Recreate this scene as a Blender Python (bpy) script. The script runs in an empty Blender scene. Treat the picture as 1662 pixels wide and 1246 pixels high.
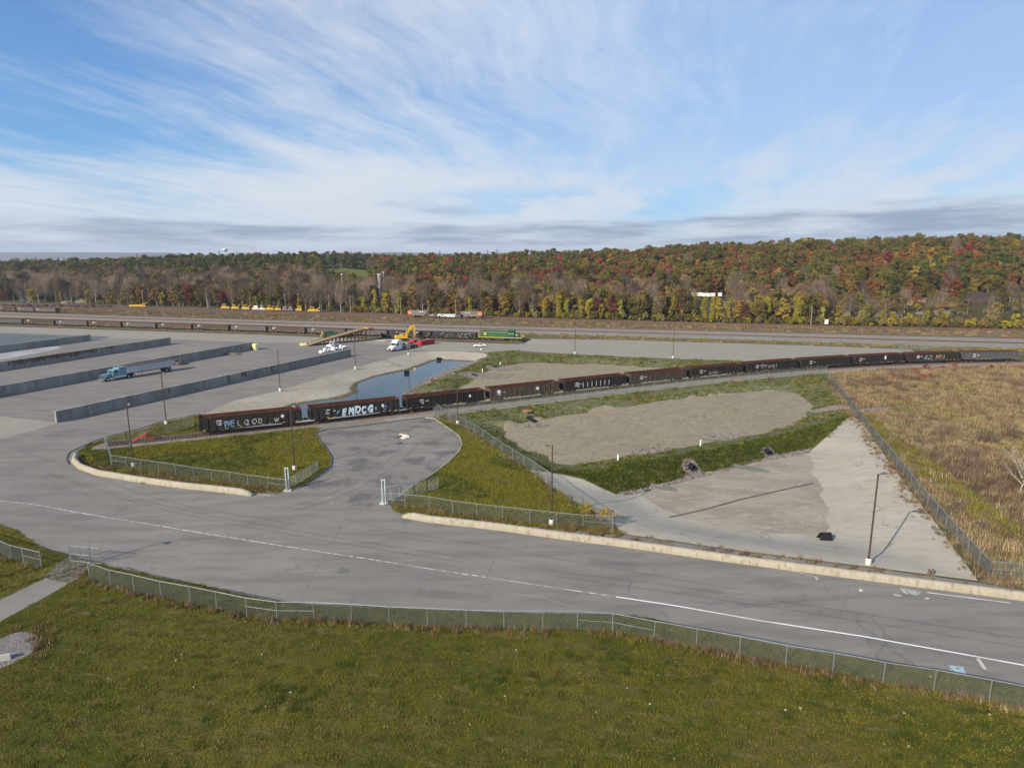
import bpy, bmesh, math, random
import numpy as np
from mathutils import Vector, Matrix, noise
from mathutils.geometry import delaunay_2d_cdt
random.seed(7); rng = np.random.default_rng(7)
R = math.radians
scene = bpy.context.scene
COL = scene.collection

# ------------------------------------------------------------------ camera, sky, sun, exposure
F = 1060.0; TH = math.atan(208/1060); HC = 34.0
cam_d = bpy.data.cameras.new('camera'); cam = bpy.data.objects.new('camera', cam_d); COL.objects.link(cam)
cam.location = (0, 0, HC); cam.rotation_euler = (math.pi/2 - TH, 0, 0)
cam_d.sensor_width = 36; cam_d.lens = F/1662*36; cam_d.clip_start = .5; cam_d.clip_end = 30000
scene.camera = cam
SUN_EL, SUN_AZ = R(27), R(222)          # azimuth clockwise from +Y
sd = bpy.data.lights.new('sun', 'SUN'); sd.energy = 5.0; sd.angle = R(.55); sd.color = (1, .87, .69)
sun = bpy.data.objects.new('sun', sd); COL.objects.link(sun)
sv = Vector((math.sin(SUN_AZ)*math.cos(SUN_EL), math.cos(SUN_AZ)*math.cos(SUN_EL), math.sin(SUN_EL)))
sun.rotation_euler = sv.to_track_quat('Z', 'Y').to_euler()
vs = scene.view_settings; vs.view_transform = 'Standard'; vs.look = 'None'; vs.gamma = 1; vs.exposure = 0.54
vs.use_curve_mapping = False
scene.cycles.use_denoising = True
scene.cycles.max_bounces = 6; scene.cycles.transparent_max_bounces = 16; scene.cycles.volume_bounces = 0

class NT:
    """small node-tree writer"""
    def __init__(s, tree): s.t = tree; s.n = tree.nodes; s.l = tree.links; s.n.clear()
    def node(s, typ, **kw):
        n = s.n.new(typ)
        for k, v in kw.items(): setattr(n, k, v)
        return n
    def put(s, sock, v):
        if hasattr(v, 'is_output') or isinstance(v, bpy.types.NodeSocket): s.l.new(v, sock)
        elif v is not None:
            try: sock.default_value = v
            except Exception: sock.default_value = (*v, 1)
    def math(s, op, a, b=None, c=None, clamp=False):
        n = s.node('ShaderNodeMath', operation=op, use_clamp=clamp); s.put(n.inputs[0], a)
        if b is not None: s.put(n.inputs[1], b)
        if c is not None: s.put(n.inputs[2], c)
        return n.outputs[0]
    def mix(s, f, a, b, mode='MIX'):
        n = s.node('ShaderNodeMix', data_type='RGBA', blend_type=mode); s.put(n.inputs[0], f)
        for i, v in ((6, a), (7, b)):
            s.put(n.inputs[i], v if isinstance(v, bpy.types.NodeSocket) else (*v[:3], 1))
        return n.outputs[2]
    def ramp(s, v, a, b, lo=0., hi=1.):
        n = s.node('ShaderNodeMapRange', interpolation_type='SMOOTHSTEP'); s.put(n.inputs[0], v)
        for i, q in enumerate((a, b, lo, hi)): s.put(n.inputs[i+1], q)
        return n.outputs[0]
    def noise(s, vec, scale, detail=6, rough=.55, dist=0.):
        n = s.node('ShaderNodeTexNoise'); s.put(n.inputs['Vector'], vec); s.put(n.inputs['Scale'], scale)
        s.put(n.inputs['Detail'], detail); s.put(n.inputs['Roughness'], rough); s.put(n.inputs['Distortion'], dist)
        return n.outputs[0]
    def map(s, vec, scale=(1, 1, 1), rot=(0, 0, 0), loc=(0, 0, 0)):
        n = s.node('ShaderNodeMapping'); s.put(n.inputs[0], vec); n.inputs[1].default_value = loc
        n.inputs[2].default_value = rot; n.inputs[3].default_value = scale
        return n.outputs[0]
    def xyz(s, x, y, z=0.):
        n = s.node('ShaderNodeCombineXYZ')
        for i, v in enumerate((x, y, z)): s.put(n.inputs[i], v)
        return n.outputs[0]

w = bpy.data.worlds.new('World'); scene.world = w; w.use_nodes = True
t = NT(w.node_tree)
sky = t.node('ShaderNodeTexSky', sky_type='NISHITA', sun_disc=False, sun_elevation=SUN_EL, sun_rotation=SUN_AZ,
             altitude=60, air_density=1.0, dust_density=.35, ozone_density=1.6)
tc = t.node('ShaderNodeTexCoord')
sp = t.node('ShaderNodeSeparateXYZ'); t.put(sp.inputs[0], tc.outputs['Generated'])
X, Y, Z = sp.outputs
zc = t.math('MAXIMUM', Z, 0.)
den = t.math('ADD', zc, .09)
hyp = t.math('SQRT', t.math('ADD', t.math('MULTIPLY', X, X), t.math('ADD', t.math('MULTIPLY', Y, Y), 1e-5)))
az = t.math('DIVIDE', X, hyp); ay = t.math('DIVIDE', Y, hyp)
P = t.xyz(t.math('DIVIDE', X, den), t.math('DIVIDE', Y, den))
def vadd(a, b):
    n = t.node('ShaderNodeVectorMath', operation='ADD'); t.put(n.inputs[0], a); t.put(n.inputs[1], b); return n.outputs[0]
def nz(vec, sc, det, ro, st=(1, 1, 1), rot=0., loc=(0, 0, 0), dist=0.):
    return t.noise(t.map(t.map(vec, (1, 1, 1), (0, 0, R(rot))), st, (0, 0, 0), loc), sc, det, ro, dist)
# cirrus: sheets and combed streaks running away from the viewer, thicker towards +X
w1 = t.math('MULTIPLY', t.math('SUBTRACT', nz(P, .35, 3, .5, loc=(2, 7, 0)), .5), 1.1)
w2 = t.math('MULTIPLY', t.math('SUBTRACT', nz(P, 1.3, 3, .5, loc=(4, 1, 0)), .5), .35)
Pw = vadd(P, t.xyz(t.math('ADD', w1, w2), w2))
sheet = nz(Pw, 1., 5, .52, (.50, .17, 1), 14, (.3, 4.4, 0))
comb = nz(Pw, 1., 9, .68, (3.2, .36, 1), 14, (3, 1, 0))
fine = nz(Pw, 1., 8, .7, (9., 1.8, 1), 20, (1, 1, 0))
puff = nz(P, 2.6, 8, .62, (1.2, .8, 1), 0, (6, 2, 0))
bias = t.ramp(az, -.60, .0, -.09, .12)
lowb = t.math('MULTIPLY', t.ramp(zc, .07, .16, .30, 0.), t.ramp(az, -.05, .35, 1., .1))
d = t.math('ADD', t.math('ADD', sheet, bias), lowb)
d = t.math('ADD', d, t.math('MULTIPLY', t.math('SUBTRACT', comb, .5), .48))
d = t.math('ADD', d, t.math('MULTIPLY', t.math('SUBTRACT', fine, .5), .20))
d = t.math('ADD', d, t.math('MULTIPLY', t.math('SUBTRACT', puff, .5), .22))
dens = t.math('MULTIPLY', t.ramp(d, .33, .80), .95)
veil = t.math('MULTIPLY', t.ramp(az, -.5, .35, .03, .66), t.ramp(nz(P, .8, 5, .55, (.8, .4, 1), 10), .3, .6, .55, 1.))
hole = t.math('MULTIPLY', t.ramp(t.math('ABSOLUTE', t.math('SUBTRACT', zc, .075)), .035, .008), t.math('MULTIPLY', t.ramp(t.math('ABSOLUTE', t.math('SUBTRACT', az, .10)), .34, .1), t.ramp(nz(P, 1.2, 5, .6, (.9, .5, 1), 0, (8, 8, 0)), .42, .55)))
dens = t.math('MAXIMUM', dens, veil)
dens = t.math('MULTIPLY', dens, t.math('SUBTRACT', 1., t.math('MULTIPLY', hole, .55)))
CW = t.mix(t.ramp(az, -.35, .35), (8.0, 8.5, 9.2), (5.4, 7.0, 9.6))
CW = t.mix(t.ramp(zc, .04, .22), (7.6, 8.2, 9.0), CW)
skyc = t.mix(.56, t.mix(1.0, sky.outputs[0], (.8, 1.15, 1.6), 'MULTIPLY'), t.mix(t.ramp(zc, .05, .35), (1.9, 4.8, 8.6), (1.25, 3.1, 7.0)))
c = t.mix(dens, skyc, CW)
# stratus band just above the horizon
S = t.xyz(t.math('MULTIPLY', az, 4.), t.math('MULTIPLY', zc, 42.), t.math('MULTIPLY', ay, 4.))
s1 = t.noise(S, 1., 8, .6, .3)
top = t.math('ADD', .052, t.math('MULTIPLY', t.ramp(az, .1, .7), .022))
edge = t.math('SUBTRACT', t.math('ADD', top, t.math('MULTIPLY', t.math('SUBTRACT', s1, .5), .05)), zc)
band = t.math('MULTIPLY', t.ramp(edge, -.004, .012), t.ramp(t.noise(t.map(S, (1.6, 1.1, 1)), 1., 7, .6), .36, .62, .12, 1.))
band = t.math('MULTIPLY', band, t.ramp(zc, .004, .02, .25, .9))
# small detached grey clouds above the band
sm = t.math('MULTIPLY', t.ramp(t.noise(t.map(S, (1.1, .5, 1), (0, 0, 0), (5, 3, 0)), 1., 5, .5), .60, .70), t.ramp(zc, .11, .06))
band = t.math('MAXIMUM', band, t.math('MULTIPLY', sm, .55))
SC = t.mix(t.ramp(t.noise(t.map(S, (2, 2, 1)), 1.3, 8, .6), .35, .7), (3.1, 4.0, 5.5), (5.0, 5.9, 7.2))
c = t.mix(band, c, SC)
bg = t.node('ShaderNodeBackground'); t.put(bg.inputs[0], c); bg.inputs[1].default_value = .064
wo = t.node('ShaderNodeOutputWorld'); t.l.new(bg.outputs[0], wo.inputs[0])

# ------------------------------------------------------------------ helpers
def at(px, py, z=0.):
    """ground point (height z) seen at photo pixel (px, py)"""
    x = (px-831)/F; y = (623-py)/F
    dy = math.cos(TH)+y*math.sin(TH); dz = -math.sin(TH)+y*math.cos(TH)
    k = (z-HC)/dz
    return (x*k, dy*k)
def W(pts, z=0.):
    return [at(p[0], p[1], p[2] if len(p) > 2 else z) for p in pts]
def proj(x, y, z):
    dp = y*math.cos(TH)+(HC-z)*math.sin(TH); up = y*math.sin(TH)-(HC-z)*math.cos(TH)
    return 831+F*x/dp, 623-F*up/dp

MATS = {}
def base_mat(name):
    m = bpy.data.materials.new(name); m.use_nodes = True; MATS[name] = m
    t = NT(m.node_tree)
    b = t.node('ShaderNodeBsdfPrincipled'); o = t.node('ShaderNodeOutputMaterial'); t.l.new(b.outputs[0], o.inputs[0])
    return m, t, b
def mat(name, c1, c2=None, scale=3., rough=.8, metal=0., bump=0., bscale=None, stretch=(1, 1, 1), lo=.35, hi=.65, c3=None, spec=.3, rand=0., coord='Object', detail=6):
    if name in MATS: return MATS[name]
    m, t, b = base_mat(name)
    v = t.node('ShaderNodeTexCoord').outputs['Object'] if coord == 'Object' else t.node('ShaderNodeNewGeometry').outputs['Position']
    col = c1
    if c2 is not None:
        n = t.noise(t.map(v, stretch), scale, detail)
        col = t.mix(t.ramp(n, lo, hi), c1, c2)
        if c3 is not None:
            n = t.noise(t.map(v, stretch, loc=(7, 3, 1)), scale*3.3, detail)
            col = t.mix(t.ramp(n, .5, .72), col, c3)
    if rand:
        oi = t.node('ShaderNodeObjectInfo')
        hsv = t.node('ShaderNodeHueSaturation'); t.put(hsv.inputs['Color'], col if not isinstance(col, tuple) else (*col, 1))
        t.put(hsv.inputs['Value'], t.ramp(oi.outputs['Random'], 0, 1, 1-rand, 1+rand))
        t.put(hsv.inputs['Hue'], t.math('ADD', .5, t.math('MULTIPLY', t.math('SUBTRACT', t.math('FRACT', t.math('MULTIPLY', oi.outputs['Random'], 7.7)), .5), .05*rand*3)))
        col = hsv.outputs[0]
    t.put(b.inputs['Base Color'], col if not isinstance(col, tuple) else (*col[:3], 1))
    b.inputs['Roughness'].default_value = rough; b.inputs['Metallic'].default_value = metal
    if spec is not None: b.inputs['Specular IOR Level'].default_value = spec
    if bump:
        bn = t.node('ShaderNodeBump'); bn.inputs['Strength'].default_value = min(1, bump); bn.inputs['Distance'].default_value = .05*max(1, bump)
        t.put(bn.inputs['Height'], t.noise(v, bscale or scale*4, 8)); t.l.new(bn.outputs[0], b.inputs['Normal'])
    return m

def tag(o, label=None, cat=None, group=None, kind=None):
    if label: o['label'] = label
    if cat: o['category'] = cat
    if group: o['group'] = group
    if kind: o['kind'] = kind
    return o
def empty(name, loc=(0, 0, 0), rz=0., label=None, cat=None, group=None, parent=None):
    o = bpy.data.objects.new(name, None); COL.objects.link(o); o.location = loc; o.rotation_euler = (0, 0, rz)
    o.empty_display_size = .3; o.parent = parent
    return tag(o, label, cat, group)
def children(o):
    return [c for c in KIDS.get(o, [])]
KIDS = {}
def adopt(o, parent):
    if parent is not None:
        o.parent = parent; KIDS.setdefault(parent, []).append(o)
def copy_tree(o, parent=None):
    c = o.copy(); COL.objects.link(c)
    if parent is not None: adopt(c, parent)
    for ch in children(o): copy_tree(ch, c)
    return c

class MB:
    """collects shapes into one mesh"""
    def __init__(s): s.v = []; s.f = []; s.m = []; s.cur = 0
    def mi(s, i): s.cur = i; return s
    def add(s, vs, fs):
        o = len(s.v); s.v += [tuple(p) for p in vs]; s.f += [tuple(i+o for i in f) for f in fs]; s.m += [s.cur]*len(fs); return s
    def box(s, c, d, rz=0., taper=1.):
        cx, cy, cz = c; x, y, z = d[0]/2, d[1]/2, d[2]/2; cs, sn = math.cos(rz), math.sin(rz); vs = []
        for k in (-1, 1):
            q = 1 if k < 0 else taper
            for (i, j) in ((-1, -1), (1, -1), (1, 1), (-1, 1)):
                a, b = i*x*q, j*y*q; vs.append((cx+a*cs-b*sn, cy+a*sn+b*cs, cz+k*z))
        return s.add(vs, [(0, 3, 2, 1), (4, 5, 6, 7), (0, 1, 5, 4), (1, 2, 6, 5), (2, 3, 7, 6), (3, 0, 4, 7)])
    def prism(s, pts, a, b, axis='y'):
        """outline (p,q) extruded from a to b along axis; p,q = the other two axes in xyz order"""
        n = len(pts); vs = []
        for e in (a, b):
            for p, q in pts:
                vs.append({'y': (p, e, q), 'x': (e, p, q), 'z': (p, q, e)}[axis])
        return s.add(vs, [tuple(range(n))[::-1], tuple(range(n, 2*n))]+[(i, (i+1) % n, n+(i+1) % n, n+i) for i in range(n)])
    def cyl(s, p0, p1, r0, r1=None, n=8, cap=True):
        r1 = r0 if r1 is None else r1; p0, p1 = Vector(p0), Vector(p1); ax = (p1-p0)
        if ax.length < 1e-6: return s
        ax.normalize(); u = ax.orthogonal().normalized(); w_ = ax.cross(u); vs = []
        for p, r in ((p0, r0), (p1, r1)):
            for i in range(n):
                a = 2*math.pi*i/n; vs.append(p+(u*math.cos(a)+w_*math.sin(a))*r)
        fs = [(i, (i+1) % n, n+(i+1) % n, n+i) for i in range(n)]
        if cap: fs += [tuple(range(n))[::-1], tuple(range(n, 2*n))]
        return s.add(vs, fs)
    def tube(s, pts, r, n=6):
        for a, b in zip(pts[:-1], pts[1:]): s.cyl(a, b, r, r, n)
        return s
    def quad(s, a, b, c, d): return s.add([a, b, c, d], [(0, 1, 2, 3)])
    def mesh(s, name, mats, smooth=False):
        me = bpy.data.meshes.new(name); me.from_pydata(s.v, [], s.f)
        for m in (mats if isinstance(mats, (list, tuple)) else [mats]): me.materials.append(m)
        me.polygons.foreach_set('material_index', s.m)
        if smooth: me.polygons.foreach_set('use_smooth', [True]*len(s.f))
        me.update(); return me
    def build(s, name, mats, parent=None, smooth=False, loc=None, rz=0.):
        o = bpy.data.objects.new(name, s.mesh(name, mats, smooth)); COL.objects.link(o)
        if parent is not None: adopt(o, parent)
        if loc is not None: o.location = loc
        if rz: o.rotation_euler = (0, 0, rz)
        return o
def link(name, me, parent=None, loc=(0, 0, 0), rz=0., scale=None):
    o = bpy.data.objects.new(name, me); COL.objects.link(o); o.location = loc; o.rotation_euler = (0, 0, rz)
    if scale: o.scale = scale
    if parent is not None: adopt(o, parent)
    return o

# polygon maths (numpy)
def inside(P, poly):
    x, y = P[:, 0], P[:, 1]; r = np.zeros(len(P), bool); n = len(poly)
    for i in range(n):
        x0, y0 = poly[i]; x1, y1 = poly[(i+1) % n]
        if y0 == y1: continue
        c = ((y0 > y) != (y1 > y)) & (x < (x1-x0)*(y-y0)/(y1-y0)+x0)
        r ^= c
    return r
def dist(P, poly, closed=True):
    d = np.full(len(P), 1e9); n = len(poly)
    for i in range(n if closed else n-1):
        a = np.array(poly[i]); b = np.array(poly[(i+1) % n]); ab = b-a; L = ab@ab
        if L < 1e-9: continue
        tt = np.clip(((P-a)@ab)/L, 0, 1)
        q = P-(a+tt[:, None]*ab); d = np.minimum(d, np.hypot(q[:, 0], q[:, 1]))
    return d
def sstep(v, a, b):
    q = np.clip((v-a)/(b-a), 0, 1); return q*q*(3-2*q)
def fbm(x, y, s, seed=0., o=3):
    return sum(noise.noise(Vector((x*s*2**k+seed, y*s*2**k-seed, seed*1.7+k*9.1)))*.5**k for k in range(o))
# ------------------------------------------------------------------ layout
# centre line of the near track (fitted through the foot of the wagons)
_tp = np.array([(-60, 118.9), (-42.7, 127.6), (-24.8, 138.0), (-6.6, 146.6), (11, 155.4), (29.7, 165), (47.4, 175), (66, 184), (84.4, 191.4), (102.6, 197.6), (122.7, 202), (144.7, 205.6), (165.5, 208.4)])
_tc = np.polyfit(_tp[:, 0], _tp[:, 1], 4)
def track_y(x):
    if x < -60: return float(np.polyval(_tc, -60)+(x+60)*np.polyval(np.polyder(_tc), -60))+1.7
    if x > 160: return float(np.polyval(_tc, 160)+(x-160)*.12)+1.7
    return float(np.polyval(_tc, x))+1.7
T1 = [(x, track_y(x)) for x in np.arange(-73.5, 330, 1.5)]
def arc(poly):
    s = [0.]
    for a, b in zip(poly[:-1], poly[1:]): s.append(s[-1]+math.hypot(b[0]-a[0], b[1]-a[1]))
    return s
def along(poly, s_, S=None):
    S = S or arc(poly)
    i = 0
    while i < len(S)-2 and S[i+1] < s_: i += 1
    f_ = (s_-S[i])/(S[i+1]-S[i]); a, b = poly[i], poly[i+1]
    return a[0]+(b[0]-a[0])*f_, a[1]+(b[1]-a[1])*f_, math.atan2(b[1]-a[1], b[0]-a[0])
def offset(poly, d):
    out = []
    for i, p in enumerate(poly):
        a = poly[max(0, i-1)]; b = poly[min(len(poly)-1, i+1)]; l = math.hypot(b[0]-a[0], b[1]-a[1])
        out.append((p[0]-(b[1]-a[1])/l*d, p[1]+(b[0]-a[0])/l*d))
    return out
def yardline(y0, y4, y8, y12, y16):
    w_ = W([(0, y0), (400, y4), (800, y8), (1240, y12), (1662, y16)])
    a = np.array(w_); l = a[0]+(a[0]-a[1])*1.0; r = a[-1]+(a[-1]-a[-2])*1.2
    pts = [tuple(l)]+[tuple(p) for p in a]+[tuple(r)]
    X_ = [p[0] for p in pts]; Y_ = [p[1] for p in pts]
    xs = np.concatenate([[-620], np.linspace(-420, 380, 60), [560]]); k = np.polyfit(X_[1:-1], Y_[1:-1], 3)
    lin = np.polyfit(X_[1:-1], Y_[1:-1], 1)
    q = []
    for x in xs:
        xc = max(X_[1], min(X_[-2], x)); q.append((float(x), float(np.polyval(k, xc)+(x-xc)*lin[0])))
    return q
L0 = yardline(491, 501.5, 514, 525.5, 534)
L1 = yardline(497, 508.5, 519, 529, 537.5)
L2 = yardline(505.5, 518, 529, 538.5, 549)
L3 = yardline(510.5, 522.5, 536, 546.5, 559.5)
L4 = yardline(514.5, 527, 540.5, 552, 566)
L5 = yardline(521, 533, 547.5, 558, 575)
TR2 = W([(-400, 506), (0, 527.3), (200, 533.6), (403, 540.2), (519, 544.5), (640, 549), (848, 556)])
TR2 = offset(TR2, 1.3)
def ylin(L, x):
    return float(np.interp(x, [p[0] for p in L], [p[1] for p in L]))

# pond
POND_RIM = W([(327, 674), (350, 662), (380, 650), (420, 641), (460, 632), (520, 613), (600, 590), (640, 579), (665, 573), (700, 569.5), (745, 570.5), (785, 573),
              (800, 579), (772, 591), (742, 605), (716, 619), (703, 632), (700, 645), (688, 661), (600, 672), (485, 686), (400, 694), (340, 697)])
POND_WATER = W([(468, 664), (482, 657.5), (530, 651), (560, 647), (586, 637), (580, 630), (583, 622), (612, 611.5), (640, 605.5), (668, 600.5), (690, 592), (706, 586), (712, 585),
                (764, 587), (745, 594), (720, 603), (690, 616.5), (668, 628), (655, 637), (658, 644), (676, 651), (664, 661), (600, 669), (490, 681), (474, 678)], -1.8)
POND_BANK = W([(655, 638, -1.8), (690, 616, -1.8), (720, 602.5, -1.8), (745, 593.5, -1.8), (766, 587, -1.8), (790, 577), (799, 572), (815, 571), (800, 580, -.6), (772, 592, -.7), (745, 603.5, -.9), (720, 614, -1), (695, 626, -1.1), (676, 640, -1), (690, 648, -1.), (688, 664), (640, 664, -1.5)])
# concrete basin
CREST = [(1372, 676), (1330, 690), (1290, 700.5), (1200, 720), (1120, 735), (1040, 748), (980, 759), (925, 764), (896, 763)]
BAS_RIM = W([(862, 764), (905, 797), (950, 822), (1005, 859), (1015, 866), (1200, 893), (1400, 918), (1587, 942), (1560, 905), (1520, 850), (1480, 800), (1440, 745), (1402, 690)]+CREST)
BAS_FLOOR = W([(1030, 800), (1100, 778), (1200, 757), (1312, 733), (1322, 760), (1333, 800), (1345, 850), (1338, 869), (1250, 866), (1150, 850), (1085, 832), (1052, 812)], -2.2)
CONC = W([(858, 762), (905, 797), (950, 822), (1005, 859), (1013, 866), (1200, 893), (1400, 918), (1587, 942), (1560, 905), (1520, 850), (1480, 800), (1440, 745), (1402, 690), (1383, 674),
          (1372, 680), (1347, 705, -.6), (1318, 728, -1.8), (1200, 752, -1.7), (1060, 783, -1.7), (1000, 797, -1.2), (945, 779, -.6), (898, 767)])
BERM = W([(1383, 672), (1372, 680), (1347, 705, -.6), (1318, 724, -1.6), (1280, 731, -1.6), (1200, 748, -1.6), (1120, 766, -1.6), (1060, 782, -1.6), (1000, 797, -1.2), (945, 777, -.6), (898, 767), (880, 760), (870, 748)]+CREST[::-1])
RIPRAP = W([(1000, 797), (1060, 784), (1108, 771), (1116, 765), (1104, 757, -1.1), (1110, 748, -.8), (1126, 747, -.8), (1138, 755, -1.1), (1146, 763), (1200, 751), (1238, 741), (1242, 736), (1232, 731, -1.), (1238, 725, -.8), (1250, 724, -.8), (1260, 729, -1.), (1266, 735), (1300, 727), (1318, 724),
            (1316, 730), (1250, 741), (1200, 753), (1130, 771), (1090, 780), (1040, 793), (1010, 801)], -1.6)
S2_RIM = W([(790, 702), (808, 688), (850, 677), (900, 668), (1000, 652), (1100, 640), (1200, 629), (1300, 620), (1345, 628), (1360, 650)]+CREST+[(870, 748), (830, 728)])
S2 = W([(812, 700), (822, 691), (850, 684), (900, 676.5), (960, 668), (1060, 651), (1160, 641), (1230, 634), (1280, 635), (1308, 645), (1318, 660), (1300, 684), (1285, 692), (1200, 711), (1120, 723), (1040, 735), (980, 747), (925, 754), (900, 752), (882, 738), (850, 728), (824, 712)], -1.)
S1_RIM = W([(700, 645), (703, 632), (716, 619), (742, 605), (772, 591), (800, 580), (835, 575), (870, 576), (930, 580), (1000, 583.5), (1092, 588), (1180, 592), (1275, 597), (1240, 603), (1113, 616), (1018, 628), (910, 640), (785, 654), (700, 661)])
S1 = W([(722, 646), (745, 632), (765, 618), (790, 604), (812, 596), (835, 591), (870, 588), (900, 589.5), (1000, 592), (1100, 599), (1180, 602.5), (1215, 604.5), (1100, 619), (1018, 629), (910, 641), (800, 652), (735, 659)], -1.)
RING2 = W([(700, 672), (785, 662), (1018, 636), (1205, 613), (1290, 606), (1347, 604), (1352, 620), (1383, 672)]) + BERM[1:11] + W([(865, 765), (800, 724), (735, 688)])
RING1 = W([(797, 571), (830, 568), (870, 571), (930, 575), (1000, 578), (1092, 582), (1200, 585.5), (1290, 590), (1330, 596), (1290, 603), (1205, 612), (1113, 622), (1018, 634), (910, 646), (785, 661), (690, 670), (640, 668), (655, 638, -1.8), (690, 616.5, -1.8), (720, 602, -1.8), (745, 593, -1.8), (766, 585, -1.2), (782, 578)])
FIELD = W([(1347, 604), (1475, 599), (1568, 595.5), (1662, 592), (1900, 588), (2500, 590), (3400, 700), (3400, 1100), (1900, 975), (1662, 949), (1590, 942), (1605, 936), (1560, 886), (1515, 832), (1465, 765), (1400, 682), (1350, 622)])
MOUND = W([(1480, 615), (1560, 608), (1662, 604), (1900, 604), (2300, 620), (2300, 760), (1662, 740), (1560, 690), (1470, 650)], 1.2)
ISLE_A = W([(121, 742), (126, 732), (150, 719), (190, 706), (230, 697), (262, 686), (300, 679), (326, 673), (345, 690), (480, 690), (520, 695), (512, 703), (516, 712), (530, 730), (538, 744), (536, 756), (515, 772), (492, 787), (468, 796), (440, 800), (410, 800), (350, 795), (300, 788), (220, 775), (155, 762), (128, 752)])
ISLE_B = W([(703, 676), (728, 695), (745, 708), (750, 720), (745, 733), (728, 750), (700, 771), (668, 790), (648, 806), (634, 818), (638, 828), (655, 834), (1010, 868), (1018, 866), (1005, 857), (950, 820), (905, 795), (862, 764), (800, 722), (735, 687)])
APRON = W([(560, 694), (640, 683), (690, 677), (706, 680), (728, 695), (745, 708), (750, 720), (745, 733), (728, 750), (700, 771), (668, 790), (648, 806), (632, 818), (625, 828), (560, 822), (500, 812), (462, 800), (492, 787), (515, 772), (536, 756), (538, 744), (530, 730), (516, 712), (512, 703), (530, 697)])
EDGE = [(-260, 780), (-60, 832), (0, 850), (30, 860), (62, 886), (95, 895), (140, 908), (180, 920), (250, 935), (350, 954), (420, 971), (500, 981), (600, 985), (700, 990), (820, 994), (900, 995), (990, 998), (1060, 1005), (1120, 1019), (1240, 1042), (1320, 1058), (1470, 1077), (1530, 1088), (1662, 1115), (1800, 1142), (2300, 1230)]
YARD = W(EDGE) + W([(2300, 1030), (1900, 985), (1662, 958), (1587, 945), (1400, 920), (1200, 895), (1010, 867), (862, 765), (735, 690), (706, 674), (640, 640), (797, 571), (850, 556), (848, 558.5), (640, 551.5), (519, 547), (403, 542.5), (200, 536), (0, 529.5), (-400, 508), (-900, 560), (-900, 700)])
PAD = W([(-400, 508.5), (0, 529.5), (200, 536), (403, 542.5), (519, 547), (640, 551.5), (780, 557), (850, 558.5), (862, 549.5), (1000, 551.5), (1240, 558.5), (1360, 562.5), (1478, 567), (1494, 576), (1440, 580), (1330, 592), (1290, 590), (1200, 585.5), (1092, 582), (1000, 578), (930, 575), (870, 571), (830, 568), (797, 571),
         (745, 570), (700, 569), (672, 566), (680, 562), (600, 557), (560, 553.5), (500, 556), (420, 556), (300, 551), (180, 549), (150, 545), (0, 539), (-400, 518)])
BLUEPAD = W([(-400, 520), (0, 541), (100, 544.5), (181, 546), (148, 553), (60, 556.5), (0, 560), (-400, 570)])
SHEEN = W([(-100, 583), (0, 573), (50, 566), (100, 561), (95, 566.5), (45, 576), (0, 584), (-100, 596)])  # outline of the painted wet sheen on the yard concrete
WEDGE = W([(-300, 650), (0, 675.5), (92, 685.5), (60, 697), (0, 712), (-300, 790)])
LEFTGRASS = W([(-500, 740), (-260, 782), (-60, 834), (0, 851), (30, 861), (62, 888), (95, 897), (116, 903), (90, 925), (60, 944), (0, 973), (-300, 1090), (-700, 1000)])
DRIVE = W([(0, 973), (60, 944), (86, 929), (112, 910), (140, 908), (150, 918), (125, 938), (100, 953), (60, 976), (0, 1008), (-300, 1180), (-420, 1130), (-300, 1090)])
WORN = W([(78, 935), (95, 915), (112, 903), (150, 908), (152, 920), (135, 932), (112, 946), (90, 944)])
GRAVEL = W([(-40, 1045), (0, 1037), (20, 1028), (40, 1025), (60, 1030), (66, 1042), (58, 1056), (30, 1072), (0, 1085), (-40, 1095)])
LAWN = W(EDGE[6:]) + [(70, 30), (70, 12), (-70, 12), (-70, 55)] + W([(-300, 1090), (-300, 1180), (0, 1008), (60, 976), (100, 953), (125, 938), (150, 918)])
SHOULDER = W([(1587, 943), (1605, 937), (1662, 948), (1900, 974), (1900, 985), (1662, 958)])
def ribbon(poly, d0, d1): return offset(poly, d0)+offset(poly, d1)[::-1]
BALLAST = [(-76, track_y(-76)+.2), (-75.3, track_y(-75.3)+1.9)]+offset(T1, 3.2)+offset(T1, -2.6)[::-1]+[(-75.3, track_y(-75.3)-1.7)]
GRAVELPATH = offset([p for p in T1 if p[0] > -30], -2.5)+offset([p for p in T1 if p[0] > -30], -5.6)[::-1]
SIDING = ribbon(TR2, 2.4, -2.0)

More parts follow.
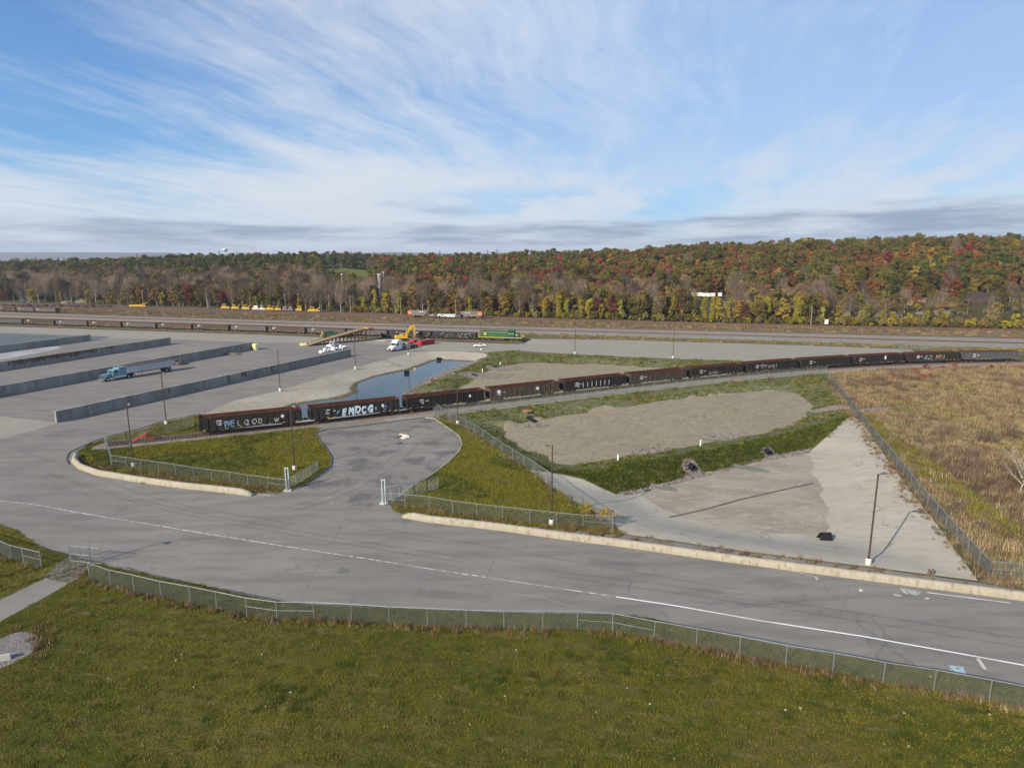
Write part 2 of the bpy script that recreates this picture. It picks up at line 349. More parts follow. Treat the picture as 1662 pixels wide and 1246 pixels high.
def region_h(P_):
    """terrain height at points"""
    x, y = P_[:, 0], P_[:, 1]
    h = np.zeros(len(P_))
    # pond
    m = inside(P_, POND_RIM); q = P_[m]
    if len(q):
        do, dw = dist(q, POND_RIM), dist(q, POND_WATER); iw = inside(q, POND_WATER)
        tt = do/(do+dw+1e-6); hh = -1.8*(tt**.85)
        hh[iw] = -1.8-np.minimum(dw[iw]*.35, 1.3); h[m] = hh
    for rim, fl, dep in ((BAS_RIM, BAS_FLOOR, 2.2), (S2_RIM, S2, 1.0), (S1_RIM, S1, 1.0)):
        m = inside(P_, rim); q = P_[m]
        if not len(q): continue
        do, df = dist(q, rim), dist(q, fl); df[inside(q, fl)] = 0
        h[m] = -dep*sstep(do/(do+df+1e-6), 0, 1)
    m = inside(P_, FIELD); q = P_[m]
    if len(q):
        do, df = dist(q, FIELD), dist(q, MOUND); df[inside(q, MOUND)] = 0
        h[m] = 1.5*sstep(do/(do+df+1e-6), 0, 1)+np.array([.25*fbm(a, b, .06, 3)*min(1, c_/6) for a, b, c_ in zip(q[:, 0], q[:, 1], do)])
    m = (y < 75) & inside(P_, LAWN); q = P_[m]
    if len(q):
        do = dist(q, LAWN); h[m] = np.array([(.12*fbm(a, b, .12, 5)+.05*fbm(a, b, .5, 8))*min(1, c_/3) for a, b, c_ in zip(q[:, 0], q[:, 1], do)])
    d1 = dist(P_, T1, False); h += .22*sstep(-d1, -2.9, -1.7)
    d2 = dist(P_, TR2, False); h += .15*sstep(-d2, -2.3, -1.5)
    return h
def hz(x, y): return float(region_h(np.array([[x, y]]))[0])
# ------------------------------------------------------------------ ground materials
def ground_mat(name, build, rough=.9, bump=.3, bscale=8., bdist=.05):
    m, t, b = base_mat(name)
    tcn = t.node('ShaderNodeTexCoord'); v = tcn.outputs['Object']
    col = build(t, v)
    t.put(b.inputs['Base Color'], col); b.inputs['Roughness'].default_value = rough; b.inputs['Specular IOR Level'].default_value = .02
    bn = t.node('ShaderNodeBump'); bn.inputs['Strength'].default_value = bump; bn.inputs['Distance'].default_value = bdist
    t.put(bn.inputs['Height'], t.noise(v, bscale, 8, .65)); t.l.new(bn.outputs[0], b.inputs['Normal'])
    return m
def N(t, v, s, lo, hi, a=0., b=1., detail=7, stretch=(1, 1, 1), rot=0., loc=(0, 0, 0), dist=0.):
    return t.ramp(t.noise(t.map(v, stretch, (0, 0, rot), loc), s, detail, .6, dist), lo, hi, a, b)
def cracks(t, v, scale, width, dist=.6):
    wv = t.node('ShaderNodeVectorMath', operation='ADD'); t.put(wv.inputs[0], v)
    nn = t.node('ShaderNodeTexNoise'); t.put(nn.inputs['Vector'], v); nn.inputs['Scale'].default_value = scale*4; nn.inputs['Detail'].default_value = 6
    sc_ = t.node('ShaderNodeVectorMath', operation='SCALE'); t.put(sc_.inputs[0], nn.outputs[1]); sc_.inputs['Scale'].default_value = dist/scale
    t.l.new(sc_.outputs[0], wv.inputs[1])
    vo = t.node('ShaderNodeTexVoronoi', feature='DISTANCE_TO_EDGE'); t.put(vo.inputs['Vector'], wv.outputs[0]); vo.inputs['Scale'].default_value = scale
    return t.ramp(vo.outputs['Distance'], 0, width*scale, 1, 0)

def asphalt_b(base, streak_rot=-.3):
    def f(t, v):
        a = base
        c = t.mix(N(t, v, .035, .35, .68), (a*.93, a*.88, a*.80), (a*1.1, a*1.03, a*.92))
        c = t.mix(N(t, v, .11, .40, .66, 0, .75, stretch=(1, 4.5, 1), rot=streak_rot), c, (a*.72, a*.675, a*.61))
        c = t.mix(N(t, v, .1, .5, .75, 0, .5, stretch=(1, 5, 1), rot=streak_rot, loc=(9, 4, 0)), c, (a*1.24, a*1.13, a*.97))
        c = t.mix(N(t, v, .35, .58, .74, 0, .6, loc=(3, 8, 0)), c, (a*.55, a*.52, a*.49))
        c = t.mix(N(t, v, 1.6, .45, .72, 0, .35, loc=(1, 8, 0), stretch=(1, 2, 1), rot=streak_rot), c, (a*.78, a*.73, a*.65))
        c = t.mix(N(t, v, 14, .3, .7, 0, .16), c, (a*.6, a*.6, a*.6))
        c = t.mix(t.math('MULTIPLY', cracks(t, v, .06, .16, .2), N(t, v, .05, .45, .62, 0, .45, loc=(5, 5, 5))), c, (a*.45, a*.45, a*.45))
        return c
    return f
def concrete_b(a, warm, joint=True, rot=.35, stains=.5):
    def f(t, v):
        c = t.mix(N(t, v, .12, .35, .65), (a*warm[0], a*warm[1], a*warm[2]), (a*1.08, a*1.0, a*.82))
        c = t.mix(N(t, v, .35, .45, .75, 0, stains, stretch=(1, 2.2, 1), rot=rot), c, (a*.72, a*.68, a*.6))
        c = t.mix(N(t, v, .5, .5, .8, 0, stains*.7, loc=(5, 1, 0)), c, (a*1.05, a*.92, a*.70))
        c = t.mix(N(t, v, 2.5, .35, .7, 0, .3), c, (a*.78, a*.76, a*.72))
        if joint:
            # hairline pour joints across the slope
            mp = t.map(v, (1, 1, 1), (0, 0, rot)); s_ = t.node('ShaderNodeSeparateXYZ'); t.put(s_.inputs[0], mp)
            wob = t.math('MULTIPLY', t.noise(v, .35, 4), 1.6)
            fr = t.math('FRACT', t.math('DIVIDE', t.math('ADD', s_.outputs[1], wob), 3.1))
            ln = t.math('MULTIPLY', t.ramp(t.math('ABSOLUTE', t.math('SUBTRACT', fr, .5)), .004, .034, 1., 0.), N(t, v, .25, .40, .56, 0, .6))
            c = t.mix(ln, c, (a*.4, a*.37, a*.32))
            c = t.mix(t.math('MULTIPLY', cracks(t, v, .10, .14, .5), N(t, v, .2, .42, .6, 0, .6, loc=(2, 2, 2))), c, (a*.33, a*.31, a*.27))
        return c
    return f
def soil_b(cols, scales=(.05, .4, 2.2), lo=.4, hi=.6):
    def f(t, v):
        c = cols[0]
        for i, cc in enumerate(cols[1:]):
            c = t.mix(N(t, v, scales[min(i, len(scales)-1)]*(1+.13*i), lo, hi, 0, .85, loc=(i*3.1, i*5.7, 0)), c, cc)
        return c
    return f
def lawn_b(t, v):
    c = t.mix(N(t, v, .06, .4, .62), (.085, .092, .013), (.14, .12, .026))
    c = t.mix(N(t, v, .55, .45, .68, 0, .8), c, (.045, .062, .012))
    c = t.mix(N(t, v, .2, .50, .75, 0, .75, stretch=(1, 4, 1), rot=.25, loc=(3, 3, 0)), c, (.16, .125, .052))
    c = t.mix(N(t, v, 1.4, .5, .7, 0, .6, stretch=(1, 2, 1), rot=.25), c, (.12, .105, .03))
    # mower rows
    mp = t.map(v, (1, 1, 1), (0, 0, .22)); s_ = t.node('ShaderNodeSeparateXYZ'); t.put(s_.inputs[0], mp)
    wob = t.math('MULTIPLY', t.noise(v, .05, 3), 7)
    fr = t.math('FRACT', t.math('DIVIDE', t.math('ADD', s_.outputs[1], wob), 2.6))
    ln = t.math('MULTIPLY', t.ramp(t.math('ABSOLUTE', t.math('SUBTRACT', fr, .5)), .03, .13, 1., 0.), N(t, v, .35, .44, .66, 0, .7, stretch=(1, .5, 1)))
    c = t.mix(ln, c, (.2, .155, .075))
    c = t.mix(N(t, v, 5, .3, .7, 0, .6), c, (.03, .036, .008))
    return c
GM = {}
GM['road_asphalt'] = ground_mat('road_asphalt', asphalt_b(.215), .88, .25, 20, .02)
GM['apron_asphalt'] = ground_mat('apron_asphalt', lambda t, v: t.mix(N(t, v, .17, .50, .62, 0, .9, loc=(4, 9, 0)), t.mix(N(t, v, .3, .55, .75, 0, .6, loc=(1, 2, 0)), asphalt_b(.215)(t, v), (.31, .295, .275)), (.12, .115, .108)), .88, .25, 20, .02)
GM['yard_pad'] = ground_mat('yard_pad', concrete_b(.27, (1, .92, .76), True, .1, .35), .9, .2, 10, .02)
GM['blue_pad'] = ground_mat('blue_pad', soil_b([(.12, .135, .15), (.15, .165, .18), (.105, .115, .125)]), .85, .2, 6, .02)
GM['stain'] = ground_mat('stain', soil_b([(.36, .37, .38), (.24, .24, .24), (.3, .3, .3)], (.12, .5, 2)), .7, .1, 6, .02)  # pale tones stand in for the sheen of wet concrete
GM['wedge'] = ground_mat('wedge', concrete_b(.27, (1, .92, .78), False), .9, .1, 6, .02)
GM['driveway'] = ground_mat('driveway', asphalt_b(.24), .9, .2, 15, .02)
GM['worn'] = ground_mat('worn', soil_b([(.16, .14, .11), (.09, .06, .035), (.2, .18, .16), (.06, .06, .03)], (.4, .9, 2.5)), .95, .6, 8)
GM['gravel_patch'] = ground_mat('gravel_patch', soil_b([(.2, .195, .19), (.13, .12, .115), (.27, .26, .25)], (3, 5, 9), .42, .55), .95, 1, 9, .15)
GM['lawn'] = ground_mat('lawn', lawn_b, .95, 1, 6, .12)
grass_b = soil_b([(.07, .088, .014), (.105, .098, .022), (.05, .072, .012), (.13, .105, .035)], (.11, .5, 1.5, 2.4))
grass_b = soil_b([(.075, .092, .012), (.12, .11, .02), (.045, .068, .01), (.14, .115, .03)], (.11, .5, 1.5, 2.4))
GM['isle_grass'] = ground_mat('isle_grass', grass_b, .95, 1, 5, .15)
GM['ring_grass'] = ground_mat('ring_grass', soil_b([(.075, .09, .02), (.13, .12, .055), (.055, .08, .014), (.19, .17, .115)], (.12, .4, 1.1, 1.6), .42, .62), .95, 1, 4, .15)
GM['berm_grass'] = ground_mat('berm_grass', soil_b([(.032, .052, .012), (.05, .066, .016), (.028, .045, .01), (.085, .072, .03)], (.15, .6, 1.3, 1.7)), .95, 1, 4, .2)
GM['sand'] = ground_mat('sand', soil_b([(.265, .23, .162), (.235, .203, .142), (.29, .253, .178), (.19, .167, .11)], (.045, .22, 1.2, .13), .40, .66), .95, .3, 5, .06)
def mud_b(t, v):
    c = t.mix(N(t, v, .12, .4, .6, stretch=(1, 1.8, 1), rot=.3), (.32, .28, .22), (.25, .22, .175))
    c = t.mix(N(t, v, .45, .5, .66, 0, .7, stretch=(1, 2, 1), rot=.2, loc=(4, 4, 0), dist=.6), c, (.39, .345, .28))
    c = t.mix(N(t, v, .2, .55, .72, 0, .6, loc=(8, 1, 0)), c, (.31, .24, .165))
    c = t.mix(N(t, v, 3, .4, .65, 0, .5), c, (.22, .198, .165))
    return c
GM['mud'] = ground_mat('mud', mud_b, .85, .3, 6, .04)
GM['concrete_slope'] = ground_mat('concrete_slope', concrete_b(.36, (1, .89, .69), True, .62, .6), .9, .3, 5, .03)
def liner_b(t, v):
    c = concrete_b(.335, (1, .87, .62), True, .9, .55)(t, v); s_ = t.node('ShaderNodeSeparateXYZ'); t.put(s_.inputs[0], v)
    h_ = t.math('ADD', s_.outputs[2], t.math('MULTIPLY', t.math('SUBTRACT', t.noise(v, .8, 4), .5), .25))
    return t.mix(t.ramp(h_, -1.62, -1.48, .85, 0), c, (.075, .065, .035))          # algae line left by the water
GM['pond_liner'] = ground_mat('pond_liner', liner_b, .9, .4, 4, .05)
def rock_b(t, v):
    vo = t.node('ShaderNodeTexVoronoi'); t.put(vo.inputs['Vector'], v); vo.inputs['Scale'].default_value = 2.6
    s_ = t.node('ShaderNodeSeparateColor'); t.l.new(vo.outputs['Color'], s_.inputs[0])
    c = t.mix(s_.outputs[0], (.12, .105, .095), (.30, .275, .25)); return t.mix(t.ramp(vo.outputs['Distance'], .25, .6), c, (.05, .045, .04))
GM['riprap'] = ground_mat('riprap', rock_b, .95, 1, 3, .2)
GM['ballast'] = ground_mat('ballast', soil_b([(.2, .185, .165), (.15, .125, .105), (.26, .245, .225), (.17, .12, .09)], (.4, 2, 6, .3), .45, .6), .95, .8, 8, .08)
GM['gravel_path'] = ground_mat('gravel_path', soil_b([(.24, .225, .2), (.3, .285, .255), (.2, .185, .16)], (.3, 1.5, 5)), .95, .5, 8, .05)
GM['rusty_bed'] = ground_mat('rusty_bed', soil_b([(.1, .072, .058), (.13, .098, .08), (.075, .052, .042), (.15, .13, .11)], (.03, .2, .8, .1), .42, .62), .95, .6, 3, .1)
GM['scrub_strip'] = ground_mat('scrub_strip', soil_b([(.145, .125, .09), (.1, .098, .055), (.18, .165, .13), (.085, .075, .045)], (.04, .25, .9, .5), .4, .62), .95, .8, 3, .2)
GM['yard_gravel'] = ground_mat('yard_gravel', soil_b([(.25, .23, .2), (.215, .195, .168), (.28, .26, .228), (.18, .162, .135)], (.03, .2, .8, .07), .42, .66), .95, .5, 4, .06)
GM['scrub_ground'] = ground_mat('scrub_ground', soil_b([(.1, .092, .05), (.14, .12, .07), (.07, .075, .03)], (.02, .2, .9)), .95, .8, 3, .2)
GM['field'] = ground_mat('field', soil_b([(.17, .135, .08), (.135, .105, .062), (.21, .17, .11), (.085, .09, .03), (.115, .08, .055)], (.03, .12, .5, .055, .2), .44, .64), .95, 1, 3, .25)

# ------------------------------------------------------------------ one triangulation, split into its surfaces
def jag(poly, step, amp, seed):
    out = []
    n = len(poly)
    for i in range(n):
        a, b = poly[i], poly[(i+1) % n]; L = math.hypot(b[0]-a[0], b[1]-a[1]); k = max(1, int(L/step)) if max(abs(a[0]), abs(b[0])) < 330 else 1
        for j in range(k):
            f_ = j/k; x = a[0]+(b[0]-a[0])*f_; y = a[1]+(b[1]-a[1])*f_
            nx, ny = -(b[1]-a[1])/(L+1e-9), (b[0]-a[0])/(L+1e-9)
            o = amp*fbm(x, y, .10/max(.6, step*.5), seed, 4) if k > 1 else 0
            out.append((x+nx*o, y+ny*o))
    return out
def soft(poly, it=1):
    for _ in range(it):
        q = []
        for i in range(len(poly)):
            a, b = poly[i], poly[(i+1) % len(poly)]
            q += [(a[0]*.75+b[0]*.25, a[1]*.75+b[1]*.25), (a[0]*.25+b[0]*.75, a[1]*.25+b[1]*.75)]
        poly = q
    return poly
def blob(px, py, z, rx, ry, rot=0., n=14, seed=1.):
    cx, cy = at(px, py, z); out = []
    for i in range(n):
        a = 2*math.pi*i/n; r = 1+.25*noise.noise(Vector((math.cos(a)*1.5+seed, math.sin(a)*1.5, seed)))
        x, y = rx*r*math.cos(a), ry*r*math.sin(a); out.append((cx+x*math.cos(rot)-y*math.sin(rot), cy+x*math.sin(rot)+y*math.cos(rot)))
    return out
REG = [
 ('rusty_track_bed', 'rusty_bed', L0+L1[::-1]), ('far_scrub_strip', 'scrub_strip', L1+L2[::-1]), ('yard_gravel', 'yard_gravel', L2+L4[::-1]), ('near_scrub_strip', 'scrub_strip', L4+L5[::-1]),
 ('road_asphalt', 'road_asphalt', YARD), ('yard_pad', 'yard_pad', PAD), ('blue_grey_pad', 'blue_pad', BLUEPAD), ('pale_stain', 'stain', soft(SHEEN)), ('concrete_wedge', 'wedge', WEDGE),
 ('siding_ballast', 'ballast', SIDING),
 ('grass_verge', 'isle_grass', jag(LEFTGRASS, 1.2, .5, 1)), ('lawn', 'lawn', jag(LAWN, 1.0, .35, 2)), ('driveway', 'driveway', jag(DRIVE, 2, .15, 3)), ('worn_ground', 'worn', jag(WORN, .8, .7, 4)), ('gravel_patch', 'gravel_patch', jag(soft(GRAVEL), .8, .5, 5)),
 ('field', 'field', FIELD), ('field_shoulder', 'field', jag(SHOULDER, 1, .3, 6)),
 ('grass_island', 'isle_grass', jag(ISLE_A, 1.5, .2, 7)), ('grass_island', 'isle_grass', jag(ISLE_B, 1.5, .25, 8)),
 ('north_basin_grass', 'ring_grass', RING1), ('south_basin_grass', 'ring_grass', RING2),
 ('sand_basin', 'sand', jag(soft(S1), 1.2, 1.6, 9)), ('sand_basin', 'sand', jag(soft(S2), .9, 1.2, 10)),
 ('pond_slope', 'pond_liner', POND_RIM), ('pond_riprap', 'riprap', jag(POND_BANK, 1.5, .5, 11)),
 ('north_basin_grass', 'ring_grass', jag(W([(800, 573), (785, 583), (762, 594), (735, 604), (705, 616), (684, 628), (671, 641), (683, 655), (700, 660), (712, 645), (725, 633), (745, 622), (760, 612), (785, 601), (815, 592), (850, 580), (840, 572)], -.6), 2, .8, 12)),
 ('concrete_basin', 'concrete_slope', CONC), ('basin_mud', 'mud', jag(soft(BAS_FLOOR), .6, .9, 13)),
 ('basin_berm_grass', 'berm_grass', jag(BERM, 1.2, .35, 14)), ('basin_riprap', 'riprap', jag(RIPRAP, .9, .3, 15)),
 ('access_apron', 'apron_asphalt', APRON),
 ('track_ballast', 'ballast', BALLAST), ('gravel_path', 'gravel_path', GRAVELPATH),
]
for (px, py, z, rx, ry, rot) in [(1058, 731, -.95, 4.6, 2.2, .35), (1172, 708, -.95, 4.8, 2.2, .35), (1350, 663, -.3, 5.5, 2.2, .1), (1415, 666, .2, 5, 1.6, -.1), (872, 690, -.9, 2.8, 1.5, .2),
                                 (818, 597, -.95, 7, 3.6, .2), (788, 610, -.95, 8.5, 4.2, .15), (755, 638, -.95, 9, 3.2, .3)]:
    REG.append(('riprap_pad', 'riprap', blob(px, py, z, rx, ry, rot, 16, px)))
pts, edges = [], []
for name_, m_, poly in REG:
    o = len(pts); pts += [tuple(p) for p in poly]; edges += [(o+i, o+(i+1) % len(poly)) for i in range(len(poly))]
def grid(x0, x1, y0, y1, s, keep=None, j=.35):
    xs, ys = np.meshgrid(np.arange(x0, x1, s), np.arange(y0, y1, s)); P_ = np.stack([xs.ravel(), ys.ravel()], 1)
    P_ = P_+rng.uniform(-j*s, j*s, P_.shape)
    return P_[keep(P_)] if keep else P_
def in_any(polys): return lambda P_: np.any([inside(P_, q) for q in polys], 0)
G = [grid(-85, 100, 60, 270, 1.7, in_any([POND_RIM, BAS_RIM, S1_RIM, S2_RIM])),
     grid(-80, 300, 100, 215, 1.4, lambda P_: dist(P_, T1, False) < 3.4),
     grid(-60, 60, 30, 75, 1.5, in_any([LAWN])),
     grid(30, 240, 55, 215, 3.0, in_any([FIELD])),
     grid(-330, 10, 250, 345, 3.2, lambda P_: dist(P_, TR2, False) < 2.6),
     grid(-200, 240, 20, 300, 14), grid(-620, 560, 15, 600, 45, lambda P_: P_[:, 1] < 560)]
for g in G: pts += [tuple(p) for p in g]
XB0, XB1, YB0 = -640., 600., 5.
top_ = [(float(x), ylin(L0, float(x))+22) for x in np.linspace(XB1, XB0, 70)]
bound = [(XB0, YB0), (XB1, YB0)]+top_
o = len(pts); pts += bound; edges += [(o+i, o+(i+1) % len(bound)) for i in range(len(bound))]
PA = np.array(pts); ok = np.ones(len(PA), bool)
res = delaunay_2d_cdt([Vector(p) for p in pts], edges, [], 0, 1e-4)
V2 = np.array([(v.x, v.y) for v in res[0]]); TRI = np.array([f_ for f_ in res[2] if len(f_) == 3])
cen = V2[TRI].mean(1)
keep = inside(cen, bound); TRI = TRI[keep]; cen = cen[keep]
HV = region_h(V2)
lab = np.zeros(len(TRI), int)-1
for i, (_, _, poly) in enumerate(REG): lab[inside(cen, poly)] = i
# the corner (winding) facing up
a_, b_, c_ = V2[TRI[:, 0]], V2[TRI[:, 1]], V2[TRI[:, 2]]
fl = ((b_[:, 0]-a_[:, 0])*(c_[:, 1]-a_[:, 1])-(b_[:, 1]-a_[:, 1])*(c_[:, 0]-a_[:, 0])) < 0
TRI[fl] = TRI[fl][:, ::-1]
def surface(name, m, sel):
    tr = TRI[sel]
    if not len(tr): return None
    idx, inv = np.unique(tr, return_inverse=True); inv = inv.reshape(tr.shape)
    me = bpy.data.meshes.new(name); me.from_pydata([(V2[i, 0], V2[i, 1], HV[i]) for i in idx], [], inv.tolist()); me.materials.append(GM[m])
    me.polygons.foreach_set('use_smooth', [True]*len(me.polygons)); me.update()
    ob = bpy.data.objects.new(name, me); COL.objects.link(ob); ob['kind'] = 'structure'; return ob
surface('scrub_ground', 'scrub_ground', lab == -1)
groups_ = {}
for i, (nm, m_, _) in enumerate(REG):
    key = (nm, m_) if nm not in ('grass_island', 'sand_basin', 'riprap_pad') else (nm, m_, i)
    groups_.setdefault(key, []).append(i)
for key, ids in groups_.items(): surface(key[0], key[1], np.isin(lab, ids))
def sample_region(names, n, box=None, poly=None):
    """random points on the named surfaces"""
    ids = [i for i, r in enumerate(REG) if r[0] in names or i in names]
    sel = np.isin(lab, ids); c_ = cen[sel]; tr = TRI[sel]
    if box is not None:
        k = (c_[:, 0] > box[0]) & (c_[:, 0] < box[1]) & (c_[:, 1] > box[2]) & (c_[:, 1] < box[3]); tr = tr[k]
    if poly is not None: tr = tr[inside(V2[tr].mean(1), poly)]
    a, b, c = V2[tr[:, 0]], V2[tr[:, 1]], V2[tr[:, 2]]
    ar = np.abs((b[:, 0]-a[:, 0])*(c[:, 1]-a[:, 1])-(b[:, 1]-a[:, 1])*(c[:, 0]-a[:, 0]))/2
    k = rng.choice(len(tr), n, p=ar/ar.sum()); u, v_ = rng.random(n), rng.random(n); fl_ = u+v_ > 1; u[fl_] = 1-u[fl_]; v_[fl_] = 1-v_[fl_]
    P_ = a[k]+(b-a)[k]*u[:, None]+(c-a)[k]*v_[:, None]
    h_ = HV[tr[k, 0]]*(1-u-v_)+HV[tr[k, 1]]*u+HV[tr[k, 2]]*v_
    return np.column_stack([P_, h_]), ar.sum()

# pond water
m, t_, b_n = base_mat('water'); v = t_.node('ShaderNodeTexCoord').outputs['Object']
b_n.inputs['Base Color'].default_value = (.022, .036, .034, 1); b_n.inputs['Roughness'].default_value = .04; b_n.inputs['IOR'].default_value = 1.33
bn = t_.node('ShaderNodeBump'); bn.inputs['Strength'].default_value = .25; bn.inputs['Distance'].default_value = .02
t_.put(bn.inputs['Height'], t_.noise(t_.map(v, (1, 1.6, 1)), 1.2, 5)); t_.l.new(bn.outputs[0], b_n.inputs['Normal'])
me = bpy.data.meshes.new('pond_water'); r_ = delaunay_2d_cdt([Vector(p) for p in POND_RIM], [(i, (i+1) % len(POND_RIM)) for i in range(len(POND_RIM))], [], 1, 1e-4)
me.from_pydata([(p.x, p.y, -1.8) for p in r_[0]], [], [tuple(f_) for f_ in r_[2]]); me.materials.append(m)
bmn = bmesh.new(); bmn.from_mesh(me)
for f_ in bmn.faces:
    f_.normal_update()
    if f_.normal.z < 0: f_.normal_flip()
bmn.to_mesh(me); bmn.free()
link('pond_water', me)['kind'] = 'structure'

# ------------------------------------------------------------------ wooded hills beyond the yard
CT = np.array([(-900, 8), (-300, 9), (0, 11), (100, 12), (250, 16), (345, 18), (480, 21), (560, 21), (600, 19), (640, 19), (700, 19), (831, 20), (900, 22), (1000, 25), (1100, 28), (1200, 31), (1300, 33), (1400, 34), (1662, 36), (2300, 38)])
def y0(x): return ylin(L0, x) if abs(x) < 560 else ylin(L0, math.copysign(560, x))+(abs(x)-560)*(.26 if x < 0 else -.02)
def hill(x, y):
    Y_ = y0(x); c_ = 831+F*x/(y*.981+6.5); zc_ = float(np.interp(c_, CT[:, 0], CT[:, 1]))
    s_ = (y-Y_-50)/330.; s_ = max(0, min(1, s_)); s2 = s_*s_*(3-2*s_)
    z = zc_*(.35*s_+.65*s2)
    if y > Y_+380: z -= (y-Y_-380)*.012
    z += 2.2*fbm(x, y, .006, 4)*min(1, max(0, (y-Y_-40)/120))
    if y > 1500: z = max(-8, z-(y-1500)*.02)
    return max(z, -8) if y > Y_+60 else max(0, z)
vs_, fs_ = [], []
xs_ = np.concatenate([np.linspace(-2600, -800, 12)[:-1], np.linspace(-800, 1100, 90), np.linspace(1100, 2600, 10)[1:]])
ds_ = np.concatenate([[14, 22, 30, 45, 60], np.arange(75, 520, 15), [560, 640, 760, 900, 1200, 1700, 2500, 4000]])
for dd in ds_:
    for x in xs_: yy = y0(x)+dd; vs_.append((x, yy, hill(x, yy)-(.06 if dd < 25 else 0)))
nx_ = len(xs_)
for j in range(len(ds_)-1):
    for i in range(nx_-1): fs_.append((j*nx_+i, j*nx_+i+1, (j+1)*nx_+i+1, (j+1)*nx_+i))
GM['forest_floor'] = ground_mat('forest_floor', soil_b([(.085, .062, .04), (.06, .05, .03), (.11, .085, .05), (.055, .06, .025)], (.02, .1, .5, .03)), .95, .8, 1, .3)
hm = bpy.data.meshes.new('hills'); hm.from_pydata(vs_, [], fs_); hm.materials.append(GM['forest_floor']); hm.polygons.foreach_set('use_smooth', [True]*len(fs_))
link('hills', hm)['kind'] = 'structure'
def patch(name, m, col_poly, ysamples=8, lift=.25):
    """a cleared patch draped on the hillside; corners given as (x, y) world"""
    n = 14; xs = [p[0] for p in col_poly]; ys = [p[1] for p in col_poly]
    pp = [(x, y) for x in np.linspace(min(xs), max(xs), n*3) for y in np.linspace(min(ys), max(ys), n*2) if inside(np.array([[x, y]]), col_poly)[0]]
    bp = jag(col_poly, 5, 2, 3)
    r = delaunay_2d_cdt([Vector(p) for p in bp+pp], [(i, (i+1) % len(bp)) for i in range(len(bp))], [], 1, 1e-3)
    me = bpy.data.meshes.new(name); me.from_pydata([(p.x, p.y, hill(p.x, p.y)+lift) for p in r[0]], [], [tuple(f_) for f_ in r[2]]); me.materials.append(m)
    bmn = bmesh.new(); bmn.from_mesh(me)
    for f_ in bmn.faces:
        f_.normal_update()
        if f_.normal.z < 0: f_.normal_flip()
    bmn.to_mesh(me); bmn.free(); me.polygons.foreach_set('use_smooth', [True]*len(me.polygons))
    o = link(name, me); o['kind'] = 'structure'; return o
def hit(px, py):
    """walk the sight line of a pixel to the hillside"""
    dx, dy_ = at(px, py, 33.) ; k0 = np.array([dx, dy_]); 
    best = None
    x = (px-831)/F; y = (623-py)/F; dY = math.cos(TH)+y*math.sin(TH); dZ = -math.sin(TH)+y*math.cos(TH)
    for s_ in np.arange(250, 1600, 4.):
        X_, Y_, Z_ = x*s_, dY*s_, HC+dZ*s_
        if Y_ > y0(X_)+10 and Z_ <= hill(X_, Y_): return (X_, Y_, hill(X_, Y_))
    return (x*1200, dY*1200, hill(x*1200, dY*1200))
# far blue ridge
vs_, fs_ = [], []
for i, x in enumerate(np.linspace(-9000, 9000, 140)):
    zt = 52+18*fbm(x, 0, .0009, 2, 4)+(26*math.exp(-((x+1700)/700)**2)+(22 if x < -4200 else 0))
    vs_ += [(x, 7200, -20), (x, 8200, zt), (x, 9800, -20)]
    if i: fs_ += [(3*i-3, 3*i, 3*i+1, 3*i-2), (3*i-2, 3*i+1, 3*i+2, 3*i-1)]
hm = bpy.data.meshes.new('far_ridge'); hm.from_pydata(vs_, [], fs_); hm.materials.append(mat('far_wood', (.05, .055, .04), (.08, .06, .045), .004)); link('far_ridge', hm)['kind'] = 'structure'
MB().quad((-14000, 1500, -9), (14000, 1500, -9), (14000, 12000, -9), (-14000, 12000, -9)).build('far_plain', mat('far_land', (.07, .075, .05), (.09, .08, .06), .003))['kind'] = 'structure'
# ------------------------------------------------------------------ materials of built things
STEEL = mat('galvanised', (.34, .36, .37), (.26, .28, .29), 3, .45, .6)
GREEN_POST = mat('pale_painted_post', (.42, .5, .5), (.34, .42, .43), 3, .5)
WIRE = mat('chain_wire', (.20, .23, .21), None, rough=.5, metal=.5)
BARR = mat('barrier_concrete', (.325, .30, .235), (.275, .25, .19), .8, .9, bump=.15, bscale=6, c3=(.20, .17, .12), lo=.35, hi=.75, stretch=(1, 1, .3))
WALLC = mat('wall_concrete', (.25, .242, .225), (.175, .168, .153), .25, .9, bump=.3, bscale=3, c3=(.29, .28, .26), stretch=(1, 1, .25), coord='World')
WALLT = mat('wall_top', (.3, .29, .27), (.2, .18, .155), .5, .9)
RUSTSTAIN = mat('rust_stain', (.12, .055, .03), (.07, .04, .028), 1.2, .9, stretch=(1, 1, .2))
WHITE = mat('white_paint', (.72, .73, .73), (.6, .61, .61), 2, .35)
LINE = None
BLACK = mat('black_rubber', (.018, .018, .02), None, rough=.6)
DARK = mat('dark_steel', (.035, .03, .028), (.055, .042, .034), 4, .7)
RUST = mat('rust', (.085, .028, .016), (.05, .021, .014), .9, .9, bump=.3, c3=(.15, .06, .033))
CARBLK = mat('wagon_black', (.011, .012, .013), (.022, .019, .017), .6, .8, bump=.2, c3=(.045, .028, .021), rand=.3)
CARBRN = mat('wagon_brown', (.04, .03, .025), (.06, .048, .042), .6, .8, bump=.2, c3=(.10, .055, .035), rand=.2)
CARGRY = mat('wagon_grey', (.06, .066, .075), (.08, .085, .09), .6, .8, bump=.2, c3=(.08, .055, .045), rand=.15)
GLASS = mat('glass', (.02, .03, .035), None, rough=.05, spec=.8)
CHROME = mat('chrome', (.6, .62, .64), None, rough=.25, metal=.9)
POLE = mat('brown_pole', (.05, .036, .03), (.07, .05, .04), 2, .5)
CONCB = mat('base_concrete', (.6, .57, .5), (.48, .45, .4), 2, .9)
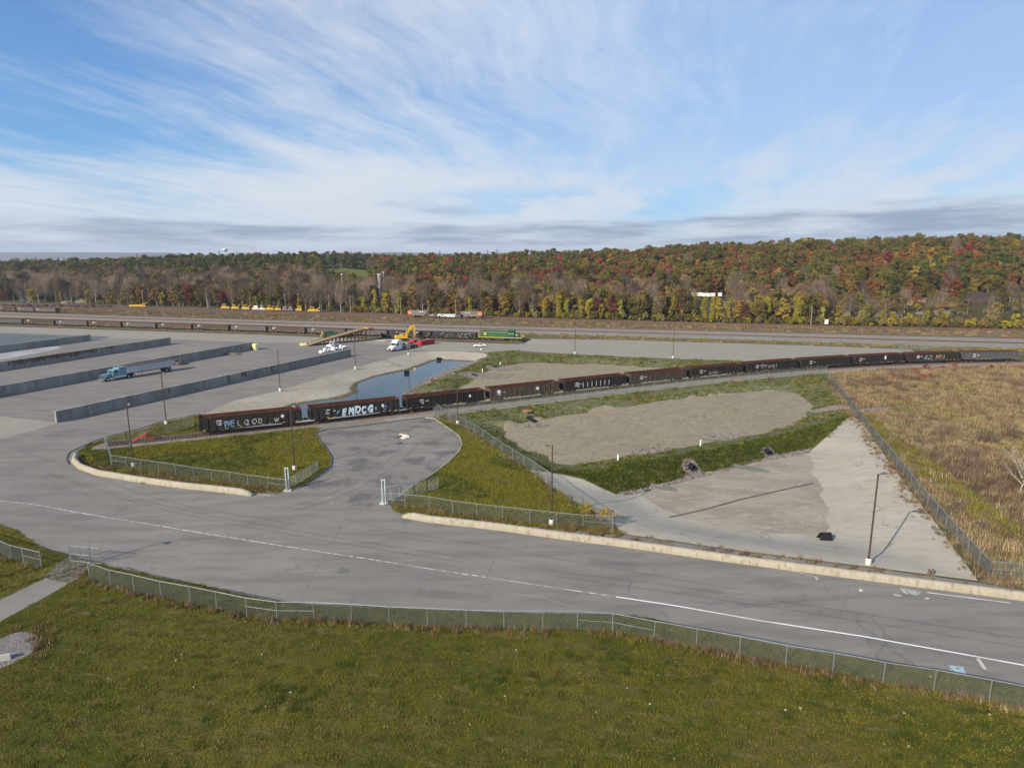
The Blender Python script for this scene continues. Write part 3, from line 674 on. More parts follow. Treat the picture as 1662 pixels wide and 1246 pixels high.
YEL = mat('machine_yellow', (.66, .42, .02), (.52, .32, .02), 2, .45)
YELPALE = mat('faded_yellow', (.6, .58, .22), (.5, .47, .25), 1.5, .8)
PBLUE = mat('truck_blue', (.13, .25, .31), (.11, .22, .28), 2, .25)
SILV = mat('trailer_aluminium', (.52, .55, .60), (.42, .45, .5), 1.2, .35, .5)
RED = mat('red_paint', (.38, .02, .025), (.28, .02, .02), 2, .4)
BUMPRED = mat('bumper_red', (.38, .05, .05), (.28, .05, .045), 2, .6)
WOOD = mat('weathered_timber', (.30, .225, .13), (.2, .15, .09), 1.4, .9, c3=(.12, .09, .06))
LOCG = mat('loco_green', (.008, .088, .055), (.008, .07, .045), 1, .4)
LOCY = mat('loco_yellow', (.65, .5, .03), None, rough=.5)
TIE = mat('tie_timber', (.06, .045, .036), (.1, .075, .06), 2, .9)
RAILM = mat('rail_rust', (.11, .055, .04), (.16, .1, .08), 2, .6, .3)
TARP = mat('black_tarp', (.025, .025, .028), None, rough=.22)
DEB = mat('debris', (.07, .06, .055), (.14, .12, .1), 1.2, .9, bump=1)
ORANGE = mat('orange_paint', (.55, .2, .1), (.42, .14, .07), 1.5, .7)
HOPG = mat('hopper_grey', (.13, .12, .12), (.2, .185, .18), .8, .8, c3=(.1, .06, .05))
PVC = mat('white_pvc', (.8, .8, .78), None, rough=.4)
HDPE = mat('black_pipe', (.012, .012, .014), None, rough=.35)
PALEB = mat('pale_building', (.38, .37, .34), (.3, .29, .27), .4, .8)
GREYB = mat('grey_roof', (.2, .2, .21), (.26, .26, .26), .3, .8)

# ------------------------------------------------------------------ painted road markings
def worn_line_mat(name, wear, col=(.68, .67, .62)):
    m, t, b = base_mat(name); v = t.node('ShaderNodeTexCoord').outputs['Object']
    c = t.mix(N(t, v, 1.3, wear, wear+.12, 0, 1., detail=8), col, (.235, .225, .21)); c = t.mix(N(t, v, .12, .45, .6, 0, .5), c, (.3, .29, .27))
    t.put(b.inputs['Base Color'], c); b.inputs['Roughness'].default_value = .8; return m
def strip(name, poly, wd, m, lift=.006, seg=None):
    mb = MB(); pl = []
    for a, b in zip(poly[:-1], poly[1:]):
        k = max(1, int(math.hypot(b[0]-a[0], b[1]-a[1])/1.5)); pl += [(a[0]+(b[0]-a[0])*i/k, a[1]+(b[1]-a[1])*i/k) for i in range(k)]
    pl.append(poly[-1]); l, r = offset(pl, wd/2), offset(pl, -wd/2); s_ = arc(pl)
    for i in range(len(pl)-1):
        if seg and not any(a <= s_[i] % seg[-1] < b for a, b in seg[:-1]): continue
        mb.quad((*r[i], lift), (*r[i+1], lift), (*l[i+1], lift), (*l[i], lift))
    o = mb.build(name, m); o['kind'] = 'structure'; return o
def soft_line(p):
    for _ in range(3): p = [p[0]]+[((a[0]*.75+b[0]*.25), (a[1]*.75+b[1]*.25)) if k == 0 else ((a[0]*.25+b[0]*.75), (a[1]*.25+b[1]*.75)) for a, b in zip(p[:-1], p[1:]) for k in (0, 1)]+[p[-1]]
    return [p[i] for i in range(len(p)) if i == 0 or math.hypot(p[i][0]-p[i-1][0], p[i][1]-p[i-1][1]) > .02]
LW1, LW2 = worn_line_mat('line_paint_fresh', .62, (.8, .8, .77)), worn_line_mat('line_paint_worn', .46)
strip('edge_line', W([(1000, 968), (1100, 983), (1230, 1006), (1400, 1032), (1580, 1064), (1662, 1079), (1800, 1104)]), .17, LW1)
strip('worn_lane_line', W([(-120, 793), (0, 812), (60, 819), (130, 832), (240, 850), (330, 865), (405, 877), (500, 892), (600, 907), (700, 923), (800, 938), (900, 953), (1000, 968)]), .12, LW2)
strip('worn_edge_line', W([(150, 768), (230, 780), (300, 789), (380, 799), (450, 805)]), .09, LW2)
strip('worn_edge_line', W([(690, 843), (780, 857), (880, 869), (1000, 884), (1130, 900), (1240, 914), (1325, 936), (1430, 951)]), .10, LW2)
strip('edge_line', W([(1328, 936.5), (1430, 951)]), .13, LW1); strip('edge_line', W([(1505, 961), (1640, 978)]), .13, LW1)
strip('worn_edge_line', W([(820, 961), (880, 969), (930, 985)]), .05, worn_line_mat('faint_line', .57, (.34, .33, .3)))
def flat(name, pts, m, lift=.008):
    o = MB().add([(*p, lift) for p in pts], [tuple(range(len(pts)))]).build(name, m); o['kind'] = 'structure'; return o
TYR = ground_mat('tyre_mark', asphalt_b(.183), .85, .2, 20, .02); PAT = ground_mat('asphalt_patch', asphalt_b(.19), .9, .2, 20, .02); PAL = ground_mat('pale_patch', asphalt_b(.232), .9, .2, 20, .02); SEAL = mat('crack_sealant', (.10, .093, .083), (.17, .158, .14), .8, .8)
for q in ([(60, 760), (180, 800), (330, 835), (520, 868), (760, 905)], [(75, 768), (190, 808), (335, 843), (520, 876), (755, 913)], [(560, 842), (640, 862), (760, 880), (980, 920), (1250, 965)], [(470, 830), (560, 805), (640, 760), (680, 720)], [(455, 826), (545, 801), (622, 757), (660, 718)], [(20, 640), (160, 660), (240, 650), (360, 625), (500, 595)],
          [(250, 600), (360, 590), (450, 577), (560, 570)], [(900, 935), (1100, 962), (1300, 992), (1500, 1024), (1662, 1050)], [(890, 925), (1100, 951), (1300, 980), (1500, 1011), (1662, 1036)], [(30, 730), (120, 760), (260, 815), (480, 850)], [(640, 590), (600, 572), (520, 562), (440, 560)], [(120, 650), (250, 632), (380, 607), (470, 588)]):
    strip('tyre_mark', soft_line(W(q)), .35, TYR, .003)
for q in ([(960, 905), (1040, 915), (1030, 926), (950, 915)], [(300, 862), (392, 876), (384, 890), (292, 875)], [(700, 955), (800, 966), (795, 978), (690, 968)], [(80, 700), (130, 695), (120, 705), (72, 710)], [(330, 640), (395, 628), (400, 634), (338, 646)]): flat('asphalt_patch', W(q), PAT, .004)
for q in ([(420, 905), (540, 925), (530, 938), (410, 918)], [(1180, 955), (1260, 965), (1250, 976), (1170, 965)], [(672, 694), (720, 700), (712, 712), (660, 706)]): flat('pale_patch', W(q), PAL, .004)
for q in ([(560, 838), (545, 872), (520, 915), (490, 965)], [(1380, 948), (1370, 985), (1350, 1030)], [(820, 868), (800, 905), (790, 940)], [(0, 770), (60, 780), (130, 800), (200, 830)]): strip('sealed_crack', [(p[0]+.3*fbm(p[0], p[1], .5, 3), p[1]) for p in soft_line(W(q))], .06, SEAL, .005)
GRN_P = mat('pale_green_paint', (.36, .42, .34), (.22, .23, .21), 3, .9, lo=.45, hi=.55); DRN = mat('old_patch', (.15, .17, .13), (.11, .11, .10), 3, .9)
BLU_P = mat('pale_blue_paint', (.30, .42, .46), (.22, .22, .22), 2, .9, lo=.5, hi=.56)
flat('paint_mark', W([(1460, 954), (1496, 960), (1489, 966), (1466, 962)]), GRN_P); flat('road_patch', W([(553, 920), (571, 925), (563, 932), (545, 930)]), DRN)
flat('paint_mark', W([(1536, 1078), (1563, 1082), (1568, 1093), (1544, 1088)]), BLU_P); flat('paint_mark', W([(1584, 1068), (1590, 1068), (1603, 1087), (1596, 1086)]), worn_line_mat('tan_paint', .5, (.55, .5, .4)))
for q in ([(1395, 955), (1401, 956), (1399, 960), (1394, 959)], [(1500, 969), (1509, 970), (1508, 972), (1501, 972)], [(1322, 937), (1329, 939), (1326, 941)], [(1450, 963), (1463, 966), (1461, 968), (1452, 966)]): flat('paint_mark', W(q), LW2)
flat('road_patch', W([(648, 843), (662, 841), (670, 846), (655, 850)]), DRN)
DG = ground_mat('damp_pad', soil_b([(.15, .16, .13), (.18, .185, .15)]), .7, .2, 4, .03)
def drape(name, poly, m, lift=.03):
    r = delaunay_2d_cdt([Vector(p) for p in poly], [(i, (i+1) % len(poly)) for i in range(len(poly))], [], 1, 1e-4)
    me = bpy.data.meshes.new(name); me.from_pydata([(p.x, p.y, hz(p.x, p.y)+lift) for p in r[0]], [], [tuple(f_) for f_ in r[2]]); me.materials.append(m)
    o = link(name, me); o['kind'] = 'structure'; return o
drape('silt_fan', blob(1077, 791, -2.2, 2.5, 1.05, -.6, 14, 1), DG, .02); drape('silt_fan', blob(1218, 760, -2.2, 3.1, 1.25, -.5, 14, 2), DG, .02)
GUT = ground_mat('gutter', soil_b([(.13, .12, .10), (.1, .09, .08)]), .8, .3, 4, .03)
def strip_on(name, poly, wd, m, lift=.02):
    pl = []
    for a, b in zip(poly[:-1], poly[1:]):
        k = max(1, int(math.hypot(b[0]-a[0], b[1]-a[1])/1.)); pl += [(a[0]+(b[0]-a[0])*i/k, a[1]+(b[1]-a[1])*i/k) for i in range(k)]
    pl.append(poly[-1]); l, r = offset(pl, wd/2), offset(pl, -wd/2); hl, hr = region_h(np.array(l)), region_h(np.array(r)); mb = MB()
    for i in range(len(pl)-1): mb.quad((*r[i], hr[i]+lift), (*r[i+1], hr[i+1]+lift), (*l[i+1], hl[i+1]+lift), (*l[i], hl[i]+lift))
    o = mb.build(name, m); o['kind'] = 'structure'; return o
strip_on('floor_gutter', W([(1085, 840), (1150, 825), (1200, 811), (1260, 797), (1320, 784)], -2.2), .45, GUT)

# ------------------------------------------------------------------ guard barriers: long rounded concrete rails
def barrier(poly, label, taper0, taper1, wd=.85, ht=.8):
    pl = []
    for a, b in zip(poly[:-1], poly[1:]):
        k = max(1, int(math.hypot(b[0]-a[0], b[1]-a[1])/.8)); pl += [(a[0]+(b[0]-a[0])*i/k, a[1]+(b[1]-a[1])*i/k) for i in range(k)]
    pl.append(poly[-1]); s_ = arc(pl); L = s_[-1]
    prof = [(-.5, -.1), (-.5, .45), (-.42, .78), (-.2, .98), (.12, 1), (.36, .82), (.5, .45), (.5, -.1)]
    mb = MB(); nP = len(prof); offs = [offset(pl, wd*p[0]) for p in prof]
    for i in range(len(pl)):
        q = 1.
        if taper0: q = min(q, .35+.65*min(1, s_[i]/taper0))
        if taper1: q = min(q, .35+.65*min(1, (L-s_[i])/taper1))
        for j, p in enumerate(prof): mb.v.append((*offs[j][i], p[1]*ht*q+.02*noise.noise(Vector((s_[i]*.4, j, 0)))))
    for i in range(len(pl)-1):
        for j in range(nP-1): mb.f.append((i*nP+j, (i+1)*nP+j, (i+1)*nP+j+1, i*nP+j+1)); mb.m.append(0)
    mb.f += [tuple(range(nP)), tuple(range((len(pl)-1)*nP, len(pl)*nP))[::-1]]; mb.m += [0, 0]
    o = mb.build('guard_barrier', BARR, smooth=False); me = o.data
    for p in me.polygons: p.use_smooth = len(p.vertices) == 4
    # form joints
    return tag(o, label, 'barrier', 'rounded concrete guard barriers')
barrier(W([(124, 741), (121, 750), (132, 760), (160, 770), (220, 780), (300, 791), (350, 796), (392, 801), (411, 804)]), 'long rounded concrete barrier curving round the tip of the left grass island', 0, 1.5)
barrier(W([(655, 838), (700, 846), (800, 857), (900, 871), (1010, 885), (1200, 912), (1400, 938), (1587, 962), (1662, 972), (1800, 990)]), 'long rounded concrete barrier along the road below the concrete basin', 1.2, 0)
barrier(W([(-80, 818), (-30, 835), (0, 846), (18, 853)]), 'short end of dark barrier at left frame edge above grass verge', 0, 1., .5, .35) if False else None

# ------------------------------------------------------------------ kerbs round the apron
def kerb(poly, m, label, h=.14, wd=.22):
    pl = []
    for a, b in zip(poly[:-1], poly[1:]):
        k = max(1, int(math.hypot(b[0]-a[0], b[1]-a[1])/1.)); pl += [(a[0]+(b[0]-a[0])*i/k, a[1]+(b[1]-a[1])*i/k) for i in range(k)]
    pl.append(poly[-1]); l, r = offset(pl, wd/2), offset(pl, -wd/2); mb = MB()
    for i in range(len(pl)-1):
        q = [(*r[i], -.03), (*r[i], h), (*l[i], h), (*l[i], -.03)]; w_ = [(*r[i+1], -.03), (*r[i+1], h), (*l[i+1], h), (*l[i+1], -.03)]
        mb.quad(q[0], w_[0], w_[1], q[1]); mb.quad(q[1], w_[1], w_[2], q[2]); mb.quad(q[2], w_[2], w_[3], q[3])
    o = mb.build('kerb', m); o['kind'] = 'structure'; return o
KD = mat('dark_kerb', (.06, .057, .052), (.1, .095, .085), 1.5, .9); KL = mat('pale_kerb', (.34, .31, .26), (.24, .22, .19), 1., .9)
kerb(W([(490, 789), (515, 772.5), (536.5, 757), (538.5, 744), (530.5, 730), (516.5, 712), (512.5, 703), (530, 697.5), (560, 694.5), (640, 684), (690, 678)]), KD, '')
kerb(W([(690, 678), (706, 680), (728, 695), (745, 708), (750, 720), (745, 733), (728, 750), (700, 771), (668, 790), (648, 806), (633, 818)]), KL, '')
kerb(W([(112, 754), (108, 745), (112, 735), (128, 727), (150, 717), (190, 704), (230, 695), (262, 684), (326, 672)]), KD, '', .1, .15)
# ------------------------------------------------------------------ bunker walls
def wall(a, b, h, th, label, rust=(), ledge=False, caps=True):
    d = Vector((b[0]-a[0], b[1]-a[1])); L = d.length; rz = math.atan2(d.y, d.x)
    r = empty('bunker_wall', (a[0], a[1], 0), rz, label, 'wall', 'long concrete bunker walls')
    n = max(1, round(L/6.1)); bl = L/n
    mb = MB().box((bl/2, 0, h/2), (bl-.08, th, h)); me = mb.mesh('wall_panel', WALLC)
    for i in range(n): link('wall_panel', me, r, (i*bl, 0, 0))
    MB().box((L/2, 0, h/2-.05), (L-.1, th-.1, h-.15)).build('core', WALLC, r)
    MB().box((L/2, 0, h+.05), (L+.06, th+.08, .1)).build('coping', WALLT, r)
    if ledge: MB().box((L/2, th/2+.75, h/2-.1), (L, 1.3, h-.25)).build('ledge', WALLT, r)
    for (s0, wd, hh) in rust:
        mb = MB(); k = max(1, int(wd/.5))
        for i in range(k): 
            q = hh*random.uniform(.55, 1); mb.box((s0*L+i*.5, -th/2-.004, h-q/2-.02), (.5*random.uniform(.5, 1), .012, q))
        mb.build('rust_streak', RUSTSTAIN, r)
    return r
def ext(p, q, k): return (p[0]+(p[0]-q[0])*k, p[1]+(p[1]-q[1])*k)
wa, wb = at(91, 686), at(569, 577.5); wall(wa, wb, 2.35, .6, 'nearest bunker wall, grey concrete with rust streaks and a free left end', ((.27, 1.2, 1.9), (.46, .7, 2.1), (.505, 2.4, 2.0), (.60, .8, 1.9), (.62, .6, 2.)))
wa, wb = at(0, 643.5), at(409, 567); wall(ext(wa, wb, .5), wb, 2.6, .6, 'bunker wall directly behind the blue truck, with a paler ledge on top', ((.30, 3, 1.2),), True)
wa, wb = at(0, 602), at(277, 558.5); wall(ext(wa, wb, .6), wb, 2.6, .6, 'middle bunker wall with brown rust stain near the left frame edge', ((.40, 30, 1.6), (.72, 4, .8)), True)
wa, wb = at(0, 572), at(147, 552.5); wall(ext(wa, wb, .8), wb, 2.4, .6, 'farthest bunker wall, beside the blue grey pad', ())

# ------------------------------------------------------------------ chain-link fences
def unit_panel(h, bay, dia=.09, wr=.0042):
    mb = MB(); k = int((bay+h)/dia)
    for s_ in (0, 1):
        for i in range(k+1):
            x0 = -h+i*dia; a0 = max(0, -x0); a1 = min(h, bay-x0)
            if a1-a0 < .03: continue
            pa, pb = (x0+a0, 0, a0), (x0+a1, 0, a1)
            if s_: pa, pb = (bay-pa[0], .004, pa[2]), (bay-pb[0], .004, pb[2])
            mb.cyl(pa, pb, wr, wr, 3, False)
    return mb.mesh('chain_link_mesh', WIRE)
def fence(P_, label, bay=3.7, h=1.85, group='galvanised chain-link fences', strong=(), mid=(), exact=False, dia=.09, wr=.0042):
    """P_: world points; posts at them when exact, else at even bays"""
    if not exact:
        s_ = arc(P_); n = max(1, round(s_[-1]/bay)); P_ = [along(P_, s_[-1]*i/n, s_)[:2] for i in range(n+1)]
    H_ = region_h(np.array(P_)); r = empty('chain_link_fence', (*P_[0], H_[0]), 0, label, 'fence', group); o0 = Vector((*P_[0], H_[0]))
    post = MB().cyl((0, 0, -.05), (0, 0, h+.03), .045, n=6).mesh('post', STEEL); big = MB().cyl((0, 0, -.05), (0, 0, h+.1), .06, n=8).mesh('corner_post', STEEL)
    pan = unit_panel(h-.12, bay, dia, wr)
    for i, p in enumerate(P_):
        st = i in strong or i in (0, len(P_)-1)
        link('corner_post' if st else 'post', big if st else post, r, (p[0]-o0.x, p[1]-o0.y, H_[i]-o0.z))
    for i in range(len(P_)-1):
        a, b = P_[i], P_[i+1]; L = math.hypot(b[0]-a[0], b[1]-a[1]); rz = math.atan2(b[1]-a[1], b[0]-a[0])
        o = link('chain_link_panel', pan, r, (a[0]-o0.x, a[1]-o0.y, H_[i]-o0.z+.05), 0, (L/bay, 1, 1)); o.rotation_euler = (0, -math.atan2(H_[i+1]-H_[i], L), rz)
        mb = MB().cyl((a[0]-o0.x, a[1]-o0.y, H_[i]-o0.z+h), (b[0]-o0.x, b[1]-o0.y, H_[i+1]-o0.z+h), .042, n=6); mb.build('top_rail', STEEL, r)
        if i in mid:
            MB().cyl((a[0]-o0.x, a[1]-o0.y, H_[i]-o0.z+h*.52), (b[0]-o0.x, b[1]-o0.y, H_[i+1]-o0.z+h*.52), .024, n=6).build('brace_rail', STEEL, r)
    return r
NF = W([(146, 939), (180, 951), (218, 960), (262, 970), (309, 979), (352, 988), (401, 998), (450, 1006), (510, 1006), (571, 1009), (632, 1013), (694, 1016), (757, 1019), (818, 1021), (881, 1022), (937, 1022), (994, 1025), (1062, 1037), (1130, 1050), (1200, 1063), (1275, 1078), (1351, 1092), (1433, 1107), (1515, 1121), (1605, 1138), (1700, 1156), (1800, 1175)])
NF = [(x, y+.0) for x, y in NF]
fence(NF, 'long chain-link fence along the near edge of the road above the lawn', exact=True, strong=(7, 16), mid=(6, 7, 15, 16))
LF = W([(-130, 868), (-60, 882), (-25, 893), (0, 900), (19, 909), (39, 914), (68, 921)])
fence(LF, 'short chain-link fence left of the open swing gate by the driveway', exact=True, strong=(5,), mid=(5,), group='galvanised chain-link fences')
IA1 = W([(181, 756), (206, 759), (230, 763), (258, 767), (285, 771), (315, 776), (344, 780), (374, 784), (403, 789), (435, 793), (467, 797)])
fence(IA1, 'low chain-link fence behind the left barrier on the grass island', exact=True, h=1.8, mid=(0, 9))
IA2 = W([(182, 754), (171, 722)]) + W([(203, 719), (235, 711), (267, 705), (297, 698), (314, 692)])
fence(IA2, 'chain-link fence round the rear of the left grass island by the red bumper', exact=True, h=1.8, strong=(1,))
IA3 = W([(470, 792), (482, 786), (494, 779), (505, 772), (516, 764)])
fence(IA3, 'short chain-link return fence at left side of the gateway apron', exact=True, h=1.7)
IB1 = W([(624, 820), (658, 822), (697, 826), (735, 833), (774, 838), (816, 843), (860, 848), (903, 853), (946, 857), (994, 860)])
fence(IB1, 'chain-link fence behind the barrier on the right grass island', exact=True, h=1.8, mid=(0, 8))
IB2 = W([(998, 858), (968, 842), (946, 827), (925, 812), (905, 798), (888, 782), (868, 768), (850, 757), (832, 745), (815, 734), (800, 724), (784, 712), (770, 703), (757, 695), (742, 687), (730, 681), (716, 674), (707, 668)])
fence(IB2, 'diagonal chain-link fence between right grass island and the sand basin', exact=True, h=1.8)
IB4 = [(x, track_y(x)-5.0) for x in np.linspace(at(707, 668)[0], at(1345, 606)[0], 36)]
fence(IB4, 'long chain-link fence beside the row of black gondola wagons', bay=3.6, h=1.8, dia=.14, wr=.006)
FR = W([(1605, 936), (1588, 918), (1570, 898), (1552, 877), (1535, 858), (1520, 840), (1505, 822), (1490, 805), (1478, 788), (1466, 772), (1455, 758), (1443, 743), (1430, 728), (1420, 714), (1409, 700), (1399, 687), (1390, 675), (1381, 663), (1372, 651), (1362, 639), (1354, 629), (1346, 619)])
fence(FR, 'diagonal chain-link fence between the concrete basin and the brown field', exact=True, h=1.85)
fence(W([(1605, 936), (1660, 940), (1715, 944), (1780, 950)]), 'chain-link fence with mid rail at the lower right frame edge', exact=True, h=1.85, mid=(0, 1, 2))
fence([(141, 236), (150, 238.5), (160, 240.5), (172, 242)], 'small far chain-link fence behind the wagons near the pale yard corner', bay=3.5, h=2.2, dia=.14, wr=.008)

# gates
def swing_gate(hinge, tip, label, h=1.9):
    L = math.hypot(tip[0]-hinge[0], tip[1]-hinge[1]); r = empty('swing_gate', (*hinge, 0), math.atan2(tip[1]-hinge[1], tip[0]-hinge[0]), label, 'gate')
    mb = MB(); f_ = .03
    mb.tube([(0, 0, .12), (L, 0, .12), (L, 0, h), (0, 0, h), (0, 0, .12)], f_); mb.tube([(0, 0, h*.5), (L, 0, h*.5)], f_); mb.tube([(L/3, 0, .12), (L/3, 0, h)], f_*.8); mb.tube([(L*2/3, 0, .12), (L*2/3, 0, h)], f_*.8)
    mb.build('gate_frame', STEEL, r); link('chain_link_panel', unit_panel(h-.15, L), r, (0, .03, .12)); MB().cyl((-.08, 0, -.05), (-.08, 0, h+.12), .055).build('gate_post', STEEL, r); return r
swing_gate(at(116, 911), at(164, 916), 'open chain-link swing gate leaf beside the narrow driveway')
swing_gate(at(119, 909), at(73, 893), 'far chain-link swing gate leaf against the grass verge') if False else None
def gate_post_pair(p, label):
    r = empty('gate_post', (*p, 0), 0, label, 'gate post', 'tall pale posts of the sliding gate')
    MB().cyl((0, 0, 0), (0, 0, 3.6), .09, n=10).build('post', GREEN_POST, r); MB().cyl((.42, .05, 0), (.42, .05, 3.6), .09, n=10).build('post', GREEN_POST, r)
    MB().box((.21, .02, 3.45), (.5, .12, .12)).build('bracket', GREEN_POST, r); MB().box((.2, 0, .06), (1.1, .8, .14)).build('footing', CONCB, r); return r
gate_post_pair(at(465, 796), 'tall pale double post at left side of the gateway'); gate_post_pair(at(621, 817), 'tall pale double post at right side of the gateway')
# cantilever gate leaf, slid open to the right
g0, g1 = at(628, 815), at(675, 803)
r = empty('sliding_gate', (*g0, 0), math.atan2(g1[1]-g0[1], g1[0]-g0[0]), 'open sliding gate leaf standing behind the right gate post on the grass edge', 'gate'); L = math.hypot(g1[0]-g0[0], g1[1]-g0[1]); L = max(L, 8.5)
mb = MB().tube([(0, 0, .15), (L, 0, .15), (L, 0, 1.95), (0, 0, 1.95), (0, 0, .15)], .035)
for i in range(1, 4): mb.cyl((L*i/4, 0, .15), (L*i/4, 0, 1.95), .028)
mb.build('gate_frame', STEEL, r); link('chain_link_panel', unit_panel(1.8, L), r, (0, .03, .15))

# ------------------------------------------------------------------ lamp posts
def lamp_proto():
    r = empty('street_lamp')
    MB().cyl((0, 0, -1.), (0, 0, .75), .32, n=12).build('concrete_base', CONCB, r)
    MB().box((0, 0, .78), (.4, .4, .06)).cyl((0, 0, .78), (0, 0, 10.6), .105, .085, 8).build('pole', POLE, r)
    MB().cyl((0, 0, 10.45), (.45, 0, 10.6), .04).build('arm', POLE, r)
    mb = MB().box((.72, 0, 10.62), (.62, .36, .2), 0, .85); mb.mi(1).box((.74, 0, 10.5), (.5, .3, .04)); mb.build('lamp_head', [mat('lamp_body', (.13, .12, .115), None, rough=.5), mat('lamp_lens', (.6, .6, .58), None, rough=.2)], r)
    return r
lp = lamp_proto()
LAMPS = [((217, 757), -25, 'dark lamp post inside the fence behind the left barrier'), ((270, 688), 70, 'dark lamp post on the grass point left of the wagons'), ((455, 634), 80, 'lamp post left of the pond slope by the white stain'),
 ((577, 598), 95, 'lamp post between the nearest bunker wall end and the pond'), ((663, 575), 100, 'lamp post standing in front of the yellow excavator'), ((478, 762), -15, 'lamp post beside the left gate post'),
 ((743, 688), 170, 'lamp post between the third and fourth black wagons'), ((895, 851), 200, 'lamp post behind the barrier at the tip of the right grass island'), ((1409, 915), 10, 'lamp post at the foot of the concrete basin slope'),
 ((933, 574), 0, 'lamp post on the pale pad right of the green locomotive'), ((1092, 581), 0, 'rightmost lamp post on the edge of the pale pad'), ((781, 568), 0, 'lamp post in front of the green locomotive beside the white car')]
for i, (p, rz, lb) in enumerate(LAMPS):
    o = lp if i == 0 else copy_tree(lp); q = at(*p); o.location = (*q, 0); o.rotation_euler = (0, 0, R(rz)); tag(o, lb, 'street lamp', 'dark lamp posts with one flood head')
q = at(275, 876); o = copy_tree(lp); o.location = (q[0]-21.5*.669, q[1]-21.5*.743, 0); tag(o, 'lamp post just left of the frame that casts its shadow on the road', 'street lamp', 'dark lamp posts with one flood head')

# ------------------------------------------------------------------ railway tracks
def track(poly, z0, label, step=.6, ties=True, x0=None, x1=None, every=1):
    pl = []; s_ = arc(poly); n = int(s_[-1]/step); P3 = [along(poly, s_[-1]*i/n, s_) for i in range(n+1)]
    mb = MB(); H_ = region_h(np.array([p[:2] for p in P3]))
    for i in range(0, n+1, every): mb.box((P3[i][0]+random.uniform(-.03, .03), P3[i][1], H_[i]+z0+.01), (.24, 2.6+random.uniform(-.08, .08), .2), P3[i][2]+random.uniform(-.015, .015))
    r = empty('railway_track', (0, 0, 0), 0, label, 'railway track')
    o = mb.build('ties', TIE, r); o['kind'] = 'stuff'
    for d in (-.75, .75):
        q = offset([p[:2] for p in P3[::4]], d); mb = MB(); hh = H_[::4]
        for i in range(len(q)-1):
            L = math.hypot(q[i+1][0]-q[i][0], q[i+1][1]-q[i][1]); mb.box(((q[i][0]+q[i+1][0])/2, (q[i][1]+q[i+1][1])/2, (hh[i]+hh[i+1])/2+z0+.2), (L+.01, .075, .17), math.atan2(q[i+1][1]-q[i][1], q[i+1][0]-q[i][0]))
        mb.build('rail', RAILM, r)
    return r
track([(-73.6, track_y(-73.6))]+T1, .0, 'nearest track, curving under the black gondola wagons')
track(TR2, .0, 'track along the yard under the long wagon row and green locomotive')
def mid_(La, Lb, k): return [(x, ylin(La, x)*(1-k)+ylin(Lb, x)*k) for x in np.linspace(-600, 540, 80)]
for k, (La, Lb, f_, lb) in enumerate([(L2, L4, .03, 'rusty track along the far edge of the grey gravel band'), (L2, L4, .52, 'dark track along the middle of the grey gravel band'), (L0, L1, .42, 'rusty track under the far orange hopper wagons'), (L0, L1, .80, 'rusty track on the near side of the brown track bed'), (L1, L2, .06, 'rusty track along the far edge of the scrub strip')]):
    track(mid_(La, Lb, f_), .05, lb, step=.65)

# ------------------------------------------------------------------ rolling stock
def bogie(parent, x, wb=1.75, wr=.42, m=None, side=True):
    m = m or DARK; r = MB()
    for y in (-1., 1.):
        r.prism([(x-wb/2-.35, .62), (x-wb/2-.2, .82), (x+wb/2+.2, .82), (x+wb/2+.35, .62), (x+wb/2+.1, .38), (x+.35, .55), (x-.35, .55), (x-wb/2-.1, .38)], y*1.02-.07, y*1.02+.07)
    r.box((x, 0, .68), (.4, 2.2, .3)); o = r.build('bogie', m, parent)
    wm = MB().cyl((0, -.07, 0), (0, .07, 0), wr, n=14).mesh('wheel', RAILM)
    for dx in (-wb/2, wb/2):
        for y in (-.76, .76): link('wheel', wm, o, (x+dx, y, wr+.0))
    return o
def seg_marks(mb, x, z, y, n, s_=.16, seed=1):
    rr = random.Random(seed)
    for i in range(n):
        if rr.random() < .85: mb.quad((x+i*s_*1.15, y, z), (x+i*s_*1.15+s_*rr.uniform(.6, 1), y, z), (x+i*s_*1.15+s_*rr.uniform(.6, 1), y, z+s_*1.3), (x+i*s_*1.15, y, z+s_*1.3))
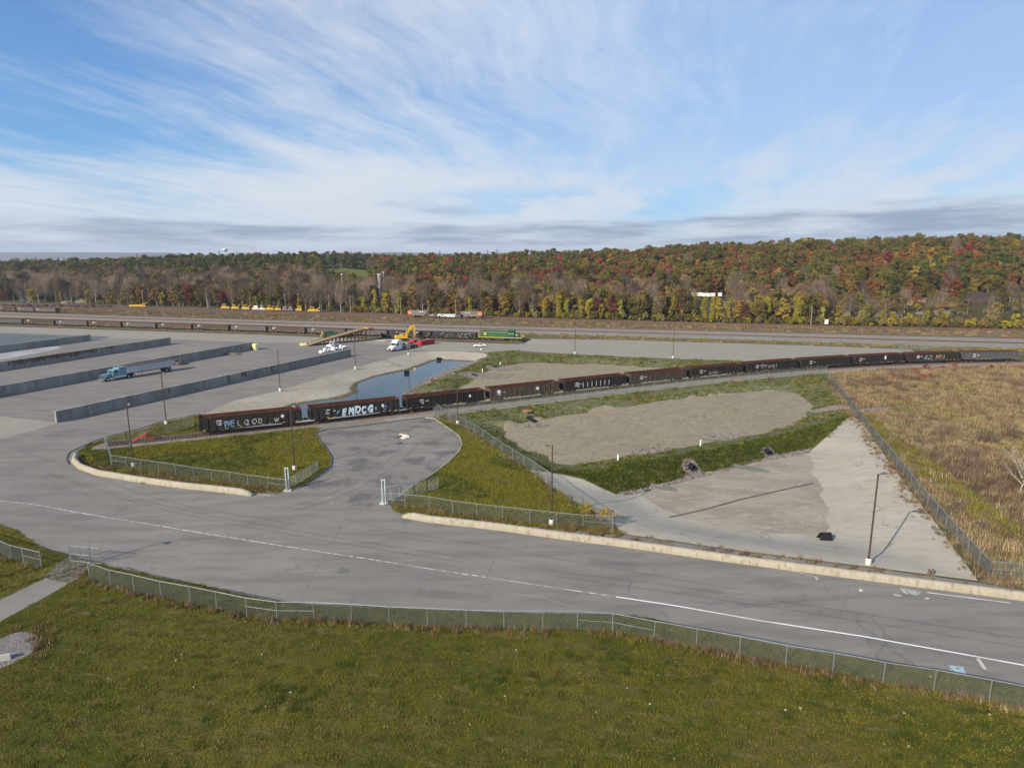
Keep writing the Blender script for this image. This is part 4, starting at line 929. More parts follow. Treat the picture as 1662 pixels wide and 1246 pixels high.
def gondola(L=18.6, Wd=3.05, z1=3.35, ribs=15, body=CARBLK, seed=1, stencil=0, style='gondola_wagon', rib=None):
    r = empty(style); h = z1-1.05; hl, hw = L/2, Wd/2; th = .07
    MB().box((0, -hw+th/2, 1.05+h/2), (L, th, h)).box((0, hw-th/2, 1.05+h/2), (L, th, h)).box((-hl+th/2, 0, 1.05+h/2), (th, Wd-2*th-.004, h)).box((hl-th/2, 0, 1.05+h/2), (th, Wd-2*th-.004, h)).build('body', body, r)
    MB().box((0, -hw+th+.02, 1.1+h/2), (L-2*th, .03, h-.12)).box((0, hw-th-.02, 1.1+h/2), (L-2*th, .03, h-.12)).box((-hl+th+.02, 0, 1.1+h/2), (.03, Wd-2*th-.1, h-.12)).box((hl-th-.02, 0, 1.1+h/2), (.03, Wd-2*th-.1, h-.12)).box((0, 0, 1.02), (L-.1, Wd-.12, .1)).build('rusty_lining', RUST, r)
    t_ = .13; MB().box((0, -hw, z1+.03), (L+.1, t_, .12)).box((0, hw, z1+.03), (L+.1, t_, .12)).box((-hl, 0, z1+.03), (t_, Wd-t_-.004, .12)).box((hl, 0, z1+.03), (t_, Wd-t_-.004, .12)).build('top_chord', RUST, r)
    mb = MB()
    for i in range(ribs+1):
        x = -hl+.15+(L-.3)*i/ribs
        for y in (-1, 1): mb.prism([(y*hw, 1.), (y*(hw+.13), 1.), (y*(hw+.13), 1.3), (y*(hw+.06), z1-.05), (y*hw, z1-.05)], x-.06, x+.06, 'x')
    mb.build('side_ribs', rib or body, r)['kind'] = 'stuff'
    MB().box((0, 0, .9), (L-.6, .5, .28)).box((0, -hw+.05, .98), (L, .14, .2)).box((0, hw-.05, .98), (L, .14, .2)).build('underframe', DARK, r)
    mb = MB()
    for i in range(5): 
        for sx in (-1, 1): mb.cyl((sx*(hl+.04), -hw*.95, 1.1+i*.45), (sx*(hl+.04), -hw*.95+.5, 1.1+i*.45), .02, n=4); mb.cyl((sx*(hl-.1)-.25, -hw-.06, 1.1+i*.45), (sx*(hl-.1)+.25-.15, -hw-.06, 1.1+i*.45), .02, n=4)
    for sx in (-1, 1): mb.cyl((sx*(hl+.04), -hw*.95, 1.), (sx*(hl+.04), -hw*.95, z1), .02, n=4).cyl((sx*(hl+.04), -hw*.95+.5, 1.), (sx*(hl+.04), -hw*.95+.5, z1), .02, n=4)
    mb.build('ladders', DARK, r)
    for sx in (-1, 1):
        bogie(r, sx*(hl-2.4)); MB().box((sx*(hl+.4), 0, .88), (.8, .24, .26)).box((sx*(hl+.78), 0, .9), (.3, .36, .4)).build('coupler', DARK, r)
    mb = MB(); rr = random.Random(seed); y = -hw-.135
    p_ = (L-.3)/ribs; xx = -hl+.15+2.1*p_ if stencil < 2 else -hl+.15+1.1*p_
    y1 = -hw-.006
    for k in range(3): seg_marks(mb, xx+.02, 2.5-k*.38, y1, 6, .15, seed*7+k)
    seg_marks(mb, xx+p_+.1, 2.2, y1, 5, .14, seed)
    if stencil == 1: mb.add([(xx+p_*9.2+.35*math.cos(a*.785), y1, 2.3+.35*math.sin(a*.785)) for a in range(8)], [tuple(range(8))])
    if stencil == 2: mb.quad((xx, y1, 2.1), (xx+.95, y1, 2.1), (xx+.95, y1, 2.9), (xx, y1, 2.9)); mb.quad((xx+p_*8, y1, 2.), (xx+p_*8+.8, y1, 2.), (xx+p_*8+.8, y1, 2.7), (xx+p_*8, y1, 2.7))
    if stencil == 3: mb.quad((xx+p_*7.2, y1, 1.9), (xx+p_*7.2+.6, y1, 1.9), (xx+p_*7.2+.6, y1, 3.0), (xx+p_*7.2, y1, 3.0))
    mb.build('stencilled_marks', WHITE, r)
    mb = MB()
    for i in range(ribs):
        if rr.random() < .45: mb.quad((-hl+.5+i*p_, -hw-.105, 1.0), (-hl+.5+i*p_+.5, -hw-.105, 1.0), (-hl+.5+i*p_+.5, -hw-.105, 1.09), (-hl+.5+i*p_, -hw-.105, 1.09))
    mb.build('yellow_reflectors', LOCY, r)['kind'] = 'stuff'
    return r
def text_part(s_, size, m, parent, loc, bold=.03, sx=1.):
    cu = bpy.data.curves.new('lettering', 'FONT'); cu.body = s_; cu.size = size; cu.offset = bold; cu.extrude = .004
    o = bpy.data.objects.new('tmp_text', cu); COL.objects.link(o); dg = bpy.context.evaluated_depsgraph_get(); me = bpy.data.meshes.new_from_object(o.evaluated_get(dg)); bpy.data.objects.remove(o)
    me.materials.clear(); me.materials.append(m)
    for v in me.vertices:
        q = Vector((v.co.x*1.3/size+loc[0], v.co.y*1.3/size, 2.)); v.co.x += size*.13*noise.noise(q*1.7)+v.co.y*.12; v.co.y += size*.12*noise.noise(q*2.1+Vector((5, 5, 5)))
    p = link('graffiti', me, parent, loc); p.rotation_euler = (math.pi/2, 0, 0); p.scale = (sx, 1, 1); return p
GB = mat('graffiti_blue', (.09, .19, .33), (.2, .3, .4), 2, .5); GW = mat('graffiti_white', (.55, .62, .68), (.55, .62, .7), 1.5, .5); GP = mat('graffiti_pale', (.36, .36, .36), (.22, .2, .2), 1.5, .6); GO = mat('graffiti_orange', (.5, .25, .12), (.4, .35, .3), 2, .6)
T1S = arc(T1); X2S = lambda x: float(np.interp(x, [p[0] for p in T1], T1S))
PITCH = (X2S(144.2)-X2S(-60.2))/11.; RT = .47
lab1 = ['first black gondola wagon beside the red bumper, with blue and pale graffiti', 'second gondola wagon from the red bumper, with big white graffiti letters', 'third gondola wagon from the red bumper, white dot near its right end',
 'brown ribbed gondola wagon with white square, fourth from the red bumper', 'gondola wagon with pale ribs, fifth from the red bumper', 'grey brown ribbed gondola wagon, sixth from the red bumper', 'seventh gondola wagon from the bumper, faint pale graffiti on dark side',
 'eighth gondola wagon from the bumper, with a scribbled pale tag', 'ninth gondola wagon from the bumper, plain black with yellow marks', 'tenth gondola wagon from the bumper, black with one white upright panel',
 'eleventh gondola wagon from the bumper, orange and white graffiti behind red bushes', 'blue grey gondola wagon at the right frame edge behind the brown field', 'gondola wagon just outside the right frame edge']
spec = [(CARBLK, 1), (CARBLK, 1), (CARBLK, 1), (CARBRN, 2), (CARBLK, 0), (CARBRN, 0), (CARBLK, 0), (CARBLK, 0), (CARBLK, 0), (CARBLK, 3), (CARBLK, 0), (CARGRY, 0)]
for i, (bm_, st) in enumerate(spec):
    o = gondola(PITCH-1.65, body=bm_, seed=i+1, stencil=st, ribs=14); x, y, a = along(T1, X2S(-60.2)+PITCH*(i+.48), T1S); o.location = (x, y, RT); o.rotation_euler = (0, 0, a)
    tag(o, lab1[i], 'rail wagon', 'gondola wagons on the nearest curved track'); y1 = -3.05/2-.012; Lh = (PITCH-1.65)/2
    if i == 0:
        for k, (ch, m_, dx, s_) in enumerate([('W', GB, 4.1, 1.6), ('E', GB, 5.35, 1.75), ('L', GP, 6.6, 1.5), ('G', GP, 7.9, 1.5), ('O', GP, 9.2, 1.5), ('D', GP, 10.4, 1.4), ('w', GP, 13.4, 1.6)]): text_part(ch, s_, m_, o, (-Lh+dx, y1-.1, 1.3), .05, .8)
    if i == 1:
        for k, ch in enumerate('EMDCG'):
            z_ = 1.22+.12*((k*7) % 3-1); text_part(ch, 2.1, GB, o, (-Lh+6.34+k*1.33, y1-.09, z_-.05), .17, .74); text_part(ch, 2.05, GW, o, (-Lh+6.4+k*1.33, y1-.1, z_), .085, .70)
        text_part('f', 1.4, GB, o, (-Lh+5.3, y1-.1, 1.3), .05); text_part('s', 1.3, GB, o, (-Lh+13.2, y1-.1, 1.5), .05); text_part('C', 1.1, GB, o, (-Lh+15., y1-.1, 1.5), .05)
    if i in (4,):
        mb = MB(); p_ = (PITCH-1.65-.3)/14
        for k in range(3, 11): mb.box((-Lh+.15+k*p_, y1-.135, 2.0), (.11, .02, 1.3))
        mb.build('pale_rib_paint', GW, o)
    if i == 6: text_part('nu ErIv', 1.2, GP, o, (-Lh+6, y1-.1, 1.3), .01)
    if i == 7: text_part('TM eric1', 1.7, GP, o, (-Lh+4.6, y1-.1, 1.6), .0)
    if i == 10: text_part('AZI', 1.9, GP, o, (-Lh+5.5, y1-.1, 1.35), .0); text_part('MY1', 1.9, GO, o, (-Lh+9.5, y1-.1, 1.35), .0)

# row along the yard
T2S = arc(TR2); sx0 = lambda px, py: min(((math.hypot(p[0]-at(px, py)[0], p[1]-at(px, py)[1]), s_) for s_ in np.arange(0, T2S[-1], .5) for p in [along(TR2, s_, T2S)]))[1]
sb = sx0(776, 553.3); sa = sx0(38, 528.5); P2 = (sb-sa)/12.
print('pitch1', PITCH, 'pitch2', P2)
g2a = gondola(P2-1.3, z1=2.75, ribs=18, body=CARBRN, seed=21, stencil=0, rib=mat('rib_brown', (.16, .13, .12), (.11, .085, .075), .6, .8)); g2b = gondola(P2-1.3, z1=2.75, ribs=18, body=CARGRY, seed=22, stencil=0, rib=mat('rib_grey', (.19, .195, .2), (.13, .13, .135), .6, .8))
n2 = 0; g2u = {}
names2 = {0: 'leftmost grey ribbed wagon in the long yard row, at left frame edge', 9: 'last ribbed wagon of the long yard row before the green shredder'}
ordw = ['first', 'second', 'third', 'fourth', 'fifth', 'sixth', 'seventh', 'eighth', 'ninth', 'tenth', 'eleventh', 'twelfth']
for k in range(-3, 12):
    if k == 8 + 0: pass
    s_ = sa+P2*(k+.5)
    if s_ < 5: continue
    grey = k in (1, 3, 6, 8, 9, 10, 11) or k < 0; src = g2b if grey else g2a
    if k >= 8:      # behind the ramp and under black sheet
        pass
    o = src if src not in g2u else copy_tree(src); g2u[src] = 1
    x, y, a = along(TR2, s_, T2S); o.location = (x, y, RT-.07); o.rotation_euler = (0, 0, a)
    col_ = 'grey' if grey else 'brown'
    if k < 8: lb = f'{col_} ribbed gondola wagon, {ordw[7-k] if k >= -4 else "far"} to the left of the green shredder in the yard row'
    elif k == 8: lb = 'grey ribbed gondola wagon behind the green shredder and timber ramp'
    elif k == 9: lb = 'grey ribbed gondola wagon between the timber ramp and the yellow excavator'
    elif k == 10: lb = 'gondola wagon half hidden behind the yellow excavator, draped in black sheet'
    else: lb = 'gondola wagon draped in crinkled black sheet, coupled to the green locomotive'
    tag(o, lb, 'rail wagon', 'gondola wagons in the long yard row')
    if k >= 10 or k == 9:   # black sheet
        mb = MB(); L = P2-1.0; nx, nz = 60, 9; o0 = 0
        for j in range(nz+1):
            for i in range(nx+1):
                u = i/nx; v_ = j/nz; sag = .5*abs(math.sin(u*math.pi*3+k))+.2*noise.noise(Vector((u*9, v_*3, k)))
                z = 2.85-v_*(2.0-sag*.6); yy = -1.78-.16*noise.noise(Vector((u*26+v_*13, v_*5, k*3.)))-.12*noise.noise(Vector((u*60-v_*30, v_*9, k*5.)))
                if j == 0: yy = -1.2; z = 2.9
                mb.v.append((-L/2+u*L, yy, z))
        for j in range(nz):
            for i in range(nx):
                if k == 9 and i/nx > .35: continue
                mb.f.append((j*(nx+1)+i, j*(nx+1)+i+1, (j+1)*(nx+1)+i+1, (j+1)*(nx+1)+i)); mb.m.append(0)
        sh = mb.build('black_sheet', TARP); sh.location = (x, y, RT); sh.rotation_euler = (0, 0, a)
        tag(sh, {9: 'black plastic sheet hanging over wagon beside the timber ramp', 10: 'black plastic sheet hanging over wagon behind the excavator', 11: 'crinkled black plastic sheet draped over wagon beside the locomotive'}[k], 'plastic sheet')
# third row far left
R3 = W([(-60, 504.8), (0, 506.3), (94, 509.3), (200, 513)]); S3 = arc(R3)
for k, (x0, x1) in enumerate([(-1, 28), (28.5, 57), (57.5, 93)]):
    o = copy_tree(g2b if k else g2a); a, b = along(R3, 0, S3), 0; pa, pb = at(x0, 506.4+x0*.03), at(x1, 506.4+x1*.03); L = math.hypot(pb[0]-pa[0], pb[1]-pa[1])
    o.location = ((pa[0]+pb[0])/2, (pa[1]+pb[1])/2+1.3, .25); o.rotation_euler = (0, 0, math.atan2(pb[1]-pa[1], pb[0]-pa[0])); o.scale = (L/(P2-.2), 1, 1.05)
    tag(o, ['pale ribbed wagon at left frame edge, in the far short row', 'middle wagon of the far short row of three at left', 'black ended last wagon of the far short row at left'][k], 'rail wagon', 'three wagons in the far row at left')
# hoppers and graffiti gondola beyond
def hopper(x0, x1, py, label, flip):
    pa, pb = at(x0, py), at(x1, py+.6); L = math.hypot(pb[0]-pa[0], pb[1]-pa[1])-1.
    r = empty('hopper_wagon', ((pa[0]+pb[0])/2, (pa[1]+pb[1])/2+1.3, .2), math.atan2(pb[1]-pa[1], pb[0]-pa[0]), label, 'rail wagon', 'far hopper wagons with orange ends'); h = L/2
    MB().prism([(-h, 3.9), (h, 3.9), (h, 3.3), (h-2., 1.6), (h-3.4, .9), (h-4.6, 1.5), (0, 1.1), (-h+4.6, 1.5), (-h+3.4, .9), (-h+2, 1.6), (-h, 3.3)], -1.5, 1.5).build('body', HOPG, r)
    mb = MB()
    for i in range(11): mb.box((-h+.4+(L-.8)*i/10, -1.56, 2.8), (.12, .1, 2.1))
    mb.build('side_ribs', HOPG, r)['kind'] = 'stuff'
    s_ = -1 if not flip else 1; MB().add([(s_*(h-1.4)+1.25*math.cos(a*.524), -1.63, 2.65+1.15*math.sin(a*.524)) for a in range(12)], [tuple(range(12))]).box((s_*(h+.03), 0, 3.), (.05, 3., 1.6)).build('orange_patch', ORANGE, r)
    MB().box((0, 0, 1.), (L, .5, .3)).box((h-.4, 0, 1.1), (1, 2.8, .2)).box((-h+.4, 0, 1.1), (1, 2.8, .2)).build('underframe', DARK, r); MB().box((s_*-2, -1.62, 3.3), (3, .02, .5)).build('stencilled_marks', PALEB, r)
    for sx in (-1, 1): bogie(r, sx*(h-1.9), m=mat('rusty_bogie', (.24, .15, .11), None, rough=.8))
    return r
hopper(661, 697, 515.5, 'left far hopper wagon with orange left end', False); hopper(746, 785, 517.5, 'right far hopper wagon with orange right end', True)
o = copy_tree(g2b); pa, pb = at(700, 516.3), at(744, 517.6); o.location = ((pa[0]+pb[0])/2, (pa[1]+pb[1])/2+1.3, .2); o.rotation_euler = (0, 0, math.atan2(pb[1]-pa[1], pb[0]-pa[0])); o.scale = (1.08, 1, .8)
tag(o, 'low gondola wagon covered in pale graffiti between the two orange hopper wagons', 'rail wagon'); text_part('BOMERS', 2.6, GW, o, (-3.5, -1.7, 1.15), .1, 1.)
text_part('ncv', 1.6, GP, o, (-8, -1.7, 1.2), .02)
# flat wagons far left
for k in range(7):
    x0 = 2+k*26; pa, pb = at(x0, 497+x0*.012), at(x0+24, 497+(x0+24)*.012); L = math.hypot(pb[0]-pa[0], pb[1]-pa[1])
    r = empty('flat_wagon', ((pa[0]+pb[0])/2, (pa[1]+pb[1])/2, .1), math.atan2(pb[1]-pa[1], pb[0]-pa[0]), f'empty rusty flat wagon, {ordw[k]} from the left frame edge in the farthest row', 'rail wagon', 'empty flat wagons in the farthest row')
    MB().box((0, 0, 1.15), (L-1.2, 2.9, .3)).box((0, 0, .95), (L-3, .6, .3)).build('deck', DARK, r)
    if k % 2: MB().box((L*.1, 0, 1.5), (L*.35, 2.3, .45)).build('load', RUST, r)
    for sx in (-1, 1): bogie(r, sx*(L/2-2.5))

# locomotive
def locomotive():
    pa, pb = at(777, 553.8), at(849, 556); L = math.hypot(pb[0]-pa[0], pb[1]-pa[1]); h = L/2; sc_ = 1.
    r = empty('locomotive', ((pa[0]+pb[0])/2, (pa[1]+pb[1])/2+1.4, RT-.07), math.atan2(pb[1]-pa[1], pb[0]-pa[0]), 'green and yellow diesel locomotive at the right end of the yard row', 'locomotive')
    MB().box((0, 0, 1.35), (L-.6, 3., .35)).box((0, 0, 1.0), (L-2, 1.8, .4)).build('frame', LOCG, r); MB().box((0, -1.512, 1.40), (L-.6, .02, .17)).box((0, 1.512, 1.40), (L-.6, .02, .26)).build('yellow_sill', LOCY, r)
    MB().box((-h+1.6+(L*.66)/2-.6, 0, 2.75), (L*.66, 1.8, 2.45)).box((-h+3, 0, 4.05), (2.2, 1.2, .25)).box((-h+6.2, 0, 4.05), (1.6, 1.3, .2)).cyl((-h+8.6, 0, 3.9), (-h+8.6, 0, 4.35), .22).build('long_hood', LOCG, r)
    MB().box((h-4.55, 0, 3.0), (2.3, 2.95, 2.9)).build('cab', LOCG, r); MB().box((h-4.55, 0, 4.48), (2.5, 3., .14)).cyl((h-3.9, .4, 4.55), (h-3.9, .4, 4.8), .12).build('cab_roof', LOCG, r)
    MB().box((h-2.45, 0, 2.45), (1.85, 1.8, 1.85)).build('short_hood', LOCG, r)
    mb = MB()
    for x in (h-5.1, h-4.1): mb.box((x, -1.48, 3.7), (.7, .03, .7))
    mb.box((h-3.38, -.8, 3.8), (.03, .8, .6)).box((h-3.38, .8, 3.8), (.03, .8, .6)); mb.build('window', GLASS, r)
    mb = MB().box((-h+7.2, -.915, 3.35), (11.3, .02, .09)); mb.box((h-4.5, -1.49, 3.0), (2.3, .02, .12)); mb.add([(-h+2.9+.45*math.cos(a*.524), -.925, 2.65+.45*math.sin(a*.524)) for a in range(12)], [tuple(range(12))]); mb.build('yellow_stripe', LOCY, r)
    mb = MB()
    for i in range(10): mb.box((-h+2.2+i*1.05, -.93, 2.5), (.04, .03, 1.5))
    mb.build('hood_doors', mat('dark_green', (.01, .07, .045), None), r)
    mb = MB()
    for sx in (-1, 1):
        for y in (-1.45, -.5, .5, 1.45): mb.cyl((sx*(h-.15), y, 1.5), (sx*(h-.15), y, 2.6), .04, n=5)
        mb.cyl((sx*(h-.15), -1.45, 2.6), (sx*(h-.15), 1.45, 2.6), .04, n=5)
    for i in range(8): mb.cyl((-h+1.4+i*1.5, -1.45, 1.5), (-h+1.4+i*1.5, -1.45, 2.35), .02, n=4)
    mb.cyl((-h+1.4, -1.45, 2.35), (-h+11.9, -1.45, 2.35), .02, n=4).build('handrail', LOCY, r)
    MB().box((0, 0, .72), (3.8, 2.5, .75)).build('fuel_tank', DARK, r); MB().box((h-.25, 0, .9), (.3, 2.8, .9)).box((-h+.25, 0, .9), (.3, 2.8, .9)).build('pilot', DARK, r); MB().box((h-2.4, -.92, 2.5), (.9, .02, .25)).build('number_plate', LOCY, r)
    for sx in (-1, 1): bogie(r, sx*(h-3.3), 2.6, .5)
    return r
locomotive()
# ------------------------------------------------------------------ road vehicles
def wheel_set(r, xs, y, wr=.5, wd=.32, dual=False, rim=CHROME):
    tm = MB().cyl((0, -wd/2, 0), (0, wd/2, 0), wr, n=16).mesh('tyre', BLACK); rm = MB().cyl((0, -wd/2-.012, 0), (0, wd/2+.012, 0), wr*.55, n=10).mesh('rim', rim)
    for x in xs:
        for s_ in (-1, 1):
            e = empty('wheel', (x, s_*y, wr)); adopt(e, r); link('tyre', tm, e); link('rim', rm, e)
def place(px0, py0, px1, py1):
    """vehicle axis from rear ground pixel to front ground pixel"""
    a, b = at(px0, py0), at(px1, py1); return ((a[0]+b[0])/2, (a[1]+b[1])/2), math.atan2(b[1]-a[1], b[0]-a[0]), math.hypot(b[0]-a[0], b[1]-a[1])
def tractor(r, x0, paint, conv=False):
    """tractor unit, front bumper at x0, +x forward; returns x of fifth wheel"""
    w_ = 1.2
    if conv:   # long square nose
        MB().prism([(x0-2.6, .75), (x0-.15, .75), (x0-.1, 1.75), (x0-2.5, 2.05), (x0-2.6, 2.05)], -.72, .72).build('bonnet', paint, r)
        MB().prism([(x0-4.3, .7), (x0-2.55, .7), (x0-2.5, 2.1), (x0-2.85, 2.85), (x0-4.3, 2.95)], -w_, w_).build('cab', paint, r)
        MB().box((x0-5.35, 0, 2.05), (2.05, 2.5, 2.6), 0, .96).build('sleeper', paint, r)
        MB().quad((x0-2.5, -1.05, 2.12), (x0-2.5, 1.05, 2.12), (x0-2.83, 1.0, 2.8), (x0-2.83, -1.0, 2.8)).box((x0-3.4, -1.205, 2.4), (.9, .02, .6)).box((x0-3.4, 1.205, 2.4), (.9, .02, .6)).build('window', GLASS, r)
        MB().box((x0+.0, 0, 1.25), (.14, 1.3, 1.1)).build('grille', CHROME, r); MB().box((x0+.08, 0, 1.25), (.03, 1.05, .9)).build('grille_mesh', DARK, r)
        for s_ in (-1, 1):
            MB().prism([(x0-1.9, 1.25), (x0-1.7, 1.55), (x0-.75, 1.6), (x0-.35, 1.2), (x0-.35, .8), (x0-.65, .8), (x0-.8, 1.15), (x0-1.6, 1.15)], s_*.74, s_*1.2).build('mudguard', paint, r)
            MB().cyl((x0-6.3, s_*1.1, .8), (x0-2.9, s_*1.1, .8), .33, n=12).build('fuel_tank', CHROME, r); MB().cyl((x0-4.35, s_*1.28, 1.2), (x0-4.35, s_*1.28, 3.9), .09).build('exhaust_stack', CHROME, r)
            MB().box((x0-.05, s_*.92, 1.25), (.2, .28, .3)).build('headlight', CHROME, r); MB().box((x0-2.7, s_*1.42, 2.35), (.08, .1, .55)).build('mirror', CHROME, r)
        MB().box((x0+.1, 0, .6), (.3, 2.45, .42)).build('bumper', CHROME, r); fx, rx = x0-1.2, (x0-7.0, x0-8.35); L = 9.
    else:      # aerodynamic
        MB().prism([(x0-2.2, .5), (x0-.05, .5), (x0, 1.05), (x0-.5, 1.5), (x0-1.7, 1.95), (x0-2.2, 2.0)], -1.05, 1.05).build('bonnet', paint, r)
        MB().prism([(x0-5.6, .6), (x0-2.0, .6), (x0-1.8, 1.95), (x0-2.5, 3.0), (x0-3.2, 3.75), (x0-4.4, 4.0), (x0-5.6, 3.9)], -1.22, 1.22).build('cab', paint, r)
        MB().quad((x0-1.84, -1.1, 2.05), (x0-1.84, 1.1, 2.05), (x0-2.42, 1.05, 2.9), (x0-2.42, -1.05, 2.9)).box((x0-3., -1.225, 2.4), (1.1, .02, .75)).box((x0-3., 1.225, 2.4), (1.1, .02, .75)).build('window', GLASS, r)
        MB().box((x0-.02, 0, 1.05), (.1, 1.1, .6)).build('grille', DARK, r)
        for s_ in (-1, 1):
            MB().prism([(x0-1.95, .9), (x0-1.7, 1.4), (x0-.8, 1.4), (x0-.4, .95), (x0-.6, .9), (x0-.9, 1.15), (x0-1.6, 1.15)], s_*1.04, s_*1.2).build('mudguard', paint, r)
            MB().box((x0-.3, s_*.95, 1.1), (.35, .25, .35)).build('headlight', CHROME, r); MB().box((x0-2.1, s_*1.4, 2.3), (.1, .14, .7)).build('mirror', DARK, r); MB().box((x0-4.1, s_*1.08, .75), (2.4, .3, .5)).build('fairing', paint, r)
        MB().box((x0-.05, 0, .5), (.3, 2.4, .35)).build('bumper', DARK, r); fx, rx = x0-1.25, (x0-6.6, x0-7.9); L = 8.4
    MB().box((x0-L/2-1, 0, .85), (L-2, .9, .25)).build('chassis', DARK, r); wheel_set(r, [fx], 1.02); wheel_set(r, rx, .95, .5, .6); return (rx[0]+rx[1])/2
# blue truck
(c_, rz, L) = place(279, 600.5, 165, 619.5)
r = empty('semi_truck', (*c_, 0), rz, 'teal blue long-nose semi truck with silver dump trailer by the bunker wall', 'truck'); L = max(L, 20.5); x0 = L/2; fw = tractor(r, x0, PBLUE, True)
tx1, tx0 = fw+1.3, -L/2; TL = tx1-tx0
MB().box(((tx0+tx1)/2, 0, 2.35), (TL, 2.5, 1.9)).build('trailer_box', SILV, r)
mb = MB()
for i in range(19): mb.box((tx0+.3+(TL-.6)*i/18, -1.28, 2.35), (.09, .07, 1.9)).box((tx0+.3+(TL-.6)*i/18, 1.28, 2.35), (.09, .07, 1.9))
mb.build('trailer_ribs', SILV, r)['kind'] = 'stuff'
MB().box(((tx0+tx1)/2, 0, 3.36), (TL+.05, 2.62, .14)).prism([(-1.25, 3.43), (1.25, 3.43), (0, 3.62)], tx0+.1, tx1-.1, 'x').build('tarpaulin', mat('tarpaulin', (.05, .045, .045), (.09, .08, .075), 1, .8), r)
MB().prism([(tx1, 1.5), (tx1+.7, 2.2), (tx1+.7, 3.2), (tx1, 3.3)], -1.2, 1.2).build('front_shield', WHITE, r); MB().box(((tx0+tx1)/2-.5, 0, 1.2), (TL-2, 1., .3)).build('trailer_frame', DARK, r)
for s_ in (-1, 1): MB().box((tx0+TL*.68, s_*.9, .7), (.14, .14, 1.1)).box((tx0+TL*.68, s_*.9, .12), (.35, .3, .06)).build('landing_leg', STEEL, r)
wheel_set(r, [tx0+1.2, tx0+2.5], .95, .5, .6)
# white truck with low flatbed
(c_, rz, L) = place(676, 562.5, 634, 570.5)
r = empty('semi_truck', (*c_, 0), rz, 'white semi truck with flatbed parked in front of the yellow excavator', 'truck'); L = max(L, 16); x0 = L/2; fw = tractor(r, x0, WHITE, False)
MB().box((fw-3.2, 0, 1.35), (9.2, 2.5, .22)).box((fw-3.2, 0, 1.1), (9, 1, .3)).build('flatbed', mat('flatbed_deck', (.4, .37, .32), (.3, .27, .23), 1.5, .9), r); MB().box((fw+.9, 0, 2.0), (.1, 2.4, 1.1)).build('headboard', PALEB, r)
MB().box((fw-1.2, -.6, 1.75), (1.5, .8, .6)).box((fw-4.6, .2, 1.7), (2.2, 1.2, .5)).build('load', DARK, r); wheel_set(r, [fw-6.2, fw-7.5], .95, .45, .55)
(c_, rz, _) = place(721, 559.5, 677, 564)
# red lowboy gooseneck and deck: two separate red pieces
def red_box(px0, py0, px1, py1, label, h=1.7):
    (c_, rz, L) = place(px0, py0, px1, py1); r = empty('red_container', (*c_, 0), rz, label, 'container', 'red steel scrap containers')
    MB().box((0, 0, h/2+.15), (L, 2.4, h)).build('body', RED, r); mb = MB()
    for i in range(8): mb.box((-L/2+.2+(L-.4)*i/7, -1.24, h/2+.15), (.12, .08, h-.1))
    mb.build('side_ribs', RED, r)['kind'] = 'stuff'; MB().box((0, 0, h+.18), (L-.25, 2.1, .08)).build('grey_load', mat('grey_load', (.2, .18, .16), (.12, .1, .09), 2, .9, bump=1), r); MB().box((0, -1.25, h+.1), (L, .12, .14)).box((0, 1.25, h+.1), (L, .12, .14)).build('rim', RED, r)
    MB().box((0, 0, .1), (L-.3, 1.6, .2)).build('skid', DARK, r); return r
red_box(702, 557.5, 680, 560.8, 'nearer bright red steel container right of the white truck'); red_box(683, 558, 668, 560.5, 'dark red container directly behind the white truck flatbed', 1.9)
# cars
def car(px0, py0, px1, py1, label, kind):
    (c_, rz, L) = place(px0, py0, px1, py1); L = {'pickup': 5.8, 'car': 4.6}[kind]; h = L/2
    r = empty('pickup_truck' if kind == 'pickup' else 'parked_car', (*c_, 0), rz, label, 'pickup truck' if kind == 'pickup' else 'car')
    if kind == 'pickup':
        MB().prism([(-h, .5), (h-.1, .45), (h, .9), (h-.15, 1.12), (h-1.6, 1.2), (-h, 1.2)], -.97, .97).build('body', WHITE, r); MB().prism([(-.75, 1.2), (h-1.7, 1.2), (h-2.35, 1.88), (-.55, 1.92)], -.85, .85).build('cab', WHITE, r)
        MB().box((-h+1.15, 0, 1.21), (1.9, 1.6, .05)).build('bed_floor', DARK, r); MB().quad((h-1.73, -.78, 1.25), (h-1.73, .78, 1.25), (h-2.3, .72, 1.84), (h-2.3, -.72, 1.84)).box((.1, -.86, 1.56), (1.1, .02, .45)).box((.1, .86, 1.56), (1.1, .02, .45)).build('window', GLASS, r); wr = .4
    else:
        MB().prism([(-h, .38), (h, .32), (h, .62), (h-.25, .8), (h-1.2, .9), (-h+.5, .95), (-h, .85)], -.88, .88).build('body', WHITE, r); MB().prism([(-h+.35, .93), (h-1.35, .88), (h-2.1, 1.36), (-h+1.5, 1.42)], -.74, .74).build('cab', WHITE, r)
        MB().quad((h-1.38, -.68, .92), (h-1.38, .68, .92), (h-2.06, .62, 1.34), (h-2.06, -.62, 1.34)).prism([(-h+.9, .97), (h-1.6, .94), (h-2.12, 1.3), (-h+1.6, 1.36)], -.75, .75).build('window', GLASS, r); wr = .34
    wheel_set(r, [h-.95, -h+1.0], .86, wr, .22)
    for s_ in (-1, 1): MB().box((h-.03, s_*.65, .75), (.08, .3, .15)).build('headlight', CHROME, r); MB().box((-h-.005, s_*.7, .8), (.03, .2, .2)).build('tail_light', RED, r)
car(549, 561, 531, 565.5, 'white pickup truck parked at the foot of the timber ramp', 'pickup'); car(789, 562.5, 768, 563.2, 'low white car parked in front of the green locomotive', 'car')
